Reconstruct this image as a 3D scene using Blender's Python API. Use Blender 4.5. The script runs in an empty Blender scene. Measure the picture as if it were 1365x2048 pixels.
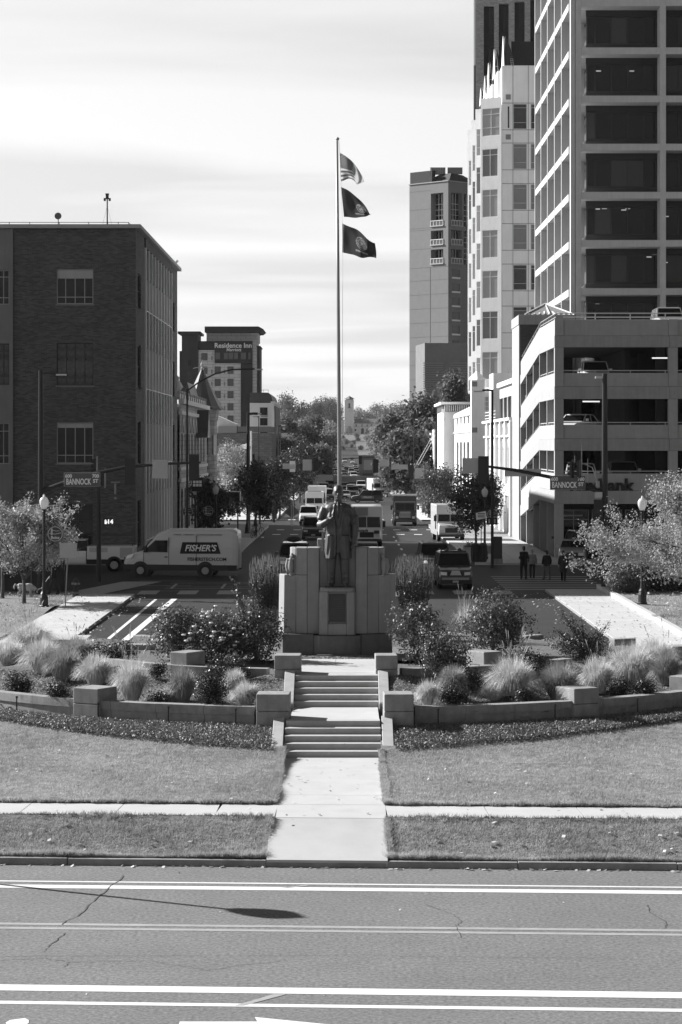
import bpy, math, random
import numpy as np
from mathutils import Vector, Matrix
random.seed(7); np.random.seed(7)
S = bpy.context.scene; COL = S.collection
# ---------------------------------------------------------------- camera
F, VX, VY, ZC = 4836.0, 687.0, 886.0, 7.8      # photo focal length / vanishing point in pixels, eye height in metres
cam = bpy.data.cameras.new('camera'); co = bpy.data.objects.new('camera', cam); COL.objects.link(co)
co.location = (0, 0, ZC); co.rotation_euler = (math.pi/2, 0, 0)
cam.sensor_fit = 'VERTICAL'; cam.sensor_height = 36; cam.lens = F*36/2048
cam.shift_x = -(VX-682.5)/2048; cam.shift_y = (VY-1024)/2048
cam.clip_start = .5; cam.clip_end = 30000
S.camera = co
# ---------------------------------------------------------------- sky, sun, exposure
SUN_EL = math.radians(30); SUN_D = Vector((-.877, .48, 0)).normalized()
w = bpy.data.worlds.new('World'); S.world = w; w.use_nodes = True
nt = w.node_tree; nt.nodes.clear()
def N(t, **k):
    n = nt.nodes.new(t)
    for a, b in k.items(): setattr(n, a, b)
    return n
def Lk(a, b): nt.links.new(a, b)
sky = N('ShaderNodeTexSky', sky_type='NISHITA', sun_disc=False, sun_elevation=SUN_EL,
        sun_rotation=math.atan2(SUN_D.x, SUN_D.y), dust_density=1.5, ozone_density=1.0)
bw = N('ShaderNodeRGBToBW'); Lk(sky.outputs[0], bw.inputs[0])
tc = N('ShaderNodeTexCoord')
def Mth(op, a, b=None, c=None, clamp=False):
    k = N('ShaderNodeMath', operation=op); k.use_clamp = clamp
    for i, q in enumerate((a, b, c)):
        if q is None: continue
        if isinstance(q, (int, float)): k.inputs[i].default_value = q
        else: Lk(q, k.inputs[i])
    return k.outputs[0]
sxyz = N('ShaderNodeSeparateXYZ'); Lk(tc.outputs['Generated'], sxyz.inputs[0])
# thin high cloud: its brightness follows the path length through the veil (bright towards the horizon, thin overhead) and the angle to the sun
el = Mth('MAXIMUM', sxyz.outputs[2], .02)
veil = Mth('MULTIPLY_ADD', Mth('POWER', 2.718, Mth('MULTIPLY', Mth('POWER', Mth('DIVIDE', el, .46), 2.0), -1.0)), .96, .04)
dt = N('ShaderNodeVectorMath', operation='DOT_PRODUCT'); Lk(tc.outputs['Generated'], dt.inputs[0])
dt.inputs[1].default_value = (SUN_D.x*math.cos(SUN_EL), SUN_D.y*math.cos(SUN_EL), math.sin(SUN_EL))
fwd = Mth('MAXIMUM', Mth('MULTIPLY_ADD', dt.outputs['Value'], .58, .56), .26)
# cloud texture on a flat layer overhead, so streaks flatten towards the horizon
pxn = Mth('DIVIDE', sxyz.outputs[0], Mth('ADD', el, .06)); pyn = Mth('DIVIDE', sxyz.outputs[1], Mth('ADD', el, .06))
cvec = N('ShaderNodeCombineXYZ'); Lk(pxn, cvec.inputs[0]); Lk(pyn, cvec.inputs[1])
mp = N('ShaderNodeMapping'); mp.inputs['Scale'].default_value = (.30, .62, 1); mp.inputs['Rotation'].default_value = (0, 0, .34); mp.inputs['Location'].default_value = (1.3, 2.2, 0)
Lk(cvec.outputs[0], mp.inputs[0])
n1 = N('ShaderNodeTexNoise'); n1.inputs['Scale'].default_value = 1.5; n1.inputs['Detail'].default_value = 8; n1.inputs['Roughness'].default_value = .46; n1.inputs['Distortion'].default_value = .45
Lk(mp.outputs[0], n1.inputs['Vector'])
cr = N('ShaderNodeMapRange'); cr.inputs['From Min'].default_value = .40; cr.inputs['From Max'].default_value = .60; cr.inputs['To Min'].default_value = .90; cr.inputs['To Max'].default_value = 1.14; Lk(n1.outputs['Fac'], cr.inputs['Value'])
VEIL_GAIN, SKY_GAIN = 4.15, .05
vv_ = Mth('MULTIPLY', Mth('MULTIPLY', veil, fwd), Mth('MULTIPLY', cr.outputs[0], VEIL_GAIN))
tot = Mth('MULTIPLY_ADD', bw.outputs[0], SKY_GAIN, vv_)
cmb = N('ShaderNodeCombineColor')
for i in range(3): Lk(tot, cmb.inputs[i])
bg = N('ShaderNodeBackground'); bg.inputs['Strength'].default_value = .1; Lk(cmb.outputs[0], bg.inputs['Color'])
ow = N('ShaderNodeOutputWorld'); Lk(bg.outputs[0], ow.inputs[0])
sl = bpy.data.lights.new('sun', 'SUN'); sl.energy = 4.4; sl.angle = math.radians(.5); sl.color = (1, 1, 1)
so = bpy.data.objects.new('sun', sl); COL.objects.link(so)
sd = Vector((SUN_D.x*math.cos(SUN_EL), SUN_D.y*math.cos(SUN_EL), math.sin(SUN_EL)))
so.rotation_euler = sd.to_track_quat('Z', 'Y').to_euler(); so.location = (0, 0, 100)
vs_ = S.view_settings; vs_.view_transform = 'Standard'; vs_.look = 'None'; vs_.gamma = 1; vs_.use_curve_mapping = False
vs_.exposure = 1.27
S.render.engine = 'CYCLES'; S.cycles.volume_bounces = 0
# ---------------------------------------------------------------- helpers
def X(px, D): return (px-VX)*D/F
def Z(py, D): return ZC-(py-VY)*D/F
def PD(py, z): return (ZC-z)*F/(py-VY)
def P(px, py, z):
    D = PD(py, z); return (X(px, D), D, z)
WL = {}
class MB:
    def __init__(s): s.v = []; s.f = []; s.m = []; s.cur = 0
    def add(s, vs, fs):
        n = len(s.v); s.v += [tuple(p) for p in vs]; s.f += [tuple(i+n for i in f) for f in fs]; s.m += [s.cur]*len(fs); return s
    def hexa(s, p): return s.add(p, [(0,3,2,1),(4,5,6,7),(0,1,5,4),(1,2,6,5),(2,3,7,6),(3,0,4,7)])
    def box(s, x0, x1, y0, y1, z0, z1):
        if x0 > x1: x0, x1 = x1, x0
        if y0 > y1: y0, y1 = y1, y0
        if z0 > z1: z0, z1 = z1, z0
        return s.hexa([(x0,y0,z0),(x1,y0,z0),(x1,y1,z0),(x0,y1,z0),(x0,y0,z1),(x1,y0,z1),(x1,y1,z1),(x0,y1,z1)])
    def quad(s, a, b, c, d): return s.add([a, b, c, d], [(0,1,2,3)])
    def prism(s, pts, ax, a, b):
        n = len(pts)
        def q(p, t): return {'x': (t, p[0], p[1]), 'y': (p[0], t, p[1]), 'z': (p[0], p[1], t)}[ax]
        fs = [tuple(range(n))[::-1], tuple(range(n, 2*n))]+[(i, (i+1) % n, n+(i+1) % n, n+i) for i in range(n)]
        return s.add([q(p, a) for p in pts]+[q(p, b) for p in pts], fs)
    def tube(s, pts, r, n=8, caps=True):
        pts = [Vector(p) for p in pts]; k = len(pts)
        if not isinstance(r, (list, tuple)): r = [r]*k
        vs, fs = [], []
        for i, p in enumerate(pts):
            d = (pts[min(i+1, k-1)]-pts[max(i-1, 0)])
            if d.length < 1e-6: d = Vector((0, 0, 1))
            d.normalize()
            up = Vector((0, 0, 1)) if abs(d.z) < .95 else Vector((0, 1, 0))
            a = d.cross(up).normalized(); b = a.cross(d)
            for j in range(n):
                t = 2*math.pi*j/n+math.pi/n; vs.append(p+(a*math.cos(t)+b*math.sin(t))*r[i])
        for i in range(k-1):
            for j in range(n):
                fs.append((i*n+j, i*n+(j+1) % n, (i+1)*n+(j+1) % n, (i+1)*n+j))
        if caps: fs += [tuple(range(n))[::-1], tuple(range((k-1)*n, k*n))]
        return s.add(vs, fs)
    def cyl(s, a, b, r, r1=None, n=12): return s.tube([a, b], [r, r if r1 is None else r1], n)
    def lathe(s, prof, c=(0, 0, 0), n=16):
        vs, fs = [], []; k = len(prof)
        for r, z in prof:
            for j in range(n):
                t = 2*math.pi*j/n; vs.append((c[0]+r*math.cos(t), c[1]+r*math.sin(t), c[2]+z))
        for i in range(k-1):
            for j in range(n): fs.append((i*n+j, i*n+(j+1) % n, (i+1)*n+(j+1) % n, (i+1)*n+j))
        fs += [tuple(range(n))[::-1], tuple(range((k-1)*n, k*n))]
        return s.add(vs, fs)
    def ell(s, c, r, nu=10, nv=7, M=None):
        vs, fs = [], []; c = Vector(c)
        for i in range(nv+1):
            p = math.pi*i/nv
            for j in range(nu):
                t = 2*math.pi*j/nu
                v = Vector((math.sin(p)*math.cos(t)*r[0], math.sin(p)*math.sin(t)*r[1], math.cos(p)*r[2]))
                if M: v = M @ v
                vs.append(c+v)
        for i in range(nv):
            for j in range(nu): fs.append(((i+1)*nu+j, (i+1)*nu+(j+1) % nu, i*nu+(j+1) % nu, i*nu+j))
        return s.add(vs, fs)
    def loft(s, rings, cap=True):
        n = len(rings[0]); fs = []; vs = [p for r in rings for p in r]
        for i in range(len(rings)-1):
            for j in range(n): fs.append((i*n+j, i*n+(j+1) % n, (i+1)*n+(j+1) % n, (i+1)*n+j))
        if cap: fs += [tuple(range(n))[::-1], tuple(range((len(rings)-1)*n, len(rings)*n))]
        return s.add(vs, fs)
    def xf(s, M): s.v = [tuple(M @ Vector(p)) for p in s.v]; return s
    def build(s, name, m, parent=None, smooth=False, bevel=0, label=None, loc=None):
        me = bpy.data.meshes.new(name); v = s.v
        if parent is not None and loc is None and parent.name in WL:
            o = WL[parent.name]
            if o != (0, 0, 0): v = [(p[0]-o[0], p[1]-o[1], p[2]-o[2]) for p in v]
        me.from_pydata(v, [], s.f); me.update()
        ob = bpy.data.objects.new(name, me); COL.objects.link(ob)
        for mm in (m if isinstance(m, (list, tuple)) else [m]): me.materials.append(mm)
        if any(s.m): me.polygons.foreach_set('material_index', s.m)
        if smooth: me.polygons.foreach_set('use_smooth', [True]*len(me.polygons))
        if bevel:
            b = ob.modifiers.new('bevel', 'BEVEL'); b.width = bevel; b.segments = 2; b.limit_method = 'ANGLE'
        if parent is not None:
            ob.parent = parent
            if parent.name in WL: WL[ob.name] = WL[parent.name]
        if label: ob['label'] = label
        if loc is not None: ob.location = loc
        return ob
def tag(o, label, cat, group=None):
    o['label'] = label; o['category'] = cat
    if group: o['group'] = group
    return o
def thing(name, label, cat, loc=(0, 0, 0), rz=0, group=None, world=False):
    o = bpy.data.objects.new(name, None); COL.objects.link(o); o.empty_display_size = .2
    o.location = loc; o.rotation_euler = (0, 0, rz)
    if world: WL[o.name] = tuple(loc)          # children are given in world coordinates
    return tag(o, label, cat, group)
def struct(name, mb, m, **k):
    o = mb.build(name, m, **k); o['kind'] = 'structure'; return o
def inst(src, parent, loc, rz=0, sc=None):
    o = src.copy(); COL.objects.link(o); o.parent = parent
    if parent is not None and parent.name in WL:
        q = WL[parent.name]; loc = (loc[0]-q[0], loc[1]-q[1], loc[2]-q[2])
    o.location = loc; o.rotation_euler = (0, 0, rz)
    if sc: o.scale = sc
    return o
def kids(o): return list(o.children)
def copy_tree(o, parent=None):
    c = o.copy(); COL.objects.link(c); c.parent = parent
    for ch in KIDS(o): copy_tree(ch, c)
    return c
_kc = {}
def KIDS(o):
    if o.name not in _kc: _kc[o.name] = [c for c in bpy.data.objects if c.parent == o]
    return _kc[o.name]
def dup(o, loc, rz=0, label=None, sc=None, group=None):
    c = copy_tree(o); c.location = loc; c.rotation_euler = (0, 0, rz)
    if sc: c.scale = (sc, sc, sc) if not isinstance(sc, tuple) else sc
    if label: c['label'] = label
    if group: c['group'] = group
    return c
def np_mesh(name, verts, nper, m, parent=None, smooth=False):
    """verts: (n*nper,3) array, each consecutive nper verts form a face"""
    nv = len(verts); nf = nv//nper; me = bpy.data.meshes.new(name)
    me.vertices.add(nv); me.vertices.foreach_set('co', np.ascontiguousarray(verts, dtype=np.float32).ravel())
    me.loops.add(nv); me.loops.foreach_set('vertex_index', np.arange(nv, dtype=np.int32))
    me.polygons.add(nf); me.polygons.foreach_set('loop_start', np.arange(0, nv, nper, dtype=np.int32))
    me.update(calc_edges=True)
    ob = bpy.data.objects.new(name, me); COL.objects.link(ob); me.materials.append(m)
    if parent is not None:
        ob.parent = parent
    return ob
# ---------------------------------------------------------------- materials
def mat(name, v, rough=.75, met=0, ns=3., na=.12, fs=40., fa=.0, bump=0., spec=.4, brick=None, streak=0., coat=0, transl=0, emit=0, wave=None, crack=None, big=0, bd=.01):
    m = bpy.data.materials.new(name); m.use_nodes = True; t = m.node_tree; L = t.links; nn = t.nodes
    b = nn['Principled BSDF']; b.inputs['Roughness'].default_value = rough; b.inputs['Metallic'].default_value = met
    b.inputs['Specular IOR Level'].default_value = spec
    if coat: b.inputs['Coat Weight'].default_value = coat; b.inputs['Coat Roughness'].default_value = .06
    if emit: b.inputs['Emission Color'].default_value = (1, 1, 1, 1); b.inputs['Emission Strength'].default_value = emit
    if na == 0 and fa == 0 and not brick and not bump and not streak and not wave:
        b.inputs['Base Color'].default_value = (v, v, v, 1)
        col = None
    else:
        tcn = nn.new('ShaderNodeTexCoord'); vec = tcn.outputs['Object']
        def math_(op, a, c=None, clamp=False):
            k = nn.new('ShaderNodeMath'); k.operation = op; k.use_clamp = clamp
            for i, q in enumerate((a, c)):
                if q is None: continue
                if isinstance(q, (int, float)): k.inputs[i].default_value = q
                else: L.new(q, k.inputs[i])
            return k.outputs[0]
        def noise(sc, det=5, ro=.6, vv=vec, dist=0):
            k = nn.new('ShaderNodeTexNoise'); k.inputs['Scale'].default_value = sc; k.inputs['Detail'].default_value = det
            k.inputs['Roughness'].default_value = ro; k.inputs['Distortion'].default_value = dist; L.new(vv, k.inputs['Vector']); return k.outputs['Fac']
        base = None
        if brick:      # (brick width, height, mortar value, brick value variation)
            sx = nn.new('ShaderNodeSeparateXYZ'); L.new(vec, sx.inputs[0])
            u = math_('ADD', sx.outputs[0], sx.outputs[1])
            cb = nn.new('ShaderNodeCombineXYZ'); L.new(u, cb.inputs[0]); L.new(sx.outputs[2], cb.inputs[1])
            bt = nn.new('ShaderNodeTexBrick'); L.new(cb.outputs[0], bt.inputs['Vector']); bt.inputs['Scale'].default_value = 1
            bt.inputs['Brick Width'].default_value = brick[0]; bt.inputs['Row Height'].default_value = brick[1]; bt.inputs['Mortar Size'].default_value = brick[1]*brick[4] if len(brick) > 4 else brick[1]*.12
            v1, v2, vm = v*(1-brick[3]), v*(1+brick[3]), brick[2]
            bt.inputs['Color1'].default_value = (v1, v1, v1, 1); bt.inputs['Color2'].default_value = (v2, v2, v2, 1); bt.inputs['Mortar'].default_value = (vm, vm, vm, 1)
            q = nn.new('ShaderNodeRGBToBW'); L.new(bt.outputs['Color'], q.inputs[0]); base = q.outputs[0]
        f = math_('MULTIPLY_ADD', math_('SUBTRACT', noise(ns), .5), 2*na*2)
        f.node.inputs[2].default_value = 1
        if fa:
            f2 = math_('MULTIPLY_ADD', math_('SUBTRACT', noise(fs, 3, .7), .5), 4*fa); f2.node.inputs[2].default_value = 1
            f = math_('MULTIPLY', f, f2)
        if big:
            f2 = math_('MULTIPLY_ADD', math_('SUBTRACT', noise(.35, 4, .6), .5), 4*big); f2.node.inputs[2].default_value = 1
            f = math_('MULTIPLY', f, f2)
        if streak:
            mpn = nn.new('ShaderNodeMapping'); mpn.inputs['Scale'].default_value = (3.5, 3.5, .22); L.new(vec, mpn.inputs[0])
            f2 = math_('MULTIPLY_ADD', math_('SUBTRACT', noise(1.5, 5, .65, mpn.outputs[0]), .5), 4*streak); f2.node.inputs[2].default_value = 1
            f = math_('MULTIPLY', f, f2)
        if wave:
            wv = nn.new('ShaderNodeTexWave'); wv.bands_direction = wave[0]; wv.inputs['Scale'].default_value = wave[1]; L.new(vec, wv.inputs['Vector'])
            f2 = math_('MULTIPLY_ADD', math_('SUBTRACT', wv.outputs['Fac'], .5), wave[2]); f2.node.inputs[2].default_value = 1
            f = math_('MULTIPLY', f, f2)
        if crack:
            vo = nn.new('ShaderNodeTexVoronoi'); vo.feature = 'DISTANCE_TO_EDGE'; vo.inputs['Scale'].default_value = crack[0]
            ds = nn.new('ShaderNodeVectorMath'); ds.operation = 'ADD'; L.new(vec, ds.inputs[0])
            nz = nn.new('ShaderNodeTexNoise'); nz.inputs['Scale'].default_value = 1.3; nz.inputs['Detail'].default_value = 6; L.new(vec, nz.inputs['Vector']); L.new(nz.outputs['Color'], ds.inputs[1])
            L.new(ds.outputs[0], vo.inputs['Vector'])
            mr = nn.new('ShaderNodeMapRange'); mr.inputs['From Min'].default_value = 0; mr.inputs['From Max'].default_value = crack[1]; mr.inputs['To Min'].default_value = .35; L.new(vo.outputs['Distance'], mr.inputs['Value'])
            gate = math_('GREATER_THAN', noise(.45, 2), .52)
            k = math_('MAXIMUM', mr.outputs[0], gate)
            f = math_('MULTIPLY', f, k)
        val = math_('MULTIPLY', f, base if base is not None else v, True)
        cc = nn.new('ShaderNodeCombineColor')
        for i in range(3): L.new(val, cc.inputs[i])
        col = cc.outputs[0]; L.new(col, b.inputs['Base Color'])
        if bump:
            bp = nn.new('ShaderNodeBump'); bp.inputs['Strength'].default_value = bump; bp.inputs['Distance'].default_value = bd
            hsrc = noise(fs, 6, .7)
            if brick: hsrc = math_('ADD', hsrc, math_('MULTIPLY', math_('SUBTRACT', 1, bt.outputs['Fac']), 2))
            L.new(hsrc, bp.inputs['Height']); L.new(bp.outputs[0], b.inputs['Normal'])
    if transl:
        tr = nn.new('ShaderNodeBsdfTranslucent'); ms = nn.new('ShaderNodeMixShader'); ms.inputs[0].default_value = transl
        if col: L.new(col, tr.inputs[0])
        else: tr.inputs[0].default_value = (v, v, v, 1)
        L.new(b.outputs[0], ms.inputs[1]); L.new(tr.outputs[0], ms.inputs[2]); L.new(ms.outputs[0], nn['Material Output'].inputs['Surface'])
    return m
M = dict(
 asphalt=mat('asphalt', .14, .9, ns=1.2, na=.07, fs=15, fa=.6, bump=.8, big=.10),
 asphalt2=mat('asphalt_street', .045, .7, spec=.08, ns=.6, na=.12, fs=30, fa=.10, bump=.3, big=.08),
 paint=mat('road_paint', .66, .7, ns=5, na=.07, fs=60, fa=.10), paint2=mat('worn_paint', .30, .75, ns=4, na=.2, fs=60, fa=.15),
 conc=mat('concrete_walk', .43, .85, ns=1.6, na=.07, fs=45, fa=.05, bump=.2, big=.08),
 step=mat('concrete_step', .38, .85, ns=4, na=.12, fs=60, fa=.08, bump=.3, streak=.05),
 kerb=mat('kerb_concrete', .24, .9, ns=4, na=.25, fs=50, fa=.15, bump=.6),
 stone=mat('block_granite', .24, .85, ns=4, na=.24, fs=45, fa=.22, bump=.7, streak=.14),
 monu=mat('monument_granite', .25, .75, ns=4, na=.10, fs=80, fa=.10, bump=.25, streak=.10),
 plinth=mat('plinth_granite', .12, .8, ns=5, na=.18, fs=80, fa=.12, bump=.35, streak=.06),
 bronze=mat('weathered_bronze', .075, .5, met=.3, ns=6, na=.25, fs=60, fa=.08, bump=.35, streak=.22),
 plaque=mat('bronze_plaque', .05, .4, met=.5, ns=6, na=.15, fs=60, fa=.05, bump=.2),
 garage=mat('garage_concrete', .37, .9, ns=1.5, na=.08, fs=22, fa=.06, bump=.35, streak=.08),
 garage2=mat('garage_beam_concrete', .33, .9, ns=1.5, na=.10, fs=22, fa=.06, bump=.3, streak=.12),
 gridc=mat('grid_tower_concrete', .62, .9, ns=1.5, na=.08, fs=22, fa=.06, bump=.3, streak=.08),
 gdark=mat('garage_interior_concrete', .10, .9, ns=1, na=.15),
 white=mat('white_masonry', .80, .8, ns=1, na=.06, streak=.05), white2=mat('pale_panel', .46, .8, ns=1.2, na=.05, streak=.05),
 pale=mat('pale_stone', .40, .85, ns=1.2, na=.08, fs=12, fa=.06, bump=.2, streak=.06),
 tower=mat('tower_concrete', .21, .85, ns=1, na=.06, fs=14, fa=.06, bump=.3, streak=.06),
 cream=mat('cream_panel', .74, .85, ns=.8, na=.05, streak=.06, fs=10, fa=.04),
 brick=mat('dark_brick', .09, .9, ns=.5, na=.16, brick=(.30, .085, .13, .42), bump=.5, fs=30, fa=.05),
 brick2=mat('brown_brick', .42, .9, ns=.7, na=.10, brick=(.4, .13, .2, .22), bump=.4),
 brick3=mat('stair_brick', .08, .9, ns=.7, na=.10, brick=(.3, .1, .10, .2), bump=.4),
 ashlar=mat('ashlar_stone', .22, .9, ns=.8, na=.12, brick=(.9, .4, .13, .18, .06), bump=.4, fs=9, fa=.08),
 panelb=mat('concrete_panel', .21, .9, ns=1, na=.1, streak=.08),
 hotelw=mat('hotel_white', .62, .8, brick=(2.2, .75, .30, .04, .05), na=.03, ns=1), hoteld=mat('hotel_dark', .03, .8, na=.06),
 glass=mat('window_glass', .012, .06, ns=.6, na=.3, spec=.35), glassr=mat('painted_reflection_glass', .075, .08, ns=1.1, na=1.3, spec=.4), glassb=mat('blind_behind_glass', .05, .12, ns=.5, na=.15, spec=.35), glassm=mat('blind_glass', .13, .15, ns=.8, na=.15, spec=.5, wave=('Z', 5, .3)),  # glassr: grey mottling paints reflections into the pane colour
 glasslt=mat('pale_glass', .30, .2, ns=.5, na=.10, spec=.5), blind=mat('window_blind', .42, .6, ns=1, na=.08, wave=('Z', 8, .25)),
 frame=mat('window_frame', .38, .5, na=0), framed=mat('dark_frame', .03, .5, na=0), framew=mat('white_frame', .7, .5, na=0),
 black=mat('black_metal', .018, .45, na=0, spec=.4), dark=mat('dark_metal', .05, .5, na=.1, met=.2), grey=mat('grey_metal', .3, .45, na=.06, met=.3),
 alu=mat('aluminium', .5, .4, na=.05, met=.5), signback=mat('sign_back', .42, .6, na=.06), signface=mat('street_sign_face', .09, .4, na=.04), white_t=mat('white_lettering', .8, .5, na=0),
 black_t=mat('dark_lettering', .012, .6, na=0),
 pwhite=mat('white_car_paint', .68, .3, na=0, coat=.6), pblack=mat('black_car_paint', .012, .3, na=0, coat=.8), pgrey=mat('grey_car_paint', .16, .3, na=0, coat=.7, met=.3),
 pmidv=mat('van_paint', .55, .35, na=0, coat=.5), psilver=mat('silver_car_paint', .42, .3, na=0, coat=.7, met=.4), pdark=mat('dark_car_paint', .06, .3, na=0, coat=.8), pmid=mat('mid_car_paint', .28, .35, na=0, coat=.6),
 cglass=mat('car_glass', .010, .05, na=0, spec=.3), tyre=mat('tyre_rubber', .02, .9, na=.1), rim=mat('wheel_rim', .3, .35, na=0, met=.6), lamp=mat('headlight_lens', .65, .1, na=0, spec=.8, coat=.8),
 plastic=mat('black_plastic', .025, .6, na=0), globe=mat('lamp_globe', .75, .3, na=0, transl=.4), lit=mat('lit_lamp', .8, .4, na=0, emit=.4), litlow=mat('lit_ceiling_lamp', .5, .4, na=0, emit=.16),
 lawn=mat('lawn_soil', .17, .95, ns=2.5, na=.3, fs=14, fa=.5, bump=.8, big=.18), mulch=mat('bark_mulch', .13, .95, ns=9, na=.3, fs=60, fa=.4, bump=1, bd=.03),
 ground=mat('town_ground', .11, .95, ns=.1, na=.2), gravel=mat('gravel', .17, .9, ns=12, na=.3, fs=70, fa=.4, bump=1, bd=.02),
 blade=mat('grass_blade', .40, .7, ns=5, na=.42, big=.22, transl=.3), straw=mat('dry_grass_blade', .56, .6, ns=4, na=.35, transl=.3), greenb=mat('green_clump_blade', .30, .6, ns=3, na=.25, transl=.3),
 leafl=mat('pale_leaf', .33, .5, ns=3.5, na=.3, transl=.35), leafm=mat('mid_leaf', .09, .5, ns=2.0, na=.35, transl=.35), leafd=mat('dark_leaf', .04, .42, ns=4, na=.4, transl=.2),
 leafr=mat('rose_leaf', .10, .48, ns=5, na=.45, transl=.25, spec=.4), leaff=mat('far_leaf', .12, .7, ns=.25, na=.35, transl=.35), leaff2=mat('far_pale_leaf', .21, .7, ns=.3, na=.3, transl=.4), seedh=mat('seed_head', .26, .8, ns=6, na=.3, transl=.3), ivy=mat('ivy_leaf', .17, .6, ns=4, na=.3, transl=.2, spec=.5),
 petal=mat('white_petal', .75, .6, na=.05, transl=.3), bark=mat('bark', .09, .95, ns=6, na=.3, fs=40, fa=.1, bump=.6), litter=mat('fallen_leaf', .5, .8, ns=3, na=.3, transl=.2),
 skin=mat('skin', .3, .6, na=0), cloth1=mat('black_cloth', .014, .9, na=.1), cloth2=mat('dark_cloth', .03, .9, na=.1), cloth3=mat('grey_cloth', .10, .9, na=.1), cloth3g=mat('pale_grey_cloth', .22, .9, na=.1), hair=mat('dark_hair', .02, .6, na=.1), hairl=mat('pale_hair', .25, .7, na=.1),
 fur=mat('pale_fur', .40, .95, ns=8, na=.2, fs=50, fa=.2, bump=.6), furd=mat('dark_fur', .03, .95, ns=8, na=.2, bump=.4, fs=50),
 roofd=mat('dark_roof', .035, .6, ns=1, na=.12, wave=('X', 2.0, .5)), tile=mat('clay_tile', .13, .8, ns=1, na=.15, wave=('X', 1.2, .5)), slate=mat('turret_slate', .06, .55, ns=2, na=.15, fs=10, fa=.1),
 louvre=mat('louvre', .26, .6, na=.05, wave=('Z', 1.6, .9)), mount=mat('mountain', .45, 1, ns=.002, na=.12),
 flagw=mat('flag_white', .62, .8, na=.05, transl=.45), flagr=mat('flag_red', .16, .8, na=.05, transl=.35), flagb=mat('flag_blue', .045, .8, na=.05, transl=.3), flagd=mat('flag_dark', .055, .8, na=.05, transl=.3), flagg=mat('flag_seal', .26, .8, ns=30, na=.5, transl=.3), rope=mat('rope', .6, .8, na=0), poleg=mat('flagpole_metal', .28, .4, na=.08, met=.35),
)
def text(s, size, m, parent, loc, rz=0, ex=.012, align='CENTER', name='lettering', sx=1., shear=0, bold=0):
    c = bpy.data.curves.new(name, 'FONT'); c.body = s; c.size = size; c.extrude = ex; c.align_x = align; c.align_y = 'CENTER'; c.shear = shear; c.offset = bold; c.resolution_u = 3
    o = bpy.data.objects.new(name, c); me = bpy.data.meshes.new_from_object(o); bpy.data.objects.remove(o)
    me.transform(Matrix.Rotation(math.pi/2, 4, 'X') @ Matrix.Diagonal((sx, 1, 1, 1))); me.materials.clear(); me.materials.append(m)
    ob = bpy.data.objects.new(name, me); COL.objects.link(ob); ob.parent = parent
    if parent is not None and parent.name in WL:
        q = WL[parent.name]; loc = (loc[0]-q[0], loc[1]-q[1], loc[2]-q[2])
    ob.location = loc; ob.rotation_euler = (0, 0, rz); return ob
def wall_holes(mb, u0, u1, z0, z1, holes, place, d=.25):
    us = sorted({u0, u1, *[h[0] for h in holes], *[h[1] for h in holes]}); zs = sorted({z0, z1, *[h[2] for h in holes], *[h[3] for h in holes]})
    us = [u for u in us if u0 <= u <= u1]; zs = [z for z in zs if z0 <= z <= z1]
    for a, b in zip(us, us[1:]):
        for c, e in zip(zs, zs[1:]):
            mu, mz = (a+b)/2, (c+e)/2
            if any(h[0] < mu < h[1] and h[2] < mz < h[3] for h in holes): continue
            mb.quad(place(a, c, 0), place(b, c, 0), place(b, e, 0), place(a, e, 0))
    for h in holes:
        a, b, c, e = h
        mb.quad(place(a, c, 0), place(b, c, 0), place(b, c, d), place(a, c, d)); mb.quad(place(a, e, 0), place(b, e, 0), place(b, e, d), place(a, e, d))
        mb.quad(place(a, c, 0), place(a, e, 0), place(a, e, d), place(a, c, d)); mb.quad(place(b, c, 0), place(b, e, 0), place(b, e, d), place(b, c, d))
_wc = {}
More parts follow.
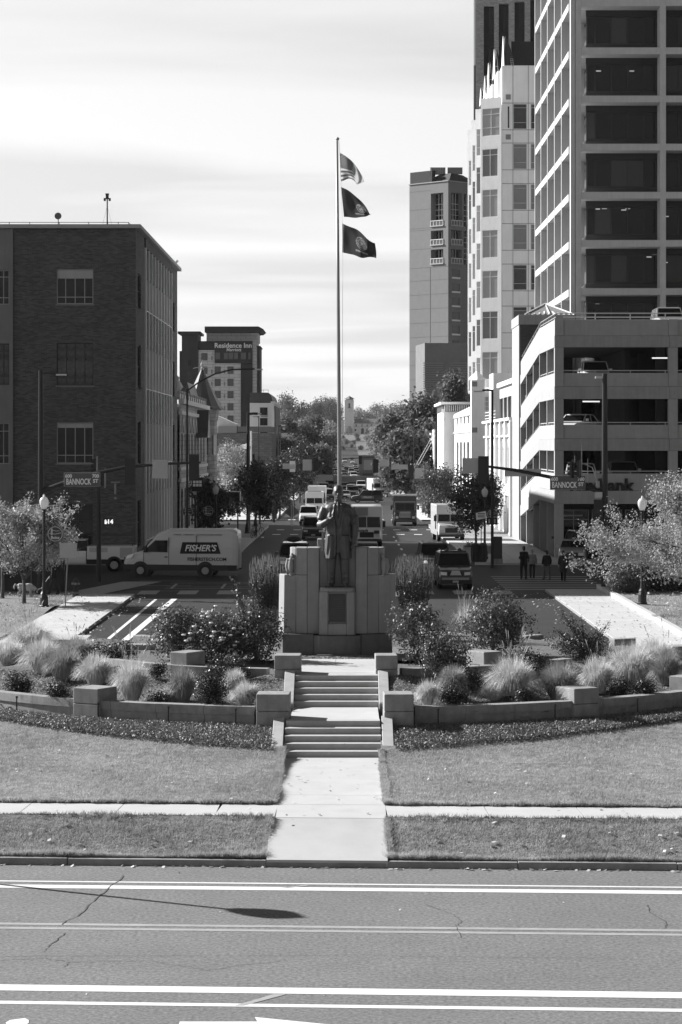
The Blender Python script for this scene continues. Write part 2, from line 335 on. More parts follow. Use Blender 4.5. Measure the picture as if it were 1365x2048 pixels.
def window(parent, loc, rz, w, h, cols, rows, fm, gm, ft=.07, dep=.08, sill=None, key=None, extra=None):
    """a window facing local -y whose origin is its bottom centre: frame, its panes as sub-parts, a sill"""
    k = (round(w, 2), round(h, 2), str(cols), str(rows), fm.name, gm.name, ft, key)
    if k not in _wc:
        f = MB(); W2 = w/2
        f.box(-W2, W2, 0, dep, 0, ft); f.box(-W2, W2, 0, dep, h-ft, h); f.box(-W2, -W2+ft, 0, dep, ft, h-ft); f.box(W2-ft, W2, 0, dep, ft, h-ft)
        cx = [-W2+w*i/cols for i in range(cols+1)] if not isinstance(cols, list) else [-W2+w*c for c in cols]
        rz_ = [h*i/rows for i in range(rows+1)] if not isinstance(rows, list) else [h*c for c in rows]
        for c in cx[1:-1]: f.box(c-ft*.4, c+ft*.4, .008, dep-.01, ft, h-ft)
        for r in rz_[1:-1]: f.box(-W2+ft, W2-ft, .014, dep-.02, r-ft*.4, r+ft*.4)
        fo = f.build('window', fm, parent, loc=(0, 0, 0)); pl = []
        for a, b in zip(cx, cx[1:]):
            for c, e in zip(rz_, rz_[1:]):
                q = MB(); q.box(-(b-a)/2+.01, (b-a)/2-.01, dep*.5, dep*.5+.02, 0, e-c-.02)
                po = q.build('pane', gm, None, loc=((a+b)/2, 0, c+.01)); pl.append(po)
        _wc[k] = (fo, pl); first = True
    else: first = False
    fo, pl = _wc[k]
    q = WL.get(parent.name, (0, 0, 0)) if parent is not None else (0, 0, 0)
    l2 = (loc[0]-q[0], loc[1]-q[1], loc[2]-q[2])
    if first: o = fo
    else: o = fo.copy(); COL.objects.link(o)
    o.parent = parent; o.location = l2; o.rotation_euler = (0, 0, rz)
    WL.pop(o.name, None)
    for p in pl:
        c = p if first else p.copy()
        if not first: COL.objects.link(c)
        c.parent = o; c.location = p.location if not first else c.location
        if gm.name == 'window_glass' and not first and random.random() < .28: c.material_slots[0].link = 'OBJECT'; c.material_slots[0].material = M['glassb']
    if sill:
        s_ = MB().box(-w/2-.08, w/2+.08, -.12, .05, -.10, 0).build('sill', sill, o, loc=(0, 0, 0))
    return o
# ================================================================ SETTING
PR = [(-80, 0), (180, 0), (300, -.8), (420, -1.0), (700, -1.5), (950, -3), (1300, 1.3), (1500, 4), (1700, 9.5), (1850, 14.5), (2000, 15), (2600, 15), (9000, 15)]
def prof(D):
    for (a, za), (b, zb) in zip(PR, PR[1:]):
        if D <= b: return za+(zb-za)*max(0, D-a)/(b-a)
    return PR[-1][1]
m = MB()
gx = [-12000, -3000, -600, -150, -60, 60, 150, 600, 3000, 12000]; gy = [p[0] for p in PR]
for (a, b) in zip(gy, gy[1:]):
    for (c, d) in zip(gx, gx[1:]): m.quad((c, a, prof(a)-.05), (d, a, prof(a)-.05), (d, b, prof(b)-.05), (c, b, prof(b)-.05))
struct('ground', m, M['ground'])
# far mountain ridge
m = MB(); k = 60; D0 = 6500
for r in range(5):
    for i in range(k+1):
        px = 480+i*6; t = i/k
        h = 34*math.exp(-((px-618)/70)**2)+20*math.exp(-((px-690)/90)**2)+10*math.exp(-((px-540)/50)**2)+2.2*math.sin(i*.37+r)+1.2*math.sin(i*.91+2*r)
        fr = [0, .55, 1, .5, 0][r]
        D = D0+(r-2)*500
        m.v.append((X(px, D0), D, 8+(36+h)*fr*D0/F*1.0))
for r in range(4):
    for i in range(k):
        a = r*(k+1)+i; m.f.append((a, a+1, a+k+2, a+k+1)); m.m.append(0)
struct('mountain_ridge', m, M['mount'], smooth=True)
# ---- Jefferson street in front (turned 2.9 degrees against the view)
SH = .051
def wy(x, w): return w-SH*x                       # distance of a line parallel to the front street
def sheet(name, x0, x1, w0, w1, z, m, nx=1):
    q = MB(); q.quad((x0, wy(x0, w0), z), (x1, wy(x1, w0), z), (x1, wy(x1, w1), z), (x0, wy(x0, w1), z)); return struct(name, q, m)
sheet('front_street', -60, 60, 20, 44.42, 0, M['asphalt'])
def wl(py): return PD(py, 0)+SH*X(682, PD(py, 0))
q = MB()
def stripe(y0, y1, mi=0, x0=-60, x1=60, z=.004):
    a, b = wl(y1), wl(y0); q.cur = mi; q.quad((x0, wy(x0, a), z), (x1, wy(x1, a), z), (x1, wy(x1, b), z), (x0, wy(x0, b), z)); q.cur = 0
stripe(1767.5, 1769.5); stripe(1775.5, 1782); stripe(1852.5, 1856.5, 1); stripe(1861, 1865, 1); stripe(1977, 1989); stripe(2010, 2016)
def ppoly(pts, mi=0, z=.006):
    q.cur = mi; vs = [P(x, y, z) for x, y in pts]; q.add(vs, [tuple(range(len(vs)))]); q.cur = 0
ppoly([(470, 2011), (488, 2011), (575, 1988), (548, 1988)], 1)
ppoly([(560, 1776), (575, 1776), (625, 1770), (612, 1769.5)], 1)
ppoly([(360, 2043), (515, 2043), (510, 2034), (680, 2051), (690, 2060), (355, 2060)])
ppoly([(12, 2045), (20, 2040), (50, 2036), (58, 2040), (58, 2046), (45, 2052), (14, 2052)])
o = struct('front_street_markings', q, [M['paint'], M['paint2']])
# cracks: thin tar-dark grooves laid as ribbons
q = MB()
def crack(pts, wd=.018):
    random.seed(int(pts[0][0])); out = []
    for (a, b) in zip(pts, pts[1:]):
        for i in range(7):
            t = i/7; out.append((a[0]+(b[0]-a[0])*t+random.uniform(-2.4, 2.4), a[1]+(b[1]-a[1])*t+random.uniform(-1, 1)))
    W = [Vector(P(x, y, .008)) for x, y in out]
    for a, b in zip(W, W[1:]):
        d = (b-a); n = Vector((-d.y, d.x, 0)); n.normalize(); n *= wd*random.uniform(.25, .75); q.quad(a-n, b-n, b+n, a+n)
crack([(247, 1752), (200, 1790), (160, 1828), (117, 1852)], .022); crack([(130, 1866), (100, 1890), (84, 1905)], .016)
crack([(0, 1920), (90, 1916), (137, 1923), (300, 1921), (420, 1940), (480, 1930), (590, 1918)], .010); crack([(137, 1923), (128, 1935)], .014)
crack([(850, 1808), (905, 1828), (925, 1842), (912, 1852), (925, 1878)], .012); crack([(1296, 1810), (1302, 1826), (1335, 1845), (1328, 1858)], .014)
crack([(0, 1912), (700, 1910), (1365, 1918)], .008)
struct('street_cracks', q, mat('crack_tar', .07, .9, na=.1))
# kerb of the front street, each stone a piece
kx = [-60, -30, -12, -9.0, -5.6, -2.05]; 
kerbp = MB().quad((-60, wy(-60, 44.42), -.02), (60, wy(60, 44.42), -.02), (60, wy(60, 44.6), -.02), (-60, wy(-60, 44.6), -.02))
kroot = struct('front_kerb', kerbp, M['kerb'])
def kerbstone(x0, x1, w0, w1, z0, z1, parent, m=M['kerb'], name='kerb_stone'):
    q = MB(); q.hexa([(x0, wy(x0, w0), z0), (x1, wy(x1, w0), z0), (x1, wy(x1, w1), z0), (x0, wy(x0, w1), z0), (x0, wy(x0, w0+.02), z1), (x1, wy(x1, w0+.02), z1), (x1, wy(x1, w1), z1), (x0, wy(x0, w1), z1)])
    return q.build(name, m, parent, bevel=.012)
xs = [-60, -30, -14, -11, -8, -5.1, -1.42, .80, 3.2, 6.1, 9, 12, 15, 30, 60]
for a, b in zip(xs, xs[1:]): kerbstone(a+.006, b-.006, 44.42, 44.58, -.02, .12+random.uniform(-.006, .006), kroot)
# ---- heights of the park ground
CX, CY = -.15, 69.4
def sm(t): t = max(0, min(1, t)); return t*t*(3-2*t)
def base_h(w):
    if w < 46.5: return .13+.45*sm((w-44.6)/2.1)
    if w < 70: return .62+.25*sm((w-49)/18)
    return .87-.80*sm((w-70)/11)
def hgt(x, y):
    w_ = y+SH*x; r = math.hypot(x-CX, y-CY); h = base_h(w_)
    if w_ > 48.2 and y < 72: h = max(h, h+(1.02-h)*sm((15.6-r)/3.6))
    if 48.1 < w_ < 54 : h += .03*math.sin(x*1.7+w_)*sm((w_-48.1)/1)
    return h
def grid_patch(mb, x0, x1, w0, w1, dx, dw, keep=lambda x, y: True, lift=0., hf=hgt):
    nx, nw = int((x1-x0)/dx+.5), int((w1-w0)/dw+.5); n = len(mb.v)
    for j in range(nw+1):
        for i in range(nx+1):
            x = x0+(x1-x0)*i/nx; w_ = w0+(w1-w0)*j/nw; y = wy(x, w_); mb.v.append((x, y, hf(x, y)+lift))
    for j in range(nw):
        for i in range(nx):
            a = n+j*(nx+1)+i; x = x0+(x1-x0)*(i+.5)/nx; w_ = w0+(w1-w0)*(j+.5)/nw
            if keep(x, wy(x, w_)): mb.f.append((a, a+1, a+nx+2, a+nx+1)); mb.m.append(0)
# walk centre line and half width, from the photograph
def wc(y): return -.30+.0056*(y-44.4)
HWK = 1.115
q = MB()
for s0, s1 in ((-30, None), (None, 30)):
    for (a, b) in ((44.58, 46.5), (48.1, 60)):
        lo, hi = (s0, -1.32) if s0 is not None else (.87, s1)
        kp = (lambda x, y: math.hypot(x-CX, y-CY) > 11.8)
        if s0 is not None: grid_patch(q, -30, -9, a, b, .7, .5, kp); grid_patch(q, -9, lo if False else -1.36, a, b, .18, .18, kp)
        else: grid_patch(q, .86, 9, a, b, .18, .18, kp); grid_patch(q, 9, 30, a, b, .7, .5, kp)
grid_patch(q, -30, 30, 60, 84, .5, .5, lambda x, y: math.hypot(x-CX, y-CY) > 11.8)
lawn = struct('lawn', q, M['lawn'], smooth=True)
# front cross pavement: slabs
pv = struct('front_pavement', MB().quad((-60, wy(-60, 46.5), .45), (60, wy(60, 46.5), .45), (60, wy(60, 48.1), .45), (-60, wy(-60, 48.1), .45)), M['kerb'])
def slab(x0, x1, w0, w1, z0, z1, parent, m=None, g=.008, sk=0):
    k = MB(); a, b = x0+g, x1-g
    k.hexa([(a, wy(a, w0), z0-.12), (b, wy(b, w0), z0-.12), (b+sk, wy(b, w1), z1-.12), (a+sk, wy(a, w1), z1-.12), (a, wy(a, w0), z0), (b, wy(b, w0), z0), (b+sk, wy(b, w1), z1), (a+sk, wy(a, w1), z1)])
    return k.build('concrete_slab', m or M['conc'], parent)
lx = [X(v, 47.3) for v in (-900, -300, 40, 230, 432, 552)]
for a, b in zip(lx, lx[1:]): slab(a, b, 46.5, 48.1, .6, .6, pv, sk=.10 if a < -4 else .03)
lx = [X(v, 47.3) for v in (776, 977, 1163, 1345, 1530, 1720, 1900, 2400)]
for a, b in zip(lx, lx[1:]): slab(a, b, 46.5, 48.1, .6, .6, pv, sk=-.05)
# centre walk up to the steps
wk = struct('centre_walk', MB().quad((-1.3, 44.6, 0), (.7, 44.6, 0), (.7, 55.4, .3), (-1.3, 55.4, .3)), M['kerb'])
def wslab(y0, y1, z0, z1, hw0=HWK, hw1=HWK, m=None):
    k = MB(); c0, c1 = wc(y0), wc(y1); sh = lambda x, y: y-SH*(x-c0) if y < 50 else y
    a = [(c0-hw0, sh(c0-hw0, y0), z0), (c0+hw0, sh(c0+hw0, y0), z0), (c1+hw1, sh(c1+hw1, y1-.008), z1), (c1-hw1, sh(c1-hw1, y1-.008), z1)]
    k.hexa([(p[0], p[1], p[2]-.13) for p in a]+a); return k.build('concrete_slab', m or M['conc'], wk)
wslab(44.45, 46.55, .13, .58); wslab(46.55, 48.12, .585, .605); wslab(48.12, 49.4, .607, .607, m=M['conc']); wslab(49.4, 55.34, .608, .61)
# ---- steps
st = thing('garden_steps', 'two short concrete flights of steps climbing to the monument terrace', 'steps', (-.2, 56, .6), world=True)
def stepb(y0, y1, z0, z1, hw, c):
    MB().box(c-hw, c+hw, y0, y1, z0, z1).build('step', M['step'], st, bevel=.012)
z = .61
for i in range(5):
    y0 = 55.33+.37*i; stepb(y0, 57.2, z-.1 if i else .2, z+.133-.003, 1.14-.008*i, -.24); z += .133
MB().box(-1.25, .85, 57.2, 59.85, .6, z-.006).build('landing', M['conc'], st)
ZL = z-.003
for i in range(5):
    y0 = 59.83+.32*i; stepb(y0, 61.9, ZL-.1+.131*i, ZL+.131*(i+1), 1.045, -.17)
ZT = ZL+.131*5
# sloping cheek walls of both flights, one stone each
for sx, c, hw, y0, y1, z0, z1 in ((-1, -.24, 1.14, 55.05, 57.15, .62, 1.30), (1, -.24, 1.14, 55.15, 57.25, .62, 1.32), (-1, -.17, 1.045, 59.45, 61.4, 1.30, 2.0), (1, -.17, 1.045, 59.45, 61.4, 1.30, 2.0)):
    x0 = c+sx*(hw+.005); x1 = x0+sx*.26
    k = MB(); k.prism([(y0, z0-.4), (y1, z0-.4), (y1, z1+.03), (y0+.05, z0+.12), (y0, z0+.08)], 'x', min(x0, x1), max(x0, x1)); k.build('cheek_wall', M['step'], st, bevel=.012)
# ---- terrace in front of the monument
terr = struct('terrace', MB().box(-1.25, .92, 61.9, 65.75, 1.5, ZT-.004), M['kerb'])
for (a, b, c, d) in ((-1.25, .92, 61.9, 63.9), (-1.25, -.2, 63.9, 65.75), (-.2, .92, 63.9, 65.75)): MB().box(a+.008, b-.008, c+.008, d-.008, ZT-.1, ZT).build('concrete_slab', M['conc'], terr)
# soil of the raised round bed
def soil(x, y):
    r = math.hypot(x-CX, y-CY)
    return 1.28+.50*sm((12-r)/4.5)+.07*math.sin(2.1*x+y)+.05*math.sin(3.7*x-1.9*y) if r > 7.6 else 1.80
q = MB(); grid_patch(q, -12.2, 12.2, 57, 82, .25, .25, lambda x, y: math.hypot(x-CX, y-CY) < 11.9 and not (-1.4 < x < 1.05 and y < 66), hf=soil)
o = q.build('bark_mulch', M['mulch'], smooth=True); o['kind'] = 'structure'
q = MB(); grid_patch(q, -4, 4, 65.4, 70, .15, .15, lambda x, y: y > 65.76, hf=lambda x, y: ZT-.04+.015*math.sin(9*x)*math.cos(7*y)); o = struct('gravel_strip', q, M['gravel'], smooth=True)
# ---- retaining walls: curved rows of stones
def arc_wall(name, label, R, a0, a1, n, z0, z1, th, cap=True):
    t = thing(name, label, 'garden wall', (CX+R*math.sin(a0), CY-R*math.cos(a0), z0), world=True)
    for i in range(n):
        u0 = a0+(a1-a0)*i/n; u1 = a0+(a1-a0)*(i+1)/n; g = .004/R*1.2
        for (ra, rb, za, zb, nm) in ((R, R-th, z1-.20, z1+random.uniform(-.006, .006), 'coping_stone'), (R-.04, R-th, z0-.3, z1-.205, 'wall_stone')):
            ring = []; 
            for k_ in range(4):
                u = u0+g+(u1-u0-2*g)*k_/3
                ring.append([(CX+rr*math.sin(u), CY-rr*math.cos(u), zz) for rr, zz in ((ra, za), (ra, zb), (rb, zb), (rb, za))])
            MB().loft(ring).build(nm, M['stone'], t)
    return t
def az(x, y): return math.atan2(x-CX, CY-y)
arc_wall('retaining_wall', 'low curved stone retaining wall left of the steps, behind the ivy', 12, -1.10, -.165, 9, 1.02, 1.52, .34)
arc_wall('retaining_wall', 'low curved stone retaining wall right of the steps, behind the ivy', 12, .155, 1.10, 9, 1.02, 1.52, .34)
arc_wall('inner_wall', 'inner curved garden wall beside the upper steps on the left', 7.75, -.95, -.235, 4, 1.7, 2.02, .3)
arc_wall('inner_wall', 'inner curved garden wall beside the upper steps on the right', 7.75, .215, .95, 4, 1.7, 2.02, .3)
# square stone blocks
def block(px0, px1, pyt, zt, h, label, dp=.8, D=None, rot=None, m=None):
    D = D or PD(pyt, zt); x0, x1 = X(px0, D), X(px1, D); c = (x0+x1)/2; wd = x1-x0
    a = az(c, D+dp/2) if rot is None else rot
    wd2 = wd/(abs(math.cos(a))+.9*abs(math.sin(a))) if rot is None else wd
    root = thing('stone_block', label, 'stone block', (c, D+dp/2, zt-h), a, group='square stone blocks of the garden walls')
    k = MB(); k.box(-wd2/2, wd2/2, -dp/2, dp/2, -.3, h*.52); k.build('lower_stone', m or M['stone'], root, bevel=.015)
    k = MB(); k.box(-wd2/2, wd2/2, -dp/2, dp/2, h*.52+.006, h); k.build('upper_stone', m or M['stone'], root, bevel=.02)
block(514, 580, 1388, 1.86, .86, 'square stone block just left of the lower steps', D=57.15, rot=-.03)
block(768, 827, 1388, 1.86, .86, 'square stone block just right of the lower steps', D=57.15, rot=.03)
block(147, 228, 1377, 1.82, .80, 'square stone block on the left curved wall before the grass clumps', D=58.9)
block(1118, 1198, 1378, 1.82, .80, 'square stone block on the right curved wall before the grass clumps', D=58.9)
block(1349, 1420, 1355, 1.86, .85, 'square stone block on the curved wall, cut by the right edge of the view', D=61.3)
block(550, 602, 1314, 2.40, .75, 'square stone block just left of the upper steps', D=61.45, rot=-.03, dp=.75)
block(751, 795, 1314, 2.40, .75, 'square stone block just right of the upper steps', D=61.45, rot=.03, dp=.75)
block(346, 402, 1305, 2.34, .75, 'square stone block under the white rose bush left of the monument')
block(940, 1001, 1304, 2.34, .75, 'square stone block below the round bush right of the monument')
block(257, 301, 1290, 1.95, .8, 'stone block left of the white roses, nearer one of a pair')
block(274, 308, 1273, 1.85, .8, 'stone block left of the white roses, farther one of a pair')
block(-12, 42, 1291, 1.85, .8, 'stone block at the left edge behind the grass clumps')
block(1048, 1080, 1272, 1.85, .8, 'stone block beyond the round bush beside the road on the right')
block(1236, 1261, 1279, 1.80, .7, 'small stone block at the end of the right pavement')
block(1335, 1385, 1293, 1.85, .8, 'stone block at the right edge behind the grass clumps')
o = MB().box(X(94, 75), X(176, 75), 74.4, 76.2, 1.3, 1.75).build('stone_bench', M['pale'], bevel=.03); tag(o, 'long flat stone bench top behind the left grass clumps', 'bench')
# ---- streets beyond the monument
def strip(name, xa, xb, ys, z, m, kind='structure'):
    q = MB()
    for a, b in zip(ys, ys[1:]): q.quad((xa, a, prof(a)+z), (xb, a, prof(a)+z), (xb, b, prof(b)+z), (xa, b, prof(b)+z))
    return struct(name, q, m)
strip('boulevard_north', -10.6, 10.6, [81, 128], 0, M['asphalt2'])
strip('cross_street', -120, 120, [128, 154.5], 0, M['asphalt2'])
ys_far = [154.5, 180, 220, 260, 300, 360, 420, 500, 700, 950, 1130, 1300, 1500, 1700]
strip('boulevard', -7.2, 8.2, ys_far, 0, M['asphalt2'])
strip('boulevard_far', -16, 16, [445, 500, 700, 950, 1130, 1300], -.01, M['asphalt2'])
for a, b, nm in ((235, 257, 'second_cross_street'), (340, 362, 'third_cross_street')):
    strip(nm+'_left', -70, -7.2, [a, b], 0, M['asphalt2']); strip(nm+'_right', 8.2, 90, [a, b], 0, M['asphalt2'])
def pavement(name, x0, x1, y0, y1, side, step=3.2, cols=1, kerb=True, zk=.13, slabs=True):
    root = struct(name, MB().box(x0, x1, y0, y1, prof((y0+y1)/2)-.1, prof((y0+y1)/2)+zk-.03), M['kerb'])
    n = max(1, int((y1-y0)/step))
    if slabs:
        for i in range(n):
            for j in range(cols):
                a = y0+(y1-y0)*i/n; b = y0+(y1-y0)*(i+1)/n; xa = x0+(x1-x0)*j/cols; xb = x0+(x1-x0)*(j+1)/cols
                k = MB(); za, zb = prof(a)+zk, prof(b)+zk; g = .018
                k.hexa([(xa+g, a+g, za-.1), (xb-g, a+g, za-.1), (xb-g, b-g, zb-.1), (xa+g, b-g, zb-.1), (xa+g, a+g, za), (xb-g, a+g, za), (xb-g, b-g, zb), (xa+g, b-g, zb)])
                k.build('concrete_slab', M['conc'], root)
    else:
        k = MB(); k.quad((x0, y0, prof(y0)+zk), (x1, y0, prof(y0)+zk), (x1, y1, prof(y1)+zk), (x0, y1, prof(y1)+zk)); k.build('paving', M['conc'], root)
    return root
pavement('pavement_north_left', -13.4, -10.6, 74, 123, -1, 3.6)
pavement('pavement_north_right', 10.6, 13.4, 74, 127, 1, 3.4)
pavement('pavement_left', -13.73, -7.2, 156.5, 233, -1, 3.4, 2); pavement('pavement_right', 8.2, 14.17, 156.5, 233, 1, 3.4, 2)
for i, (a, b) in enumerate(((258, 338), (364, 440), (441, 520), (521, 700))):
    pavement('pavement_left_far', -14, -7.2-(i > 1)*3, a, b, -1, slabs=False); pavement('pavement_right_far', 8.2+(i > 1)*3, 15, a, b, 1, slabs=False)
pavement('pavement_cross_left', -60, -13.73, 154.5, 160, -1, slabs=False); pavement('pavement_cross_right', 14.17, 60, 154.5, 162, 1, slabs=False)
# rounded corner kerbs
q = MB(); q.prism([(-13.7, 154.5)]+[(-8.7+1.5*math.sin(t), 156.0-1.5*math.cos(t)) for t in (0, .4, .8, 1.2, 1.57)]+[(-7.2, 158), (-13.7, 158)], 'z', -.1, .128); struct('corner_pavement_left', q, M['conc'])
q = MB(); q.prism([(14.1, 158), (8.2, 158)]+[(9.7-1.5*math.cos(t), 156.0-1.5*math.sin(t)) for t in (0, .4, .8, 1.2, 1.57)]+[(14.1, 154.5)], 'z', -.1, .128); struct('corner_pavement_right', q, M['conc'])
# low kerb wall along the lawn on the right, in stones
lw = thing('lawn_kerb_wall', 'pale raised concrete kerb between the right pavement and lawn', 'kerb wall', (13.5, 100, 0), world=True)
for i in range(18):
    a = 74+i*3; MB().box(13.4, 13.68, a+.02, a+2.98, -.1, .32).build('kerb_stone', M['conc'], lw, bevel=.02)
q = MB()
for i in range(14):
    a = 74+i*3.6
# side lawns
def side_lawn(name, x0, x1, y0, y1, zz):
    q = MB(); nx, ny = 24, 30; n0 = len(q.v)
    for j in range(ny+1):
        for i in range(nx+1):
            x = x0+(x1-x0)*i/nx; y = y0+(y1-y0)*j/ny; q.v.append((x, y, zz+.06*math.sin(x*.9+y*.35)+.04*math.sin(y*.8-x*.5)))
    for j in range(ny):
        for i in range(nx):
            a = j*(nx+1)+i; q.f.append((a, a+1, a+nx+2, a+nx+1)); q.m.append(0)
    return struct(name, q, M['lawn'], smooth=True)
side_lawn('side_lawn_left', -50, -13.4, 78, 123, .14); side_lawn('side_lawn_right', 13.68, 50, 78, 127, .26)
# road markings of the boulevard and crossings
q = MB()
def mark(x0, x1, y0, y1, mi=0, dx=0):
    q.cur = mi; z0, z1 = prof(y0)+.006, prof(y1)+.006; q.quad((x0, y0, z0), (x1, y0, z0), (x1+dx, y1, z1), (x0+dx, y1, z1)); q.cur = 0
mark(-9.42, -9.27, 84, 120.5); mark(-8.85, -8.55, 84, 121, 0, .25)
for i in range(-5, 5): mark(.1+i*2.05-.5, .1+i*2.05+.5, 124.6, 127.8, 1)
for y in (128.3, 129.9, 131.5, 133.2, 135, 136.8, 138.6, 140.6): mark(8.6, 14.2, y, y+.65, 1)
for y in (127.3, 132, 136.6): mark(-11.5, -8.3, y, y+.18, 1, 0)
for y in (129.4, 130.9, 133.8, 135.3): mark(-9.6, -5.0, y, y+.16, 1)
for x in (-9.3, -6.6): mark(x, x+.16, 129.6, 134, 1)
mark(-14.6, -12.4, 125, 136, 1, 2.2)
for i in range(10): mark(-6.2+i*1.55, -5.5+i*1.55, 211, 212.3); mark(-6.2+i*1.55, -5.5+i*1.55, 225, 226.2)
for x in (-3.4, .3, 4.2):
    for y in list(range(158, 205, 9))+list(range(262, 335, 10))+list(range(368, 600, 14)): mark(x, x+.15, y, y+3)
mark(2.4, 2.6, 165, 186, 0, .4); mark(-6.9, -6.7, 158, 205)
for i in range(9): mark(-6+i*1.6, -5.2+i*1.6, 262, 264)
struct('road_markings', q, [M['paint'], M['paint2']])
# ---- haze
hz = bpy.data.materials.new('haze'); hz.use_nodes = True; t = hz.node_tree; t.nodes.remove(t.nodes['Principled BSDF'])
pv_ = t.nodes.new('ShaderNodeVolumePrincipled'); pv_.inputs['Color'].default_value = (.95, .95, .95, 1); pv_.inputs['Density'].default_value = .00003; pv_.inputs['Anisotropy'].default_value = .2
t.links.new(pv_.outputs[0], t.nodes['Material Output'].inputs['Volume'])
o = MB().box(-13000, 13000, -200, 9500, -7, 135).build('haze', hz); o['kind'] = 'stuff'
# ================================================================ BODIES
def body(name, mb, m, parent, voxel, sm_it=4, label=None):
    """fuses the shapes of one body into a single continuous surface"""
    me = bpy.data.meshes.new('tmp'); me.from_pydata(mb.v, [], mb.f); me.update()
    o = bpy.data.objects.new('tmp', me); COL.objects.link(o)
    r = o.modifiers.new('r', 'REMESH'); r.mode = 'VOXEL'; r.voxel_size = voxel
    s = o.modifiers.new('s', 'SMOOTH'); s.iterations = sm_it; s.factor = .5
    dg = bpy.context.evaluated_depsgraph_get(); m2 = bpy.data.meshes.new_from_object(o.evaluated_get(dg)); bpy.data.objects.remove(o)
    m2.materials.clear(); m2.materials.append(m); m2.polygons.foreach_set('use_smooth', [True]*len(m2.polygons))
    ob = bpy.data.objects.new(name, m2); m2.name = name; COL.objects.link(ob); ob.parent = parent
    if label: ob['label'] = label
    return ob
def hand(mb, c, d, side, s=1., curl=.5, up=(0, 0, 1)):
    """palm with four fingers and a thumb; d is the direction from wrist to knuckles"""
    c = Vector(c); d = Vector(d).normalized(); u = Vector(up); sd_ = d.cross(u).normalized(); nrm = sd_.cross(d).normalized()
    mb.tube([c-d*.01*s, c+d*.045*s, c+d*.085*s], [.028*s, .038*s, .034*s], 8)
    for i, L in enumerate((.062, .075, .07, .055)):
        o = c+d*.08*s+sd_*(i-1.5)*.021*s
        a = o+d*L*.55*s-nrm*curl*.02*s; b = a+d*L*.35*s*(1-curl)-nrm*L*.45*s*curl
        mb.tube([o, a, b], [.0105*s, .0095*s, .008*s], 6)
    t0 = c+d*.02*s-sd_*.03*s*side; t1 = t0+d*.035*s-sd_*.025*s*side; mb.tube([t0, t1, t1+d*.03*s-nrm*.012*s], [.013*s, .012*s, .009*s], 6)
# ================================================================ MONUMENT
MX, MY = -.165, 67.0
mo = thing('monument', 'granite monument with splayed wings behind the bronze standing man', 'monument', (MX, MY, 1.85), world=True)
def taper(mb, pts0, z0, pts1, z1):
    n = len(pts0); mb.add([(p[0], p[1], z0) for p in pts0]+[(p[0], p[1], z1) for p in pts1], [tuple(range(n))[::-1], tuple(range(n, 2*n))]+[(i, (i+1) % n, n+(i+1) % n, n+i) for i in range(n)])
def mpart(name, pts0, z0, z1, m=None, k=1., sh=0, bevel=.02):
    q = MB(); c = (MX, MY+.6)
    taper(q, [(MX+x, MY+y) for x, y in pts0], z0, [(MX+x*k, MY+y+sh) for x, y in pts0], z1); return q.build(name, m or M['monu'], mo, bevel=bevel)
Zp = 1.82
for s in (-1, 1):
    def fl(pts): return [(s*x, y) for x, y in pts][::(-1 if s > 0 else 1)]
    mpart('plinth', fl([(-1.53, .28), (-1.54, 1.05), (-.648, 1.05), (-.648, .06)]), Zp, 2.49, M['plinth'])
    # lower wing, three stones with open joints
    mpart('wing_stone', fl([(-1.50, .42), (-1.66, .98), (-1.16, .98), (-1.16, .34)]), 2.495, 4.13, k=.985)
    mpart('wing_stone', fl([(-1.152, .34), (-1.152, .98), (-.84, .98), (-.84, .20)]), 2.495, 4.13)
    mpart('wing_stone', fl([(-.832, .20), (-.832, .98), (-.505, .98), (-.505, .20)]), 2.495, 4.89)
    mpart('wing_stone', fl([(-1.152, .34), (-1.152, .98), (-.84, .98), (-.84, .20)]), 4.134, 4.89)
    mpart('wing_stone', fl([(-1.28, .50), (-1.33, .98), (-1.156, .98), (-1.156, .345)]), 4.136, 4.885)
    # carved eagle on the shoulder
    e = MB(); ex, ey = MX+s*1.30, MY+.42
    e.ell((ex, ey, 4.38), (.085, .12, .24), 10, 8); e.ell((ex-s*.03, ey-.03, 4.66), (.06, .09, .085), 8, 6); e.tube([(ex-s*.04, ey-.10, 4.67), (ex-s*.05, ey-.16, 4.62)], [.03, .01], 6)
    e.tube([(ex+s*.075, ey, 4.58), (ex+s*.11, ey+.03, 4.35), (ex+s*.07, ey+.02, 4.12)], [.045, .06, .02], 8); e.tube([(ex-s*.02, ey-.03, 4.2), (ex-s*.02, ey-.05, 4.08)], [.05, .06], 6)
    for k in range(5): e.tube([(ex+s*.10-.01*k*s, ey-.03+.02*k, 4.5-.04*k), (ex+s*.11, ey-.02+.02*k, 4.18-.02*k)], [.02, .012], 5)
    b_ = body('eagle', e, M['monu'], mo, .02, 2); b_.location = (-MX, -MY, -1.85)
mpart('back_slab', [(-.50, .30), (.50, .30), (.50, 1.0), (-.50, 1.0)], 2.49, 4.92, k=1)
mpart('top_stone', [(-.56, .36), (.56, .36), (.56, 1.02), (-.56, 1.02)], 4.925, 5.12)
mpart('plinth', [(-.645, -.02), (-.5, -.12), (-.2, -.2), (.2, -.2), (.5, -.12), (.645, -.02), (.645, 1.04), (-.645, 1.04)], Zp, 2.47, M['plinth'])
mpart('base_step', [(-.56, -.22), (-.2, -.34), (.2, -.34), (.56, -.22), (.56, 0), (-.56, 0)], Zp-.1, 1.96, M['plinth'])
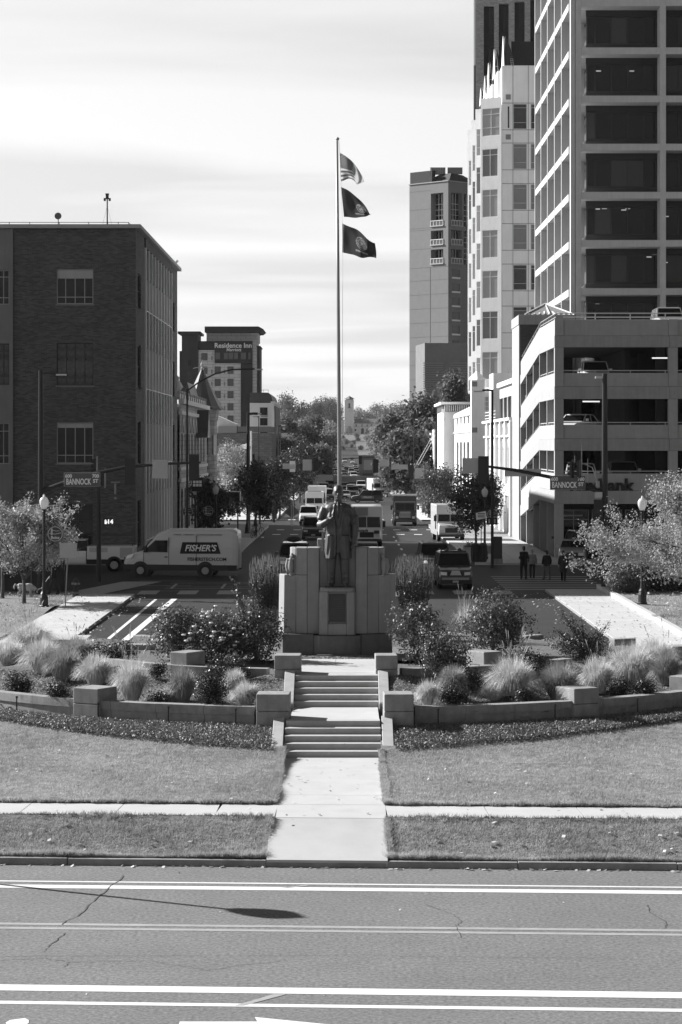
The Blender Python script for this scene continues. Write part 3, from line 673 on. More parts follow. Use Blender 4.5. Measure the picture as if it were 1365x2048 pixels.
# pedestal: bowed granite front around the plaque
mpart('pedestal_stone', [(-.515, .12), (-.47, -.02), (-.262, -.09), (-.262, .28), (-.515, .28)], 2.475, 3.68, k=.98)
mpart('pedestal_stone', [(.262, -.09), (.47, -.02), (.515, .12), (.515, .28), (.262, .28)], 2.475, 3.68, k=.98)
mpart('pedestal_stone', [(-.258, -.075), (.258, -.075), (.258, .28), (-.258, .28)], 2.475, 2.80, k=1)
mpart('pedestal_stone', [(-.258, -.02), (.258, -.02), (.258, .28), (-.258, .28)], 2.80, 3.68, k=1)
mpart('pedestal_cap', [(-.50, .12), (-.44, -.06), (-.2, -.11), (.2, -.11), (.44, -.06), (.50, .12), (.50, .29), (-.50, .29)], 3.684, 3.80, k=.94)
pq = MB().box(MX-.225, MX+.225, MY-.055, MY-.022, 2.84, 3.62).build('plaque', M['plaque'], mo, bevel=.008)
q = MB()
for i in range(13):
    zz = 3.50-i*.048; l = random.uniform(.12, .19); q.box(MX-l, MX+l, MY-.058, MY-.055, zz, zz+.014)
q.build('raised_lettering', M['bronze'], pq)
# the bronze man, one continuous body
stt = thing('statue', 'tall bronze statue of a standing man in a long open coat', 'statue', (MX+.02, MY+.10, 3.79), 0)
b = MB(); e = b.ell; tu = b.tube
for s in (-1, 1):   # legs, slightly apart, trousers and shoes
    tu([(s*.16, .02, 1.38), (s*.19, .0, 1.0), (s*.20, -.02, .72), (s*.215, .0, .4), (s*.22, .01, .10)], [.20, .175, .145, .135, .125], 14)
    e((s*.235, -.07, .055), (.085, .19, .075), 10, 7, Matrix.Rotation(s*.25, 3, 'Z'))
# torso and coat
b.loft([[(cx_*math.cos(t)*1.0, dy+.0+ry*math.sin(t), zz) for t in [2*math.pi*j/20 for j in range(20)]] for zz, cx_, ry, dy in
        ((.98, .395, .255, .03), (1.15, .40, .255, .02), (1.35, .385, .25, .01), (1.6, .37, .245, 0), (1.85, .385, .25, 0), (2.05, .42, .25, .01), (2.22, .435, .22, .02), (2.30, .36, .18, .03), (2.36, .20, .14, .03))])
e((-.20, .0, 1.9), (.22, .27, .3)); e((.20, .0, 1.9), (.22, .27, .3)); e((0, -.06, 1.55), (.28, .235, .32))
# coat skirts hanging open around the thighs
for s in (-1, 1):
    b.loft([[(s*(xi+(xo-xi)*t), yy+.02*math.sin(7*t)-.16*math.sin(math.pi*t), zz) for t, yy in ((0, -.19), (.25, -.20), (.5, -.17), (.75, -.08), (1, .05), (.75, .14), (.5, .2), (.25, .2), (0, .1))]
            for zz, xi, xo in ((1.45, .02, .40), (1.1, .045, .42), (.95, .07, .43), (.80, .10, .435))])
# neck, head with face
tu([(0, .02, 2.28), (0, -.01, 2.47)], [.125, .115], 12)
e((0, -.005, 2.63), (.150, .185, .20), 16, 12); e((0, .03, 2.70), (.155, .18, .15), 14, 9); e((0, -.09, 2.53), (.10, .10, .10), 12, 8)
tu([(0, -.185, 2.665), (0, -.225, 2.585), (0, -.19, 2.57)], [.022, .034, .02], 8)
for s in (-1, 1): e((s*.155, .01, 2.60), (.02, .04, .055), 8, 6); e((s*.062, -.168, 2.675), (.045, .03, .018), 8, 5)
e((0, -.185, 2.515), (.055, .025, .014), 8, 5); e((0, -.165, 2.455), (.06, .045, .035), 8, 5)
# his right arm (left in view) bent up with the hand at the lapel
tu([(-.40, .03, 2.20), (-.48, .03, 2.05), (-.54, -.02, 1.88), (-.57, -.05, 1.74)], [.135, .135, .125, .115], 12)
tu([(-.57, -.05, 1.74), (-.46, -.20, 1.76), (-.32, -.29, 1.85), (-.27, -.30, 1.88)], [.118, .11, .085, .07], 12)
hand(b, (-.26, -.30, 1.89), (.9, -.08, .42), 1, 1.35, .9, (0, 0, 1))
# his left arm hanging, hand behind the coat
tu([(.40, .03, 2.20), (.50, .04, 1.95), (.525, .03, 1.68), (.51, -.02, 1.45), (.46, -.06, 1.22)], [.14, .138, .125, .11, .09], 12)
hand(b, (.45, -.07, 1.2), (-.25, -.15, -.95), -1, 1.45, .6, (-1, 0, 0))
# lapels, coat edges, sleeve cuffs, folds
tu([(-.10, -.16, 2.32), (-.15, -.25, 2.05), (-.09, -.28, 1.7), (-.07, -.28, 1.3), (-.10, -.23, .86)], [.03, .045, .035, .03, .03], 6)
tu([(.10, -.16, 2.32), (.16, -.25, 2.05), (.10, -.28, 1.7), (.08, -.28, 1.3), (.11, -.23, .86)], [.03, .045, .035, .03, .03], 6)
tu([(0, -.17, 2.38), (0, -.235, 2.1), (0, -.27, 1.95)], [.03, .04, .02], 6)
for i in range(9):
    a = random.uniform(-1, 1); zz = random.uniform(.9, 1.5); tu([(a*.36, -.20*math.sqrt(1-a*a*.8)-.02, zz+.25), (a*.38, -.21*math.sqrt(1-a*a*.8)-.02, zz-.15)], [.012, .022], 5)
for s in (-1, 1):
    for zz in (.25, .4, .62, .75): tu([(s*.12, -.12, zz+.03), (s*.22, -.145, zz), (s*.31, -.08, zz+.04)], [.012, .02, .012], 5)
    for zz in (1.75, 1.95): tu([(s*.42, -.09, zz+.06), (s*.53, -.12, zz), (s*.60, -.02, zz+.04)], [.01, .02, .01], 5)
body('figure', b, M['bronze'], stt, .017, 2); stt.scale = (.90, 1, 1)
MB().box(-.40, .40, -.30, .22, -.0, .035).build('bronze_base', M['bronze'], stt, bevel=.01)
# a folded paper held low at his right side
MB().hexa([(-.52, -.16, 1.02), (-.46, -.20, 1.02), (-.44, -.12, 1.02), (-.50, -.08, 1.02), (-.50, -.2, 1.55), (-.44, -.24, 1.55), (-.42, -.16, 1.55), (-.48, -.12, 1.55)]).build('folded_paper', M['bronze'], stt)
# ================================================================ FLAGPOLE AND FLAGS
FD = 75.0
fp = thing('flagpole', 'tall slim metal flagpole rising behind the statue, topped by a small truck', 'flagpole', (X(680.5, FD), FD, 1.6), world=True)
MB().tube([(X(680.5, FD), FD, 1.6), (X(679.5, FD), FD, 6.8), (X(677, FD), FD, 12), (X(674.3, FD), FD, Z(281, FD))], [.068, .064, .05, .03], 14).build('pole', M['poleg'], fp, smooth=True)
MB().ell((X(675.5, FD), FD, Z(277.5, FD)), (.06, .06, .05), 10, 8).build('finial', M['grey'], fp, smooth=True)
MB().tube([(X(678, FD), FD-.02, Z(279, FD)), (X(680, FD), FD-.02, Z(303, FD)), (X(683, FD), FD-.02, Z(372, FD)), (X(685, FD), FD-.02, Z(446, FD)), (X(686, FD), FD-.02, Z(515, FD)), (X(685, FD), FD-.02, Z(930, FD))], .006, 5).build('halyard', M['rope'], fp)
MB().tube([(X(677, FD), FD-.03, Z(281, FD)), (X(683, FD), FD-.03, Z(930, FD))], .005, 5).build('halyard', M['rope'], fp)
MB().lathe([(.16, 0), (.16, .1), (.09, .25), (.07, .3)], (X(680.5, FD), FD, 1.6)).build('pole_collar', M['grey'], fp)
def bez(pts, t):
    pts = [Vector(p) for p in pts]
    while len(pts) > 1: pts = [a.lerp(b_, t) for a, b_ in zip(pts, pts[1:])]
    return pts[0]
def flag(label, top, bot, mats, pick, amp=.16, ph=0, nu=70, nv=40):
    q = MB()
    for j in range(nv+1):
        for i in range(nu+1):
            u, v = i/nu, j/nv; a = bez([(x, y, 0) for x, y in top], u); b_ = bez([(x, y, 0) for x, y in bot], u); p = a.lerp(b_, v)
            dy = amp*u**.6*(math.sin(7.5*u+2.2*v+ph)+.45*math.sin(15*u-5*v+ph*2))+.12*u
            q.v.append((X(p.x+1.3*u*math.sin(9*u+3*v+ph), FD), FD-.03+dy*1.5, Z(p.y+2.0*u*math.sin(10*u+ph*3+1.5*v), FD)))
    for j in range(nv):
        for i in range(nu):
            a = j*(nu+1)+i; q.f.append((a, a+nu+1, a+nu+2, a+1)); q.m.append(pick((i+.5)/nu, (j+.5)/nv))
    o = q.build('flag', mats, smooth=True); tag(o, label, 'flag', 'flags flying from the pole'); return o
def us(u, v):
    if u < .42 and v < .54:
        a, b_ = u/.42*11, v/.54*9; i, j = int(a), int(b_)
        if (i+j) % 2 == 0 and (a-i-.5)**2+(b_-j-.5)**2 < .13: return 0
        return 2
    return 1 if int(v*13) % 2 == 0 else 0
flag('US flag with stars and stripes curling at the pole top, uppermost of the three flags', [(680.5, 306), (697, 312), (714, 326), (728, 358), (728, 362)], [(682.5, 363), (698, 357), (706, 355), (716, 364), (717, 371)], [M['flagw'], M['flagr'], M['flagb']], us, .13, 0, 99, 65)
def seal(u, v):
    du, dv = (u-.56)*1.45, v-.5; r = math.hypot(du, dv)
    if .20 < r < .235 or r < .07 or (.12 < r < .15): return 1
    if .075 < r < .2 and int(math.degrees(math.atan2(dv, du))/18+v*30) % 3 == 0: return 1
    if .80 < v < .86 and .35 < u < .78: return 1
    return 0
flag('dark flag with a round emblem, middle one of the three flags on the pole', [(682.5, 374), (700, 381), (722, 392), (736, 424), (742, 427)], [(688.5, 434), (704, 435), (722, 437), (738, 432), (742, 426)], [M['flagd'], M['flagg']], seal, .15, 1.2)
def seal2(u, v):
    du, dv = (u-.53)*1.4, v-.44; r = math.hypot(du, dv)
    if .205 < r < .235 or .14 < r < .16 or r < .05: return 1
    if r < .2 and (int((u*61))+int(v*47)) % 3 == 0: return 1
    if abs(v-.80-.05*math.sin(9*u)) < .035 and .36 < u < .75: return 1
    if u < .04: return 1
    return 0
flag('dark blue state flag with round seal and ribbon, lowest of the three flags', [(685.5, 447), (704, 456), (722, 458), (742, 484), (752, 488)], [(685, 505), (704, 510), (722, 512), (738, 518), (752, 516)], [M['flagd'], M['flagg']], seal2, .15, 2.4)
# ================================================================ PLANTS
def rnd_unit(n):
    v = np.random.normal(size=(n, 3)); return v/np.linalg.norm(v, axis=1)[:, None]
def leaf_quads(pos, size, up=.35, asp=.6, nrm=None):
    n = len(pos); d = rnd_unit(n); nr = rnd_unit(n)
    if nrm is not None: nr = nr*.9+nrm*.8
    nr[:, 2] += up; nr /= np.linalg.norm(nr, axis=1)[:, None]
    a = np.cross(d, nr); a /= np.linalg.norm(a, axis=1)[:, None]+1e-9; b_ = np.cross(nr, a)
    s = (size*np.random.uniform(.6, 1.3, n))[:, None]; a = a*s*.5; b_ = b_*s*.5*asp
    v = np.stack([pos-a, pos+b_-a*.1, pos+a, pos-b_-a*.1], 1); return v.reshape(-1, 3)
def cloud(blobs, n, shell=.55):
    """points in the volume of several ellipsoids (cx,cy,cz,rx,ry,rz), denser to the surface, with their outward directions"""
    vol = np.array([b_[3]*b_[4]*b_[5] for b_ in blobs])**.67; idx = np.random.choice(len(blobs), n, p=vol/vol.sum()); B = np.array(blobs)[idx]
    d = rnd_unit(n); r = (shell+(1-shell)*np.random.random(n))[:, None]*(1+.10*np.random.normal(size=n))[:, None]
    return B[:, :3]+d*r*B[:, 3:6], d
def clumps(blobs, k, per, spread, shell=.6):
    c, d = cloud(blobs, k, shell); c = np.repeat(c, per, 0); d = np.repeat(d, per, 0)
    return c+np.random.normal(size=c.shape)*spread, d
def twigs(mb, base, tips, r0=.02, n=5):
    for t in tips:
        b_ = Vector(base); t = Vector(t); mid = b_.lerp(t, .5)+Vector((random.uniform(-.1, .1), random.uniform(-.1, .1), .12))*(t-b_).length*.5
        mb.tube([b_, mid, t], [r0, r0*.6, r0*.2], n)
def settle(px, py, zg):
    for _ in range(12):
        D = PD(py, zg); x = X(px, D); zn = soil(x, D) if math.hypot(x-CX, D-CY) < 12 else max(1.0, hgt(x, D)); zg += (zn-zg)*.6
    return zg
def bush(px, py, wpx, hpx, label, kind='leafr', cat='bush', name='bush', zg=1.6, dens=1., size=.07, spurs=(), flowers=0, group=None, dark=False, D=None, depth=.8):
    zg = settle(px, py, zg)
    D = D or PD(py, zg); k = D/F; c = X(px, D); rw, rh = wpx*k/2, hpx*k
    root = thing(name, label, cat, (c, D, zg), group=group)
    bl = []
    for i in range(9):
        a = random.uniform(0, 6.28); rr = random.uniform(.2, .62); sz = random.uniform(.38, .6)
        bl.append((rw*rr*math.cos(a), rw*depth*rr*math.sin(a), rh*random.uniform(.32, .72), rw*sz, rw*sz*depth, rh*sz*.62))
    bl.append((0, 0, rh*.42, rw*.7, rw*.7*depth, rh*.42))
    for (sx, sy, sw) in spurs:            # long shoots, in pixels from the base
        for t in np.linspace(.25, 1, 9): bl.append((sx*k*t, 0, rh*.3+(sy*k-rh*.3)*t, sw*k*(1.05-.7*t), sw*k*(1.05-.7*t), .09))
    area = rw*rh; n = int(dens*4300*max(area, .08)*(.07/size)**1.6)
    pos, d = clumps(bl, max(20, n//7), 7, size*.9, .72); pos[:, 2] = np.maximum(pos[:, 2], .03)
    np_mesh('foliage', leaf_quads(pos, size, nrm=d), 4, M[kind], root)
    s = MB(); tips = [(b_[0], b_[1], b_[2]+b_[5]*.5) for b_ in bl]; twigs(s, (0, 0, 0), tips, .018); s.build('stems', M['bark'], root)
    if flowers:
        f = MB(); pf, d = cloud(bl[:10], flowers, 1.0); pf[:, 1] = -np.abs(pf[:, 1])
        for p in pf:
            fo = p+np.array([0, -.05, .03])
            for j in range(5):
                a = j*1.256+p[0]*9; f.ell((fo[0]+.03*math.cos(a), fo[1]+.03*math.sin(a), fo[2]), (.036, .036, .026), 6, 4)
        f.build('blossoms', M['petal'], root)
    return root
def tuft(px, py, wpx, hpx, label, kind='straw', zg=1.6, nb=900, plumes=0, ph=1.6, name='grass_clump', group='ornamental grass clumps in the raised bed', wth=.0085, arch=1.):
    zg = settle(px, py, zg)
    D = PD(py, zg); k = D/F; c = X(px, D); rw, rh = wpx*k/2, hpx*k
    root = thing(name, label, 'ornamental grass', (c, D, zg), group=group)
    n = nb; a = np.random.uniform(0, 2*math.pi, n); ph_ = 1.5*np.random.uniform(.0, 1, n)**.75; ln = np.random.uniform(.75, 1.12, n)*(1+.07*np.sin(3*a+px))
    R_ = rw*1.15*np.sin(ph_)*ln; H_ = rh*(np.cos(ph_)**.8*1.05+.03)*ln; b0 = rw*.30*np.sqrt(np.random.random(n)); dx, dy = np.cos(a), np.sin(a); pts = []; out = []
    for t in [0, .35, .7, 1.]:
        rr = b0*(1-t)+R_*t**1.0; zz = H_*t+rh*.62*np.sin(ph_)*t*(1-t)*2.1; pts.append(np.stack([rr*dx, rr*dy, np.maximum(zz, 0)], 1))
    side = np.stack([-dy, dx, np.zeros(n)], 1)+.5*np.stack([np.random.normal(size=n), np.random.normal(size=n), 0*a], 1)*.6
    for i in range(3):
        w0 = wth*(1-.33*i); w1 = wth*(1-.33*(i+1))+.0008; out.append(np.stack([pts[i]-side*w0, pts[i]+side*w0, pts[i+1]+side*w1, pts[i+1]-side*w1], 1).reshape(-1, 3))
    bl_ = np_mesh('blades', np.concatenate(out), 4, M[kind], root)
    q = np.concatenate(out).reshape(-1, 4, 3)[:n//2]*np.array([.62, .62, .55]); np_mesh('shade_core_blades', q.reshape(-1, 3), 4, M['leafd'], root)  # shrunken dark copies of the blades paint the shade inside the clump
    if plumes:
        s = MB()
        for i in range(plumes):
            t = random.uniform(-.35, .5); u = random.uniform(-.2, .2); h = rh*ph*random.uniform(.75, 1.15)
            s.tube([(0, 0, .1), (t*h*.35, u*h*.3, h*.6), (t*h*.75, u*h*.6, h)], [.004, .003, .002], 4); s.tube([(t*h*.68, u*h*.55, h*.92), (t*h*.82, u*h*.66, h*1.06), (t*h*.9, u*h*.7, h*1.1)], [.004, .013, .003], 5)
        s.build('plumes', M['straw'], root)
    return root
# grass clumps: px, base, width, height, label ...
pos_l = 'left bed'
TU = [(18, 1330, 80, 45, 'feathery pale grass clump at the far left edge of the bed', 0), (86, 1346, 95, 64, 'pale fountain grass clump, leftmost full one in the left bed', 0), (126, 1362, 84, 62, 'fountain grass clump between the leftmost clump and the stone block', 0),
      (191, 1370, 80, 56, 'fountain grass clump just above the left wall block', 0), (264, 1400, 80, 72, 'tall pale grass clump with upright plumes beside the left wall block', 16), (366, 1404, 66, 62, 'drooping pale grass clump left of the largest dark shrub', 0),
      (470, 1383, 50, 40, 'small spiky grass clump just below the upper left block', 0), (492, 1412, 64, 44, 'low grass clump beside the lower left steps block', 0), (150, 1318, 120, 40, 'wide pale grass clump behind the left ones near the bench', 8), (60, 1300, 110, 50, 'thin wispy pale grass in front of the left pavement', 14),
      (855, 1411, 50, 44, 'low grass clump right of the lower right steps block', 3), (905, 1388, 64, 50, 'pale grass tuft above the round dark shrub on the right', 0), (1024, 1390, 100, 68, 'large fountain grass clump with upright plumes in the right bed', 16), (990, 1400, 56, 32, 'low sprawling grass clump before the large plumed clump', 0),
      (1119, 1399, 95, 66, 'fountain grass clump behind the right wall block', 0), (1195, 1386, 80, 62, 'fountain grass clump between right wall block and widest clump', 4), (1262, 1368, 118, 72, 'widest fountain grass clump of the right bed', 0), (1334, 1370, 70, 66, 'bushy grass clump at the right edge of the bed', 3), (1310, 1330, 100, 45, 'pale grass clump at the right end behind the others', 3)]
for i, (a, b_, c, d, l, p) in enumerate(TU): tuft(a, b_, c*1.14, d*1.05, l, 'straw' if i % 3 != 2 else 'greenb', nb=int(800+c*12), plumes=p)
DS = [(37, 1397, 64, 58, 'dark leafy shrub nearest the left edge of the bed'), (121, 1410, 62, 48, 'dark shrub left of the left wall block'), (319, 1418, 48, 36, 'smallest dark shrub, right of the left wall block'), (418, 1417, 76, 72, 'largest dark round shrub of the left bed'),
      (314, 1356, 46, 34, 'small dark shrub below the left pair of stone blocks'), (913, 1420, 68, 58, 'round dark shrub near the lower right steps block'), (1050, 1411, 46, 38, 'small dark shrub left of the right wall block'), (1241, 1403, 54, 46, 'dark shrub right of the right wall block'), (1288, 1397, 52, 44, 'dark shrub below the widest grass clump on the right')]
for a, b_, c, d, l in DS: bush(a, b_, c, d, l, 'leafd', 'shrub', 'dark_shrub', size=.045, dens=1.3, group='small dark shrubs of the raised bed')
bush(362, 1322, 150, 116, 'white rose bush, leftmost of the row left of the monument', 'leafr', 'rose bush', 'rose_bush', flowers=16, zg=1.75, size=.075)
bush(440, 1328, 170, 122, 'rose bush full of white blossoms in the middle of the left row', 'leafr', 'rose bush', 'rose_bush', flowers=44, zg=1.75, size=.075)
bush(515, 1330, 140, 128, 'leafy rose bush with long shoots against the left side of the monument', 'leafr', 'rose bush', 'rose_bush', flowers=5, zg=1.75, size=.075, spurs=[(-66, 200, 7), (-48, 170, 9), (-10, 145, 9)])
bush(232, 1330, 105, 50, 'low dark spreading shrub behind the left grass clumps', 'leafd', 'shrub', 'spreading_shrub', size=.05)
bush(450, 1368, 100, 62, 'dense dark shrub before the rose bushes on the left', 'leafd', 'shrub', 'spreading_shrub', size=.05)
bush(832, 1330, 130, 128, 'upright leafy shrub against the right side of the monument', 'leafr', 'shrub', 'leafy_shrub', zg=1.75, size=.075)
bush(985, 1312, 165, 130, 'big round leafy shrub with glossy leaves on the right', 'leafr', 'shrub', 'leafy_shrub', zg=1.7, size=.075)
bush(892, 1366, 130, 120, 'tangled shrub between the two big leafy shrubs on the right', 'leafr', 'shrub', 'leafy_shrub', zg=1.6, size=.06, dens=.9)
bush(1172, 1322, 170, 62, 'airy dark shrub with fine upright shoots beside the right pavement', 'leafd', 'shrub', 'airy_shrub', zg=1.6, size=.045, spurs=[(-50, 100, 12), (-30, 92, 12), (-8, 84, 12), (-68, 66, 12), (50, 80, 12), (25, 70, 12)])
bush(1060, 1345, 120, 50, 'low dark shrub under the round leafy shrub on the right', 'leafd', 'shrub', 'spreading_shrub', size=.05)
bush(930, 1378, 90, 50, 'low dark shrub left of the plumed grass clump', 'leafd', 'shrub', 'spreading_shrub', size=.05)
# tall spiky shrubs behind the monument
def spiky(px, py, wpx, hpx, label, D):
    k = D/F; rw, rh = wpx*k/2, hpx*k; zg = Z(py, D); root = thing('upright_shrub', label, 'shrub', (X(px, D), D, zg), group='upright shrubs behind the monument')
    st_ = MB(); P0 = []
    for i in range(150):
        a = random.uniform(0, 6.28); r = rw*math.sqrt(random.random()); h = rh*random.uniform(.75, 1.05)*(1-.25*(r/rw)**2)
        st_.tube([(r*.4*math.cos(a), r*.4*math.sin(a), 0), (r*math.cos(a), r*math.sin(a), h)], [.008, .003], 3)
        for t in np.random.uniform(.3, 1, 46): P0.append((r*(.4+.6*t)*math.cos(a)+random.gauss(0, .02), r*(.4+.6*t)*math.sin(a)+random.gauss(0, .02), h*t))
    st_.build('stems', M['bark'], root); np_mesh('foliage', leaf_quads(np.array(P0), .042, .1), 4, M['leafd'], root)
    n = 700; a = np.random.uniform(0, 6.28, n); r = rw*np.sqrt(np.random.random(n)); p = np.stack([r*np.cos(a), r*np.sin(a), rh*(np.random.uniform(.72, 1.14, n)-.12*(r/rw)**2)], 1)
    q2 = np.stack([p-[.004, 0, .1], p+[.004, 0, -.1], p+[.002, 0, .05], p+[-.002, 0, .05]], 1).reshape(-1, 3); np_mesh('seed_heads', q2, 4, M['seedh'], root)['kind'] = 'stuff'
spiky(536, 1240, 76, 118, 'dark upright shrub with pale tips behind the left wing of the monument', 74)
spiky(826, 1240, 86, 118, 'dark upright shrub with pale tips behind the right wing of the monument', 74)
tuft(928, 1262, 50, 60, 'thin dry grass tuft between the two big leafy shrubs on the right', 'straw', nb=160, plumes=14, ph=1.3, zg=1.7, group=None)
pt = thing('stone_post', 'short stone post with pyramid top right of the monument', 'post', (X(801, 76), 76, 1.5)); MB().box(-.2, .2, -.2, .2, 0, 1.5).build('shaft', M['stone'], pt, bevel=.02); MB().lathe([(.28, 1.5), (.28, 1.55), (.0, 1.68)], n=4).build('cap', M['stone'], pt)
# ivy strip below the wall, lawn blades, mulch chips, litter
n = 95000; th_ = np.random.uniform(-1.1, 1.1, n); wd_ = 2.2*np.clip(1-(np.abs(th_+.0)/.95)**.9, .0, 1)+.40; r = 12.05+wd_*np.random.random(n)**.85+np.random.normal(size=n)*.06
x = CX+r*np.sin(th_); y = CY-r*np.cos(th_); ok = (np.abs(x+.24) > 1.42); x, y = x[ok], y[ok]
zz = np.array([hgt(a, b_) for a, b_ in zip(x, y)])+np.random.uniform(.02, .13, len(x))
o = np_mesh('ivy_ground_cover', leaf_quads(np.stack([x, y, zz], 1), .05, .7, .8), 4, M['ivy']); o['kind'] = 'stuff'
def blades(name, n, x0, x1, w0, w1, keep, h=.055, wth=.006, hf=hgt, m='blade', lift=0., edge=0):
    x = np.random.uniform(x0, x1, n); w_ = np.random.uniform(w0, w1, n); y = w_-SH*x
    k = np.array([keep(a, b_) for a, b_ in zip(x, y)]); x, y = x[k], y[k]; n = len(x); z = np.array([hf(a, b_) for a, b_ in zip(x, y)])-.004+lift
    a = np.random.uniform(0, 3.14, n); hh = h*np.random.uniform(.5, 1.3, n)*(.8+.35*np.sin(x*1.9+y*1.1)*np.sin(y*1.3)); dx, dy = np.cos(a)*wth, np.sin(a)*wth; lx_, ly_ = np.random.normal(size=n)*hh*.55, np.random.normal(size=n)*hh*.55
    v = np.stack([np.stack([x-dx, y-dy, z], 1), np.stack([x+dx, y+dy, z], 1), np.stack([x+lx_, y+ly_, z+hh], 1)], 1).reshape(-1, 3)
    o = np_mesh(name, v, 3, M[m]); o['kind'] = 'stuff'; return o
notwalk = lambda x, y: not (wc(y)-HWK+.03 < x < wc(y)+HWK-.03)
blades('lawn_grass', 120000, -7.4, 7.6, 44.63, 46.49, notwalk); blades('lawn_grass', 330000, -8.4, 8.6, 48.11, 59, lambda x, y: notwalk(x, y) and math.hypot(x-CX, y-CY) > 12+2.2*max(0, 1-(abs(math.atan2(x-CX, CY-y))/.95)**.9)*.95+.35)
blades('lawn_grass', 16000, -7.4, 7.6, 44.60, 44.72, notwalk, .11, .008); blades('lawn_grass', 14000, -8.4, 8.6, 46.42, 46.52, notwalk, .08, .008); blades('lawn_grass', 14000, -8.4, 8.6, 48.07, 48.2, notwalk, .10, .008)
for s in (-1, 1): blades('lawn_grass', 9000, wc(50)+s*(HWK+.02)-.06, wc(50)+s*(HWK+.02)+.06, 48.1, 55.2, lambda x, y: True, .10, .008); blades('lawn_grass', 2500, wc(46)+s*(HWK+.02)-.05, wc(46)+s*(HWK+.02)+.05, 44.7, 46.5, lambda x, y: True, .10, .008)
n = 26000; th_ = np.random.uniform(-1.25, 1.25, n); r = np.random.uniform(7.9, 11.65, n); x = CX+r*np.sin(th_); y = CY-r*np.cos(th_); ok = np.abs(x+.17) > 1.35; x, y = x[ok], y[ok]
zz = np.array([soil(a, b_) for a, b_ in zip(x, y)])+.02; o = np_mesh('bark_chips', leaf_quads(np.stack([x, y, zz], 1), .055, 1.2, .5), 4, mat('bark_chip', .24, .9, ns=8, na=.4)); o['kind'] = 'stuff'
n = 5000; x = np.random.uniform(-1.6, 1.3, n); y = np.random.uniform(65.78, 66.9, n); o = np_mesh('gravel_stones', leaf_quads(np.stack([x, y, np.full(n, ZT-.01)], 1), .04, 1.5, .9), 4, mat('gravel_stone', .3, .9, ns=20, na=.4)); o['kind'] = 'stuff'
def scatter(n, x0, x1, w0, w1, size, lift=.02, hf=hgt, m='litter', name='fallen_leaves'):
    x = np.random.uniform(x0, x1, n); w_ = np.random.uniform(w0, w1, n); y = w_-SH*x; z = np.array([hf(a, b_) for a, b_ in zip(x, y)])+lift
    o = np_mesh(name, leaf_quads(np.stack([x, y, z], 1), size, 1.8, .8), 4, M[m]); o['kind'] = 'stuff'
scatter(55, -7, 7, 44.7, 46.4, .10, .05); scatter(70, -8, 8, 48.3, 54, .08, .05); scatter(46, -7, 7, 44.28, 44.40, .09, .01, lambda x, y: 0); scatter(16, -7, 7, 34, 44, .045, .01, lambda x, y: 0); scatter(12, -1.2, .8, 45, 55, .07, .02, lambda x, y: .62); scatter(14, -7, 7, 46.6, 48, .08, .01, lambda x, y: .6)
blades('side_lawn_grass', 60000, -24, -13.5, 86, 122, lambda x, y: True, .09, .012, lambda x, y: .16); blades('side_lawn_grass', 50000, 13.8, 22, 90, 125, lambda x, y: True, .09, .012, lambda x, y: .28)
scatter(500, -24, -13.6, 90, 122, .12, .12, lambda x, y: .18); scatter(500, 13.8, 22, 95, 125, .12, .12, lambda x, y: .3); scatter(350, -13.3, -9.8, 95, 122, .10, .02, lambda x, y: .14); scatter(450, 9.0, 13.3, 92, 124, .10, .02, lambda x, y: .14)

for i in range(9):
    th = (-.95, -.72, -.5, -.34, -.2, .2, .45, .66, .9)[i]; x, y = CX+12.12*math.sin(th), CY-12.12*math.cos(th)
    r = thing('sprinkler_stake', 'thin dark sprinkler stake standing against the curved retaining wall', 'sprinkler', (x, y, hgt(x, y)), group='sprinkler stakes along the retaining wall'); MB().cyl((0, 0, 0), (0, 0, .42), .018, n=6).build('riser', M['black'], r); MB().cyl((0, 0, .42), (0, 0, .47), .03, n=8).build('nozzle', M['black'], r)
x0, y0 = X(340, 56.4), 56.2
o = MB().tube([(X(296, 57.5), 57.4, hgt(X(296, 57.5), 57.4)+.03), (x0, 57.0, hgt(x0, 57.0)+.04), (X(388, 56.5), 56.5, hgt(X(388, 56.5), 56.5)+.03)], .03, 5).build('garden_edging', M['pale']); tag(o, 'pale strip of edging lying at the lower rim of the left ivy', 'edging')
blades('lawn_grass', 9000, -8, 8, 46.34, 46.56, lambda x, y: notwalk(x, y) and math.sin(x*5)+math.sin(x*13.7) > .2, .085, .009); blades('lawn_grass', 9000, -8, 8, 48.02, 48.2, lambda x, y: notwalk(x, y) and math.sin(x*6.3)+math.sin(x*11.1) > .3, .12, .009)
scatter(60, -7, 7, 44.22, 44.42, .11, .012, lambda x, y: 0); scatter(90, -8, 8, 48.4, 55.5, .07, .05)
# ================================================================ BUILDINGS
def facade(name, mb, m, root, **k): return mb.build(name, m, root, **k)
# ---- brick office building, left
BX, BY0, BY1 = -13.73, 160.0, 200.0; BT = Z(457, BY0)
r = thing('brick_building', 'dark brick office building with pale vertical fins on its street side', 'building', (BX, BY0, 0), world=True)
xL = -42.0
WF = [(X(114, BY0), X(187, BY0), Z(y1, BY0), Z(y0, BY0)) for y0, y1 in ((538, 608), (686, 771), (845, 927))]
xb = X(27, BY0)
doorh = (X(128, BY0), X(186, BY0), .1, Z(1008, BY0))
q = MB(); wall_holes(q, xb, BX, 0, BT, WF+[doorh], lambda u, z, d: (u, BY0+d, z), .22); facade('front_wall', q, M['brick'], r)
q = MB().box(X(114, BY0)-.05, X(187, BY0)+.2, BY0+.24, BY0+.5, 0, BT-.2); q.build('room_blackout', M['hoteld'], r)
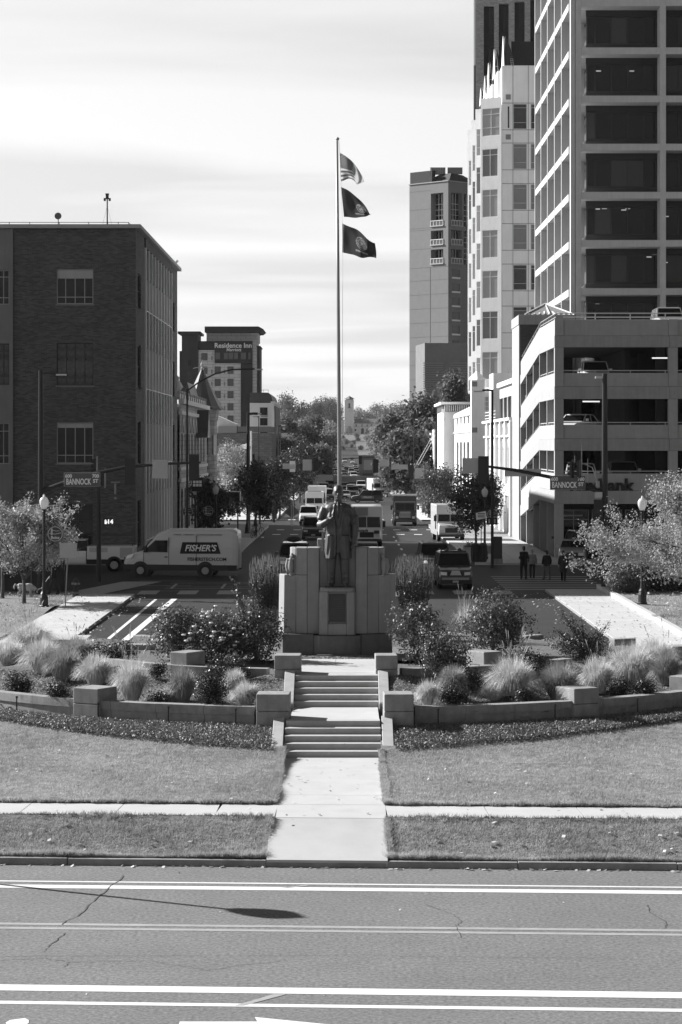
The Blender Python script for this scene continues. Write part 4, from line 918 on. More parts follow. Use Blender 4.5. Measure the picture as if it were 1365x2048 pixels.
# pale bay at the far left
q = MB(); HL = [(X(-40, BY0), X(19, BY0), Z(y1, BY0), Z(y0, BY0)) for y0, y1 in ((540, 609), (687, 770), (846, 928))]
wall_holes(q, xL, X(20, BY0), 0, BT, HL, lambda u, z, d: (u, BY0-.05+d, z), .3); facade('pale_bay_panel', q, M['panelb'], r)
MB().box(X(20, BY0)+.004, xb-.004, BY0-.16, BY0+.1, 0, BT).build('pilaster', M['panelb'], r)
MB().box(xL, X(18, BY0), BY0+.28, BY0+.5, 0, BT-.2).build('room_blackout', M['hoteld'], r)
for i, h in enumerate(WF):
    window(r, ((h[0]+h[1])/2, BY0+.10, h[2]), 0, h[1]-h[0], h[3]-h[2], [0, .24, .5, .76, 1] if i != 1 else [0, .26, .5, .76, 1], [0, .2, 1] if i != 1 else [0, .17, .83, 1], M['frame'] if i != 1 else M['black'], M['glass'] if i != 1 else M['glassr'], .06, sill=M['panelb'])
    if i != 1: MB().box(h[0]+.06, h[1]-.06, BY0+.118, BY0+.135, h[3]-(.62 if i == 0 else .35), h[3]-.07).build('blind', M['blind'], r)
for i, h in enumerate(HL): window(r, ((h[0]+h[1])/2, BY0+.12, h[2]), 0, h[1]-h[0], h[3]-h[2], [0, .3, .62, .8, 1], [0, .2, .8, 1], M['frame'] if i != 1 else M['black'], M['glass'] if i != 1 else M['glassr'], .06, sill=M['panelb'])
window(r, ((doorh[0]+doorh[1])/2, BY0+.12, doorh[2]), 0, doorh[1]-doorh[0], doorh[3]-doorh[2], 2, [0, .7, 1], M['framed'], M['glass'], .07)
# street side
def yD(px): return -BX*F/(VX-px)
WS = [(yD(276), yD(282), Z(a, yD(279)), Z(b_, yD(279))) for b_, a in ((548, 615), (690, 775), (843, 928), (1000, 1090))]
yf0, yf1 = yD(289.5), yD(342)
WS2 = [(yD(346.5), yD(349.5), Z(a, yD(348)), Z(b_, yD(348))) for b_, a in ((605, 660), (723, 793), (850, 920))]
pl_ = lambda u, z, d: (BX-d, u, z)
q = MB(); wall_holes(q, BY0, yf0, 0, BT, WS, pl_, .3); q2 = MB(); wall_holes(q2, yf1, BY1, 0, BT, WS2, pl_, .3)
facade('side_wall', q, M['brick'], r); facade('side_wall', q2, M['brick'], r)
for h in WS+WS2:
    window(r, (BX-.12, (h[0]+h[1])/2, h[2]), math.pi/2, h[1]-h[0], h[3]-h[2], 1, 2, M['framed'], M['glass'], .06, sill=M['white'])
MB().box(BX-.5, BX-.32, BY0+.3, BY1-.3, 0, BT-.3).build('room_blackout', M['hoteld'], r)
nf = 9; fl_z = [4.9*i+.6 for i in range(5)]
zs = [Z(615, 164), Z(775, 164), Z(928, 164)]
fin_p = None
for i in range(nf+1):
    y = yf0+.18+(yf1-yf0-.36)*i/nf
    o = MB().box(BX-.1, BX+.13, y-.16, y+.16, 0, BT-.7).build('fin', M['white'], r)
    if i < nf:
        yn = yf0+.18+(yf1-yf0-.36)*(i+1)/nf; ym = (y+yn)/2; ww = yn-y-.32
        for k, (za, zb) in enumerate(((BT-.75-4.1-.0, BT-.7),)): pass
        for k in range(4):
            zc = [Z(615, 164), Z(775, 164), Z(928, 164), Z(1085, 164)][k]; hgt_ = [2.25, 2.85, 2.8, 3.2][k]
            window(r, (BX-.06, ym, zc), math.pi/2, ww, hgt_, 1, 2 if k else 2, M['framed'], M['glass'] if (i*7+k*3) % 5 else M['glassm'], .05, dep=.06)
            zt = zc+hgt_; zn = [Z(615, 164), Z(775, 164), Z(928, 164)][k-1] if k else BT-.7
            MB().box(BX-.1, BX+.02, y+.162, yn-.162, zt+.002, zn-.06).build('spandrel_panel', M['hoteld'], r)
            MB().box(BX-.1, BX+.12, y+.162, yn-.162, zc-.058, zc-.002).build('window_sill', M['white'], r)
MB().box(BX-.6, BX-.08, yf0+.01, yf1-.01, 0, BT-.3).build('inner_wall', M['brick'], r)
MB().box(BX-.1, BX+.10, yf0, yf1, BT-.695, BT).build('lintel', M['brick'], r)
MB().box(xL, BX+.35, BY0-.35, BY1+.1, BT+.002, BT+.26).build('roof_edge', M['pale'], r, bevel=.02)
MB().box(xL, BX-.2, BY1-.3, BY1, 0, BT).build('rear_wall', M['brick'], r)
q = MB()
for px in (-60, 19, 60, 119, 178, 237, 258): q.cyl((X(px, 161), 161, BT+.2), (X(px, 161), 161, BT+.52), .025, n=5)
q.tube([(xL, 161, BT+.5), (X(255, 161), 161, BT+.5), (X(268, 161), 161.2, BT+.25)], .022, 5); q.build('roof_rail', M['dark'], r)
t = thing('satellite_dish', 'small round satellite dish on a short post on the brick roof', 'satellite dish', (X(117, 165), 165, BT+.2)); MB().cyl((0, 0, 0), (0, 0, .9), .03, n=6).build('post', M['dark'], t)
MB().lathe([(0, 0), (.12, .01), (.22, .05), (.24, .07), (.22, .07), (.0, .03)], (0, 0, 0), 16).xf(Matrix.Translation((0, -.05, 1.08)) @ Matrix.Rotation(1.5, 4, 'X')).build('dish', M['panelb'], t)
t = thing('siren_mast', 'tall roof mast with twin siren horns and guy wires', 'mast', (X(215, 168), 168, BT+.2)); MB().cyl((0, 0, 0), (0, 0, 2.85), .05, .045).build('mast', M['panelb'], t)
q = MB(); q.box(-.10, .10, -.08, .08, 2.55, 2.85); q.box(-.24, -.1, -.08, .08, 2.42, 2.62); q.box(.1, .24, -.08, .08, 2.42, 2.62); q.box(-.12, .12, -.1, .1, 2.85, 2.94); q.build('siren_horns', M['dark'], t)
MB().tube([(0, 0, 2.1), (-.5, 0, 0)], .008, 3).tube([(0, 0, 2.1), (.5, 0, 0)], .008, 3).tube([(0, 0, 2.1), (0, 1, 0)], .008, 3).build('guy_wire', M['dark'], t)
t = thing('roof_antenna', 'small angled antenna at the far street corner of the brick roof', 'antenna', (X(352, 199), 199, BT+.25)); MB().cyl((0, 0, 0), (0, 0, .5), .03, n=5).cyl((-.25, 0, .1), (.15, 0, .6), .07, .14, n=8).build('dish', M['white2'], t)
t = thing('wall_camera', 'small wall camera fixed to the dark brick front', 'camera', (X(232, BY0), BY0, Z(982, BY0))); MB().box(-.05, .05, -.4, 0, .1, .16).box(-.28, .3, -.45, -.3, .55, .62).cyl((0, -.4, -.2), (0, -.35, .5), .07).box(-.07, .07, -.45, -.3, -.55, -.40).build('body', M['grey'], t)
# tower off the left of the view whose shade covers the crossing
r = thing('office_tower', 'tall office block off the left of the view behind the brick building', 'building', (-60, 160, 0), world=True)
MB().box(-100, -31, 160, 177, 0, 47).build('walls', M['tower'], r)
for k in range(11): MB().box(-100, -30.95, 159.9, 177.1, 3+k*4.1, 4.6+k*4.1).build('window_band', M['glass'], r)
# ---- old stone building with a turret
SB0, SB1 = 203.0, 245.0; sx = -13.73
r = thing('old_stone_building', 'ornate old stone building with a conical corner turret', 'building', (sx, SB0, 0), world=True)
T = 11.45
H1 = []
for i in range(8):
    y = SB0+1.6+i*4.6
    H1 += [(y, y+1.1, 6.0, 8.6), (y+1.5, y+2.6, 6.0, 8.6), (y, y+2.6, .4, 3.9)]
q = MB(); wall_holes(q, SB0, SB1, 0, T, H1, lambda u, z, d: (sx-d, u, z), .35); facade('street_wall', q, M['ashlar'], r)
for h in H1: window(r, (sx-.2, (h[0]+h[1])/2, h[2]), math.pi/2, h[1]-h[0], h[3]-h[2], 1, 2, M['framed'], M['glass'], .07)
for i in range(8):   # pointed hoods over the pairs
    y = SB0+1.6+i*4.6+1.3; MB().prism([(y-1.6, 8.7), (y-1.3, 8.7), (y, 9.7), (y+1.3, 8.7), (y+1.6, 8.7), (y, 10.05)], 'x', sx+.002, sx+.14).build('window_hood', M['pale'], r)
q = MB().box(-34, sx-.4, SB0, SB1, 0, T-.3); q.build('walls', M['ashlar'], r)
for za, zb, e in ((4.5, 4.8, .15), (5.5, 5.75, .12), (10.2, 10.5, .2), (11.1, 11.5, .35)): MB().box(sx-.1, sx+e, SB0-.02, SB1-1.5, za, zb).build('string_course', M['pale'], r)
for i in range(14):
    y = SB0+.4+i*3.0; MB().box(sx-.5, sx-.02, y, y+.5, 11.5, 12.25).build('parapet_pier', M['ashlar'], r, bevel=.05)
    if i < 13: MB().box(sx-.4, sx-.1, y+.51, y+2.99, 11.5, 12.0).build('parapet_panel', M['pale'], r)
MB().lathe([(.25, 12.2), (.5, 12.5), (.3, 12.9), (.15, 13.1), (.22, 13.3), (.0, 13.5)], (sx-.25, SB0+.6, 0), 10).build('urn', M['pale'], r, smooth=True)
q = MB(); tx, ty = -14.3, 245.0; q.lathe([(1.5, 0), (1.5, 4.6), (1.6, 4.7), (1.6, 5.0), (1.5, 5.1), (1.5, 10.0), (1.62, 10.15), (1.75, 11.2)], (tx, ty, 0), 12); q.build('turret', M['ashlar'], r)
tw = MB().lathe([(2.25, 11.2), (2.0, 11.5), (1.45, 12.5), (.95, 13.5), (.45, 14.6), (.14, 15.2), (.1, 15.3)], (tx, ty, 0), 12).build('turret_roof', M['slate'], r)
MB().lathe([(.12, 15.2), (.2, 15.35), (.08, 15.5), (.18, 15.75), (.05, 15.95), (.0, 16.3)], (tx, ty, 0), 8).build('finial', M['pale'], tw)
MB().tube([(tx-.9, ty, 15.35), (tx-.5, ty, 15.45), (tx+.9, ty, 15.45)], .04, 5).build('weather_vane', M['grey'], tw)
for k in range(3):
    a = -1.3+k*.8
    for zz in (6.6, 1.2, 10.2):
        c = (tx+1.5*math.cos(a), ty+1.5*math.sin(a)); w_ = MB().box(-.3, .3, -.04, .04, zz, zz+(2.0 if zz < 10 else .7)).xf(Matrix.Translation((c[0], c[1], 0)) @ Matrix.Rotation(a+math.pi/2, 4, 'Z')); w_.build('window', M['glass'], r)
MB().prism([(SB0+22, 8.3), (SB0+27, 8.3), (SB0+26, 9.0), (SB0+24.5, 10.9), (SB0+23, 9.0)], 'x', sx, sx+1.1).build('canopy_roof', M['slate'], r)
MB().prism([(-15.6, 11.4), (-14.3, 11.4), (-14.9, 13.6)], 'y', SB1-14, SB1-2).build('dark_roof', M['slate'], r)
# ---- hotel far left with the sign
HD = 560.0
def hx(px): return X(px, HD)
def hz(py): return Z(py, HD)
r = thing('hotel', 'pale and dark boxy hotel with its name sign and overhanging flat roof', 'hotel', (hx(450), HD, -1), world=True)
def hb(name, a, b_, y0, y1, d0, d1, m): return MB().box(hx(a), hx(b_), HD+d0, HD+d1, hz(y1), hz(y0)).build(name, m, r)
MB().box(hx(356), hx(412), HD+6, HD+22, -1, hz(700)).build('rear_wing', M['hoteld'], r)
hb('stair_tower', 364, 396.5, 668, 960, 0, 12, M['hoteld']); hb('tower_roof', 357, 402, 663.5, 668, -2, 13, M['hoteld'])
hb('dark_fascia', 397, 430, 682, 699, .5, 14, M['hoteld']); hb('pale_wall', 397, 429.5, 700, 960, .7, 14, M['hotelw'])
hb('penthouse_wall', 412, 516, 665, 682, 3, 16, M['hotelw']); hb('overhanging_roof', 410, 517, 653, 664.5, -.5, 18, M['hoteld'])
MB().prism([(hx(517), hz(653)), (hx(528), hz(659)), (hx(522), hz(664)), (hx(510), hz(663.5))], 'y', HD-1.5, HD+18).build('roof_tip', M['hoteld'], r)
hb('sign_wall', 430, 505, 682, 726, -.4, 14, M['hoteld']); hb('pale_wall', 430, 482, 726.5, 960, 0, 14, M['hotelw']); hb('dark_pier', 482.3, 505, 726.5, 960, -.3, 14, M['hoteld'])
hb('pale_edge', 505.3, 514, 682, 960, .4, 15, M['hotelw']); hb('dark_side_wall', 514.3, 520, 694, 960, 1, 14, M['hoteld']); hb('side_roof', 513.5, 521.5, 692, 694, -.5, 15, M['hoteld'])
for y0 in (706, 733, 757.5, 782, 806.5, 831):
    for px in ((409,) if y0 == 706 else (409, 436, 461.5)):
        dd = .55 if px == 409 else -.12
        window(r, (hx(px), HD+dd, hz(y0+14.5)), 0, 12*HD/F, 14.5*HD/F, [0, .3, .7, 1], 1, M['framed'], M['glassm'], .07, .1)
    for px in (424, 449.5):
        dd = .6 if px == 424 else -.05
        MB().box(hx(px-1.5), hx(px+1.5), HD+dd-.03, HD+dd, hz(y0+14), hz(y0+6)).build('vent_grille', M['louvre'], r)
for a, b_ in ((431, 441), (448, 456.5), (457.5, 467.5), (468.5, 477), (482, 493), (497, 502)): window(r, (hx((a+b_)/2), HD-.5, hz(719)), 0, (b_-a)*HD/F, 14*HD/F, 1, 1, M['framed'], M['glassm'], .06, .1)
for px, py in ((379.5, 725), (379.5, 749)): window(r, (hx(px), HD-.1, hz(py+7)), 0, 7*HD/F, 13*HD/F, 1, 1, M['framed'], M['glass'], .06, .1)
text('Residence Inn', 1.55, M['white_t'], r, (hx(467), HD-.55, hz(691.5)), sx=1.0, bold=.035, ex=.05); text('Marriott', 1.0, M['white_t'], r, (hx(468), HD-.55, hz(700)), bold=.02, ex=.05, shear=.15)
# ---- mansard building
r = thing('mansard_building', 'pale corner block with a rounded dark mansard roof', 'building', (X(530, 480), 480, -1), world=True)
D = 480
MB().box(X(500, D), X(548, D), D, D+40, -2, Z(806, D)).build('walls', M['cream'], r)
rr = []
for i in range(7):
    t = i/6*math.pi/2; rr.append((X(545-10*(1-math.cos(t)), D), Z(805-20*math.sin(t), D)))
q = MB(); q.prism([(X(500, D), Z(805, D))]+rr+[(X(500, D), Z(785, D))], 'y', D+.5, D+40); q.build('mansard_roof', M['slate'], r)
q = MB().tube([(X(515, D), D, Z(780, D)), (X(537, D), D, Z(780, D))], .05, 4)
for px in (517, 527, 537): q.cyl((X(px, D), D, Z(786, D)), (X(px, D), D, Z(779, D)), .05, n=4)
q.build('roof_rail', M['dark'], r)
MB().box(X(542, D), X(550, D), D-.6, D+38, Z(808, D), Z(803, D)).build('cornice', M['cream'], r)
for py in (830, 851, 872, 893): window(r, (X(528, D), D-.05, Z(py, D)), 0, 1.5, 1.5, 2, 1, M['framed'], M['glass'], .08); 
for py in (828, 852): MB().box(X(522, D), X(536, D), D-1.2, D-.2, Z(py+5, D), Z(py+3.5, D)).build('balcony', M['framed'], r)
MB().box(X(548, D)+.02, X(551, D), D+2, D+38, -2, Z(812, D)).build('side_pilaster', M['ashlar'], r)
MB().box(X(544, 470), X(549, 470), 469.8, 470.2, Z(862, 470), Z(820, 470)).build('blade_sign', M['white'], r)
# ---- low stone building at the third street
D = 440
r = thing('low_stone_building', 'low flat roofed stone building with a few dark windows far down the left side', 'building', (X(500, D), D, -1), world=True)
H_ = [(X(457, D), X(470, D), Z(925, D), Z(908, D)), (X(500, D), X(510, D), Z(925, D), Z(908, D))]
q = MB(); wall_holes(q, X(390, D), X(545, D), -2, Z(866, D), H_, lambda u, z, d: (u, D+d, z), .3); facade('front_wall', q, M['ashlar'], r)
for h in H_: window(r, ((h[0]+h[1])/2, D+.15, h[2]), 0, h[1]-h[0], h[3]-h[2], 2, 2, M['framed'], M['glass'], .08)
MB().box(X(390, D), X(545, D), D+.4, D+40, -2, Z(866, D)).build('walls', M['ashlar'], r)
MB().box(X(437, D), X(474, D), D-.2, D+20, Z(866, D)+.01, Z(852, D)).build('parapet', M['pale'], r); MB().box(X(476, D), X(543, D), D-.2, D+20, Z(864, D), Z(853, D)).build('parapet', M['panelb'], r)
MB().prism([(X(428, D), Z(852, D)), (X(473, D), Z(852, D)), (X(472, D), Z(848, D)), (X(430, D), Z(829, D))], 'y', D+3, D+12).build('sloped_roof', M['cream'], r)
for px in (463, 488): MB().box(X(px-4, D), X(px+4, D), D+5, D+8, Z(852, D), Z(846, D)).build('roof_unit', M['dark'], r)
# further dark blocks on the left and right of the far street
for i, (a, b_, yt, D, lab, mm) in enumerate(((548, 592, 846, 640, 'black flat roofed block with a pale top edge down the left side', 'hoteld'), (560, 577, 868, 600, 'small pale shed front before the black block', 'cream'), (588, 606, 868, 760, 'low dark building farthest down the left side', 'hoteld'))):
    r = thing('far_building', lab, 'building', (X(a, D), D, -2), world=True); MB().box(X(a, D), X(b_, D), D, D+25, -3, Z(yt, D)).build('walls', M[mm], r)
    MB().box(X(a, D)-.2, X(b_, D)+.3, D-.3, D+25.2, Z(yt, D)+.01, Z(yt-2, D)).build('roof_edge', M['cream'], r)
    for k in range(2): window(r, (X(a+(b_-a)*(.3+.4*k), D), D-.06, Z(yt+26, D)), 0, 1.4, 1.8, 2, 1, M['framew'] if i == 1 else M['framed'], M['glass'], .08)
# ---- parking garage, right
GX, GY = 14.17, 162.0; GX1 = 46.0
r = thing('parking_garage', 'concrete parking garage with sloped ramps on its street side', 'garage', (GX, GY, 0), world=True)
tops = [16.08, 12.50, 9.02, 5.75]; mids = [14.98, 11.58, 8.08, 4.60]; bots = [14.22, 10.75, 7.28, 3.72]
cols = [(GX, GX+.60), (21.80, 22.42), (29.4, 30.0), (37, 37.6), (44.6, 45.2)]
for k in range(4):
    for (a, b_), (c, d) in zip(cols, cols[1:]): MB().box(b_+.012, c-.012, GY+.10, GY+.38, mids[k]+.012, tops[k]).build('parapet_panel', M['garage'], r, bevel=.015)
    xs = [GX, 21.85, 29.45, 37.05, 45.2]
    for a, b_ in zip(xs, xs[1:]): MB().box(a+(0 if a == GX else .006), b_-.006, GY-.02, GY+.40, bots[k], mids[k]).build('beam', M['garage2'], r, bevel=.015)
    for (a, b_) in cols:
        MB().box(a, b_, GY, GY+.6, mids[k]+.012, tops[k]+(.0 if k else .02)).build('column', M['garage'], r, bevel=.015)
        MB().box(a+.0, b_, GY+.03, GY+.6, (bots[k+1]+ (tops[k+1]-bots[k+1]) if k < 3 else 0), bots[k]-.004).build('column', M['garage'], r, bevel=.015)
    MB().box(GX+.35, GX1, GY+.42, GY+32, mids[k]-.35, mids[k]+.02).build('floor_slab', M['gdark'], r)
    q = MB(); q.tube([(cols[0][1], GY+.2, tops[k]+.16), (GX1, GY+.2, tops[k]+.16)], .035, 5)
    if k == 0: q.tube([(cols[0][1]-.5, GY+.2, tops[k]+.42), (GX1, GY+.2, tops[k]+.42)], .035, 5)
    for x in np.arange(16.9, 45, 2.35): q.cyl((x, GY+.2, tops[k]-.02), (x, GY+.2, tops[k]+(.44 if k == 0 else .18)), .03, n=5)
    q.build('guard_rail', M['alu'], r)
# street side: level near the corner, then ramping down
def ramp(y): return 0 if y <= 174.8 else -1.78*min(1, (y-174.8)/18.2)
cy = [162.6, 168.4, 174.8, 180.6, 187.2, 193.4]
for k in range(4):
    for (ya, yb) in ((162.02, 174.8), (174.8, 193.4)):
        for za, zb, xo, nm, mm in ((mids[k]+.012, tops[k], .05, 'ramp_parapet', 'garage'), (bots[k], mids[k], 0, 'ramp_beam', 'garage2')):
            MB().prism([(ya, za+ramp(ya)), (yb, za+ramp(yb)), (yb, zb+ramp(yb)), (ya, zb+ramp(ya))], 'x', GX-.02+xo, GX+.33).build(nm, M[mm], r)
    for j, y in enumerate(cy):
        lo = tops[k+1]+ramp(y) if k < 3 else 0; hi = bots[k]+ramp(y)+.01
        if j: MB().box(GX+.01, GX+.55, y-.13, y+.13, lo, hi).build('column', M['garage'], r)
    q = MB()
    for dz in ((.16, .42) if k == 0 else (.16,)): q.tube([(GX+.1, 162.3, tops[k]+dz), (GX+.1, 174.8, tops[k]+dz), (GX+.1, 193.2, tops[k]+dz-1.78)], .035, 5)
    for y in np.arange(163.5, 193, 2.2): q.cyl((GX+.1, y, tops[k]+ramp(y)-.02), (GX+.1, y, tops[k]+ramp(y)+(.44 if k == 0 else .18)), .03, n=4)
    q.build('guard_rail', M['alu'], r)
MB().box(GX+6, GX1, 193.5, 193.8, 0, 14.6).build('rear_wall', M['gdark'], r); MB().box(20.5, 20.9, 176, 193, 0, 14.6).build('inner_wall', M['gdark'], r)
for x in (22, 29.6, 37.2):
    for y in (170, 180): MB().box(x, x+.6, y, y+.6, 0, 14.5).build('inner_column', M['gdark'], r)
for k, (px, py) in enumerate(((1183, 803), (1322, 716))): MB().box(X(px-17, 168), X(px+17, 168), 168, 168.15, Z(py+1.3, 168), Z(py-1.3, 168)).build('ceiling_lamp', M['lit'], r)
# bank front on the ground floor
MB().box(cols[0][1]+.1, GX1, GY+5, GY+5.2, 0, 3.7).build('bank_front', M['hoteld'], r)
for i in range(3): window(r, (15.9+i*2.3, GY+4.9, .5), 0, 2.1, 2.7, 2, [0, .75, 1], M['grey'], M['glass'], .06)
MB().box(X(1120, GY), X(1180, GY), GY+4.7, GY+4.85, 2.75, 2.85).build('pale_fascia', M['pale'], r)
text('KeyBank', 1.2, M['black_t'], r, (X(1203, GY), GY-.03+.08, Z(972, GY)), bold=.05, ex=.06, name='bank_lettering')
# stair tower and its roof
r = thing('stair_tower', 'pale stair tower beside the garage with a pitched slatted roof', 'tower', (GX, 194, 0), world=True)
MB().box(GX, 18.4, 194.02, 202, 0, 17.3).build('walls', M['brick3'], r); MB().box(GX-.06, GX-.004, 194.3, 202, 0, 17.3).build('street_face', M['garage'], r)
MB().box(GX-.12, 18.46, 193.9, 202.1, 17.302, 18.08).build('coping', M['garage'], r, bevel=.03)
ax = 16.5
for k in range(9):
    t = (k+.5)/9; x0 = 14.7+3.8*t; hpk = .95*(1-abs(t-.5)*2); MB().hexa([(x0-.06, 194.6, 18.15), (x0+.06, 194.6, 18.15), (ax+(x0-ax)*.25+.03, 197.8, 18.2+hpk), (ax+(x0-ax)*.25-.03, 197.8, 18.2+hpk), (x0-.06, 194.6, 18.22), (x0+.06, 194.6, 18.22), (ax+(x0-ax)*.25+.03, 197.8, 18.27+hpk), (ax+(x0-ax)*.25-.03, 197.8, 18.27+hpk)]).build('roof_slat', M['white'], r)
MB().hexa([(14.6, 194.5, 18.1), (18.6, 194.5, 18.1), (18.6, 201.5, 18.1), (14.6, 201.5, 18.1)]+[(ax-.02, 197.7, 19.15), (ax+.02, 197.7, 19.15), (ax+.02, 198, 19.15), (ax-.02, 198, 19.15)]).build('roof', M['panelb'], r)
MB().tube([(14.6, 194.5, 18.15), (ax, 197.7, 19.2), (18.6, 194.5, 18.15)], .06, 5).build('roof_edge', M['white'], r)
# ---- office grid tower
TX, TY = 18.53, 197.0; fz = 3.923; zb0 = Z(583, TY)
r = thing('grid_office_tower', 'tall concrete grid tower with deep recessed dark windows', 'building', (TX, TY, 0), world=True)
nl = range(-5, 11); cxs = [(18.53, 19.40), (25.83, 26.28), (32.66, 33.1), (39.5, 39.94), (46.3, 46.8)]; topz = zb0+fz*10+.3
MB().box(TX-.02, TX+.36, TY-.03, TY+.6, 0, topz).build('corner_column', M['gridc'], r, bevel=.08)
gp = None
for n in nl:
    z = zb0+fz*n
    for (a, b_), (c, d) in zip(cxs, cxs[1:]): MB().box(b_+.001 if b_ > 19.5 else TX+.87, c-.001, TY, TY+2.0, z-.27, z+.27).build('floor_beam', M['gridc'], r)
    MB().box(TX, TX+2.0, TY+2.01, 233.4, z-.30, z+.30).build('side_floor_beam', M['white2'], r)
for a, b_ in cxs[1:]: MB().box(a, b_, TY-.06, TY+2.0, 0, topz).build('column', M['gridc'], r)
MB().box(TX+.40, TX+.86, TY-.06, TY+.9, 0, topz).build('corner_pier', M['gridc'], r, bevel=.05)
for px in (1124, 1110, 1096, 1083, 1071):
    y = TX*F/(px-VX); MB().box(TX-.04, TX+1.9, y-.18, y+.18, 0, topz).build('side_fin', M['white2'], r)
MB().box(TX+2.1, TX+2.2, TY+2.3, 233, 0, topz).build('side_glazing', M['glassm'], r); MB().box(TX+.1, 47, 233.4, 233.8, 0, topz).build('rear_wall', M['gridc'], r)
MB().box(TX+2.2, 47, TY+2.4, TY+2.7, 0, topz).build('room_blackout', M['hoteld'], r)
for n in range(-4, 10):
    z = zb0+fz*n
    for bi, ((a, b_), (c, d)) in enumerate(zip(cxs[:3], cxs[1:4])):
        if n < -1 or n > 8: continue
        xa = b_+.02 if bi else TX+1.45
        MB().box(xa, c-.02, TY+2.0, TY+2.3, z+.272, z+.80).build('window_spandrel', M['framed'], r)
        window(r, ((xa+c)/2, TY+2.08, z+.82), 0, c-xa-.04, 2.35, [0, .125, .355, .585, .815, 1] if bi == 0 else [0, .2, .42, .65, .88, 1], 1, M['framed'], M['glass'], .12, .1)
        MB().box(xa, c-.02, TY+2.0, TY+2.3, z+3.18, z+fz-.272).build('window_header', M['framed'], r)
        if bi == 0:
            MB().hexa([(TX+.9, TY+1.9, z+.272), (TX+1.45, TY+2.2, z+.272), (TX+1.45, TY+2.3, z+.272), (TX+.9, TY+2.0, z+.272), (TX+.9, TY+1.9, z+.3), (TX+1.45, TY+2.2, z+.82), (TX+1.45, TY+2.3, z+.82), (TX+.9, TY+2.0, z+.3)]).build('sill_reveal', M['white2'], r)
for (px, py) in ((1203, 134), (1270, 134), (1215, 412), (1254, 415), (1262, 412), (1316, 505), (1305, 510), (1201, 413), (1340, 428), (1338, 521), (1200, 604)): MB().box(X(px-5, TY), X(px+5, TY), TY+2.10, TY+2.13, Z(py+1, TY), Z(py-1, TY)).build('ceiling_lamp', M['litlow'], r)
# ---- white stepped building with gables
HD = 262.0
r = thing('white_stepped_building', 'pale stepped office building with bay windows and steep glass gables', 'building', (17, HD, 10), world=True)
xw = X(1004, HD); fzp = 80.2*HD/F; ztop = Z(131, HD)
rows = [Z(y, HD) for y in (258, 338, 419, 499, 580, 664, 748)]
q = MB(); Hh = []
xr0, xr1 = X(1027, HD), X(1054, HD)
xc0, xc1 = X(1062, HD), X(1089, HD)
for z in rows: Hh += [(xr0, xr1, z, z+2.72), (xc0, xc1, z, z+2.72)]
wall_holes(q, xw+.02, 26, 8, ztop, Hh, lambda u, z, d: (u, HD+d, z), .18); q.build('front_wall', M['cream'], r)
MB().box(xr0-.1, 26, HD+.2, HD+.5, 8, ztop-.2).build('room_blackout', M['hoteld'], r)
for i, h in enumerate(Hh): window(r, ((h[0]+h[1])/2, HD+.04, h[2]), 0, h[1]-h[0], h[3]-h[2], 1, [0, .26, .85, 1], M['frame'], M['glass'] if i//2 in (0, 4, 5) else M['glassm'], .06)
for z in rows:     # panel joints
    MB().box(xw+.03, 26, HD-.03, HD-.002, z+2.78, z+2.84).build('panel_joint', M['panelb'], r); MB().box(xw+.03, 26, HD-.03, HD-.002, z-.12, z-.06).build('panel_joint', M['panelb'], r)
MB().box(X(1026.2, HD)-.02, X(1026.2, HD)+.03, HD-.032, HD-.002, 8, ztop).build('panel_joint', M['panelb'], r); MB().box(X(1057, HD)-.02, X(1057, HD)+.03, HD-.034, HD-.002, 8, ztop).build('panel_joint', M['panelb'], r)
for py in (194, 274): MB().box(X(1012, HD), X(1022, HD), HD-.06, HD-.002, Z(py+5, HD), Z(py-5, HD)).build('vent_grille', M['panelb'], r)
MB().box(X(1016, HD), X(1019, HD), HD-.03, HD-.001, Z(256, HD), Z(213, HD)).build('slot_window', M['glass'], r)
MB().box(xw+.03, 26, HD+.2, HD+3.4, 8, ztop).build('core', M['cream'], r)
for k in range(1, 5): MB().box(X((1004, 990, 978.5, 971, 963)[k], HD+1+k*5.5)+.1, 26, HD-1.9+k*5.5, HD+3.5+k*5.5, 8, Z((131, 150, 176, 190, 204)[k], HD+1+k*5.5)).build('core', M['cream'], r)
bays = [(963, 1003, 258.5, 195), (952, 962.5, 268, 217), (944, 952, 277, 239), (936.5, 944, 286, 259)]
for bi, (a, b_, D, yt) in enumerate(bays):
    x0, x1 = X(a, D), X(b_, D)+ (0 if bi == 0 else 1.2); zt = Z(yt, D)
    q = MB(); HH = []; sc_ = D/258.5
    for k in range(7):
        zz = Z(271+81.3*k, 258.5) if bi == 0 else Z(271+81.3*k+ (18, 31, 44)[bi-1]*(1-k/8.2), 258.5)
        wa, wb = (x0+.16*1, X(996, D)) if bi == 0 else (x0+.08, X(b_, D)-.02)
        if k == 0 and bi == 0: wb = X(1000, D)
        if zz > 12: HH.append((wa, wb, zz, zz+2.95))
    SL = .66; wall_holes(q, x0, x1, 13.8, zt, HH, lambda u, z, d: (u, D+SL*max(0, x1-u)-.45+d, z), .16); q.build('bay_wall', M['white'], r)
    for h in HH: window(r, ((h[0]+h[1])/2, D+SL*(x1-(h[0]+h[1])/2)-.42, h[2]), -math.atan(SL), (h[1]-h[0])/math.cos(math.atan(SL)), h[3]-h[2], 2 if bi == 0 else 1, [0, .78, 1] if h is not HH[0] else [0, .3, .78, 1], M['framew'], M['glasslt'] if (len(HH)+HH.index(h)) % 4 else M['glassm'], .05, dep=.1)
    Dn = (268, 277, 286, 296)[bi]; xe = min(x1, 17.1); MB().prism([(x0+.02, D-.26+SL*(x1-x0)), (x0+.64, Dn+.9), (xe+.2, Dn), (xe, D-.26)], 'z', 13.8, zt-.05).build('bay_core', M['white'], r)
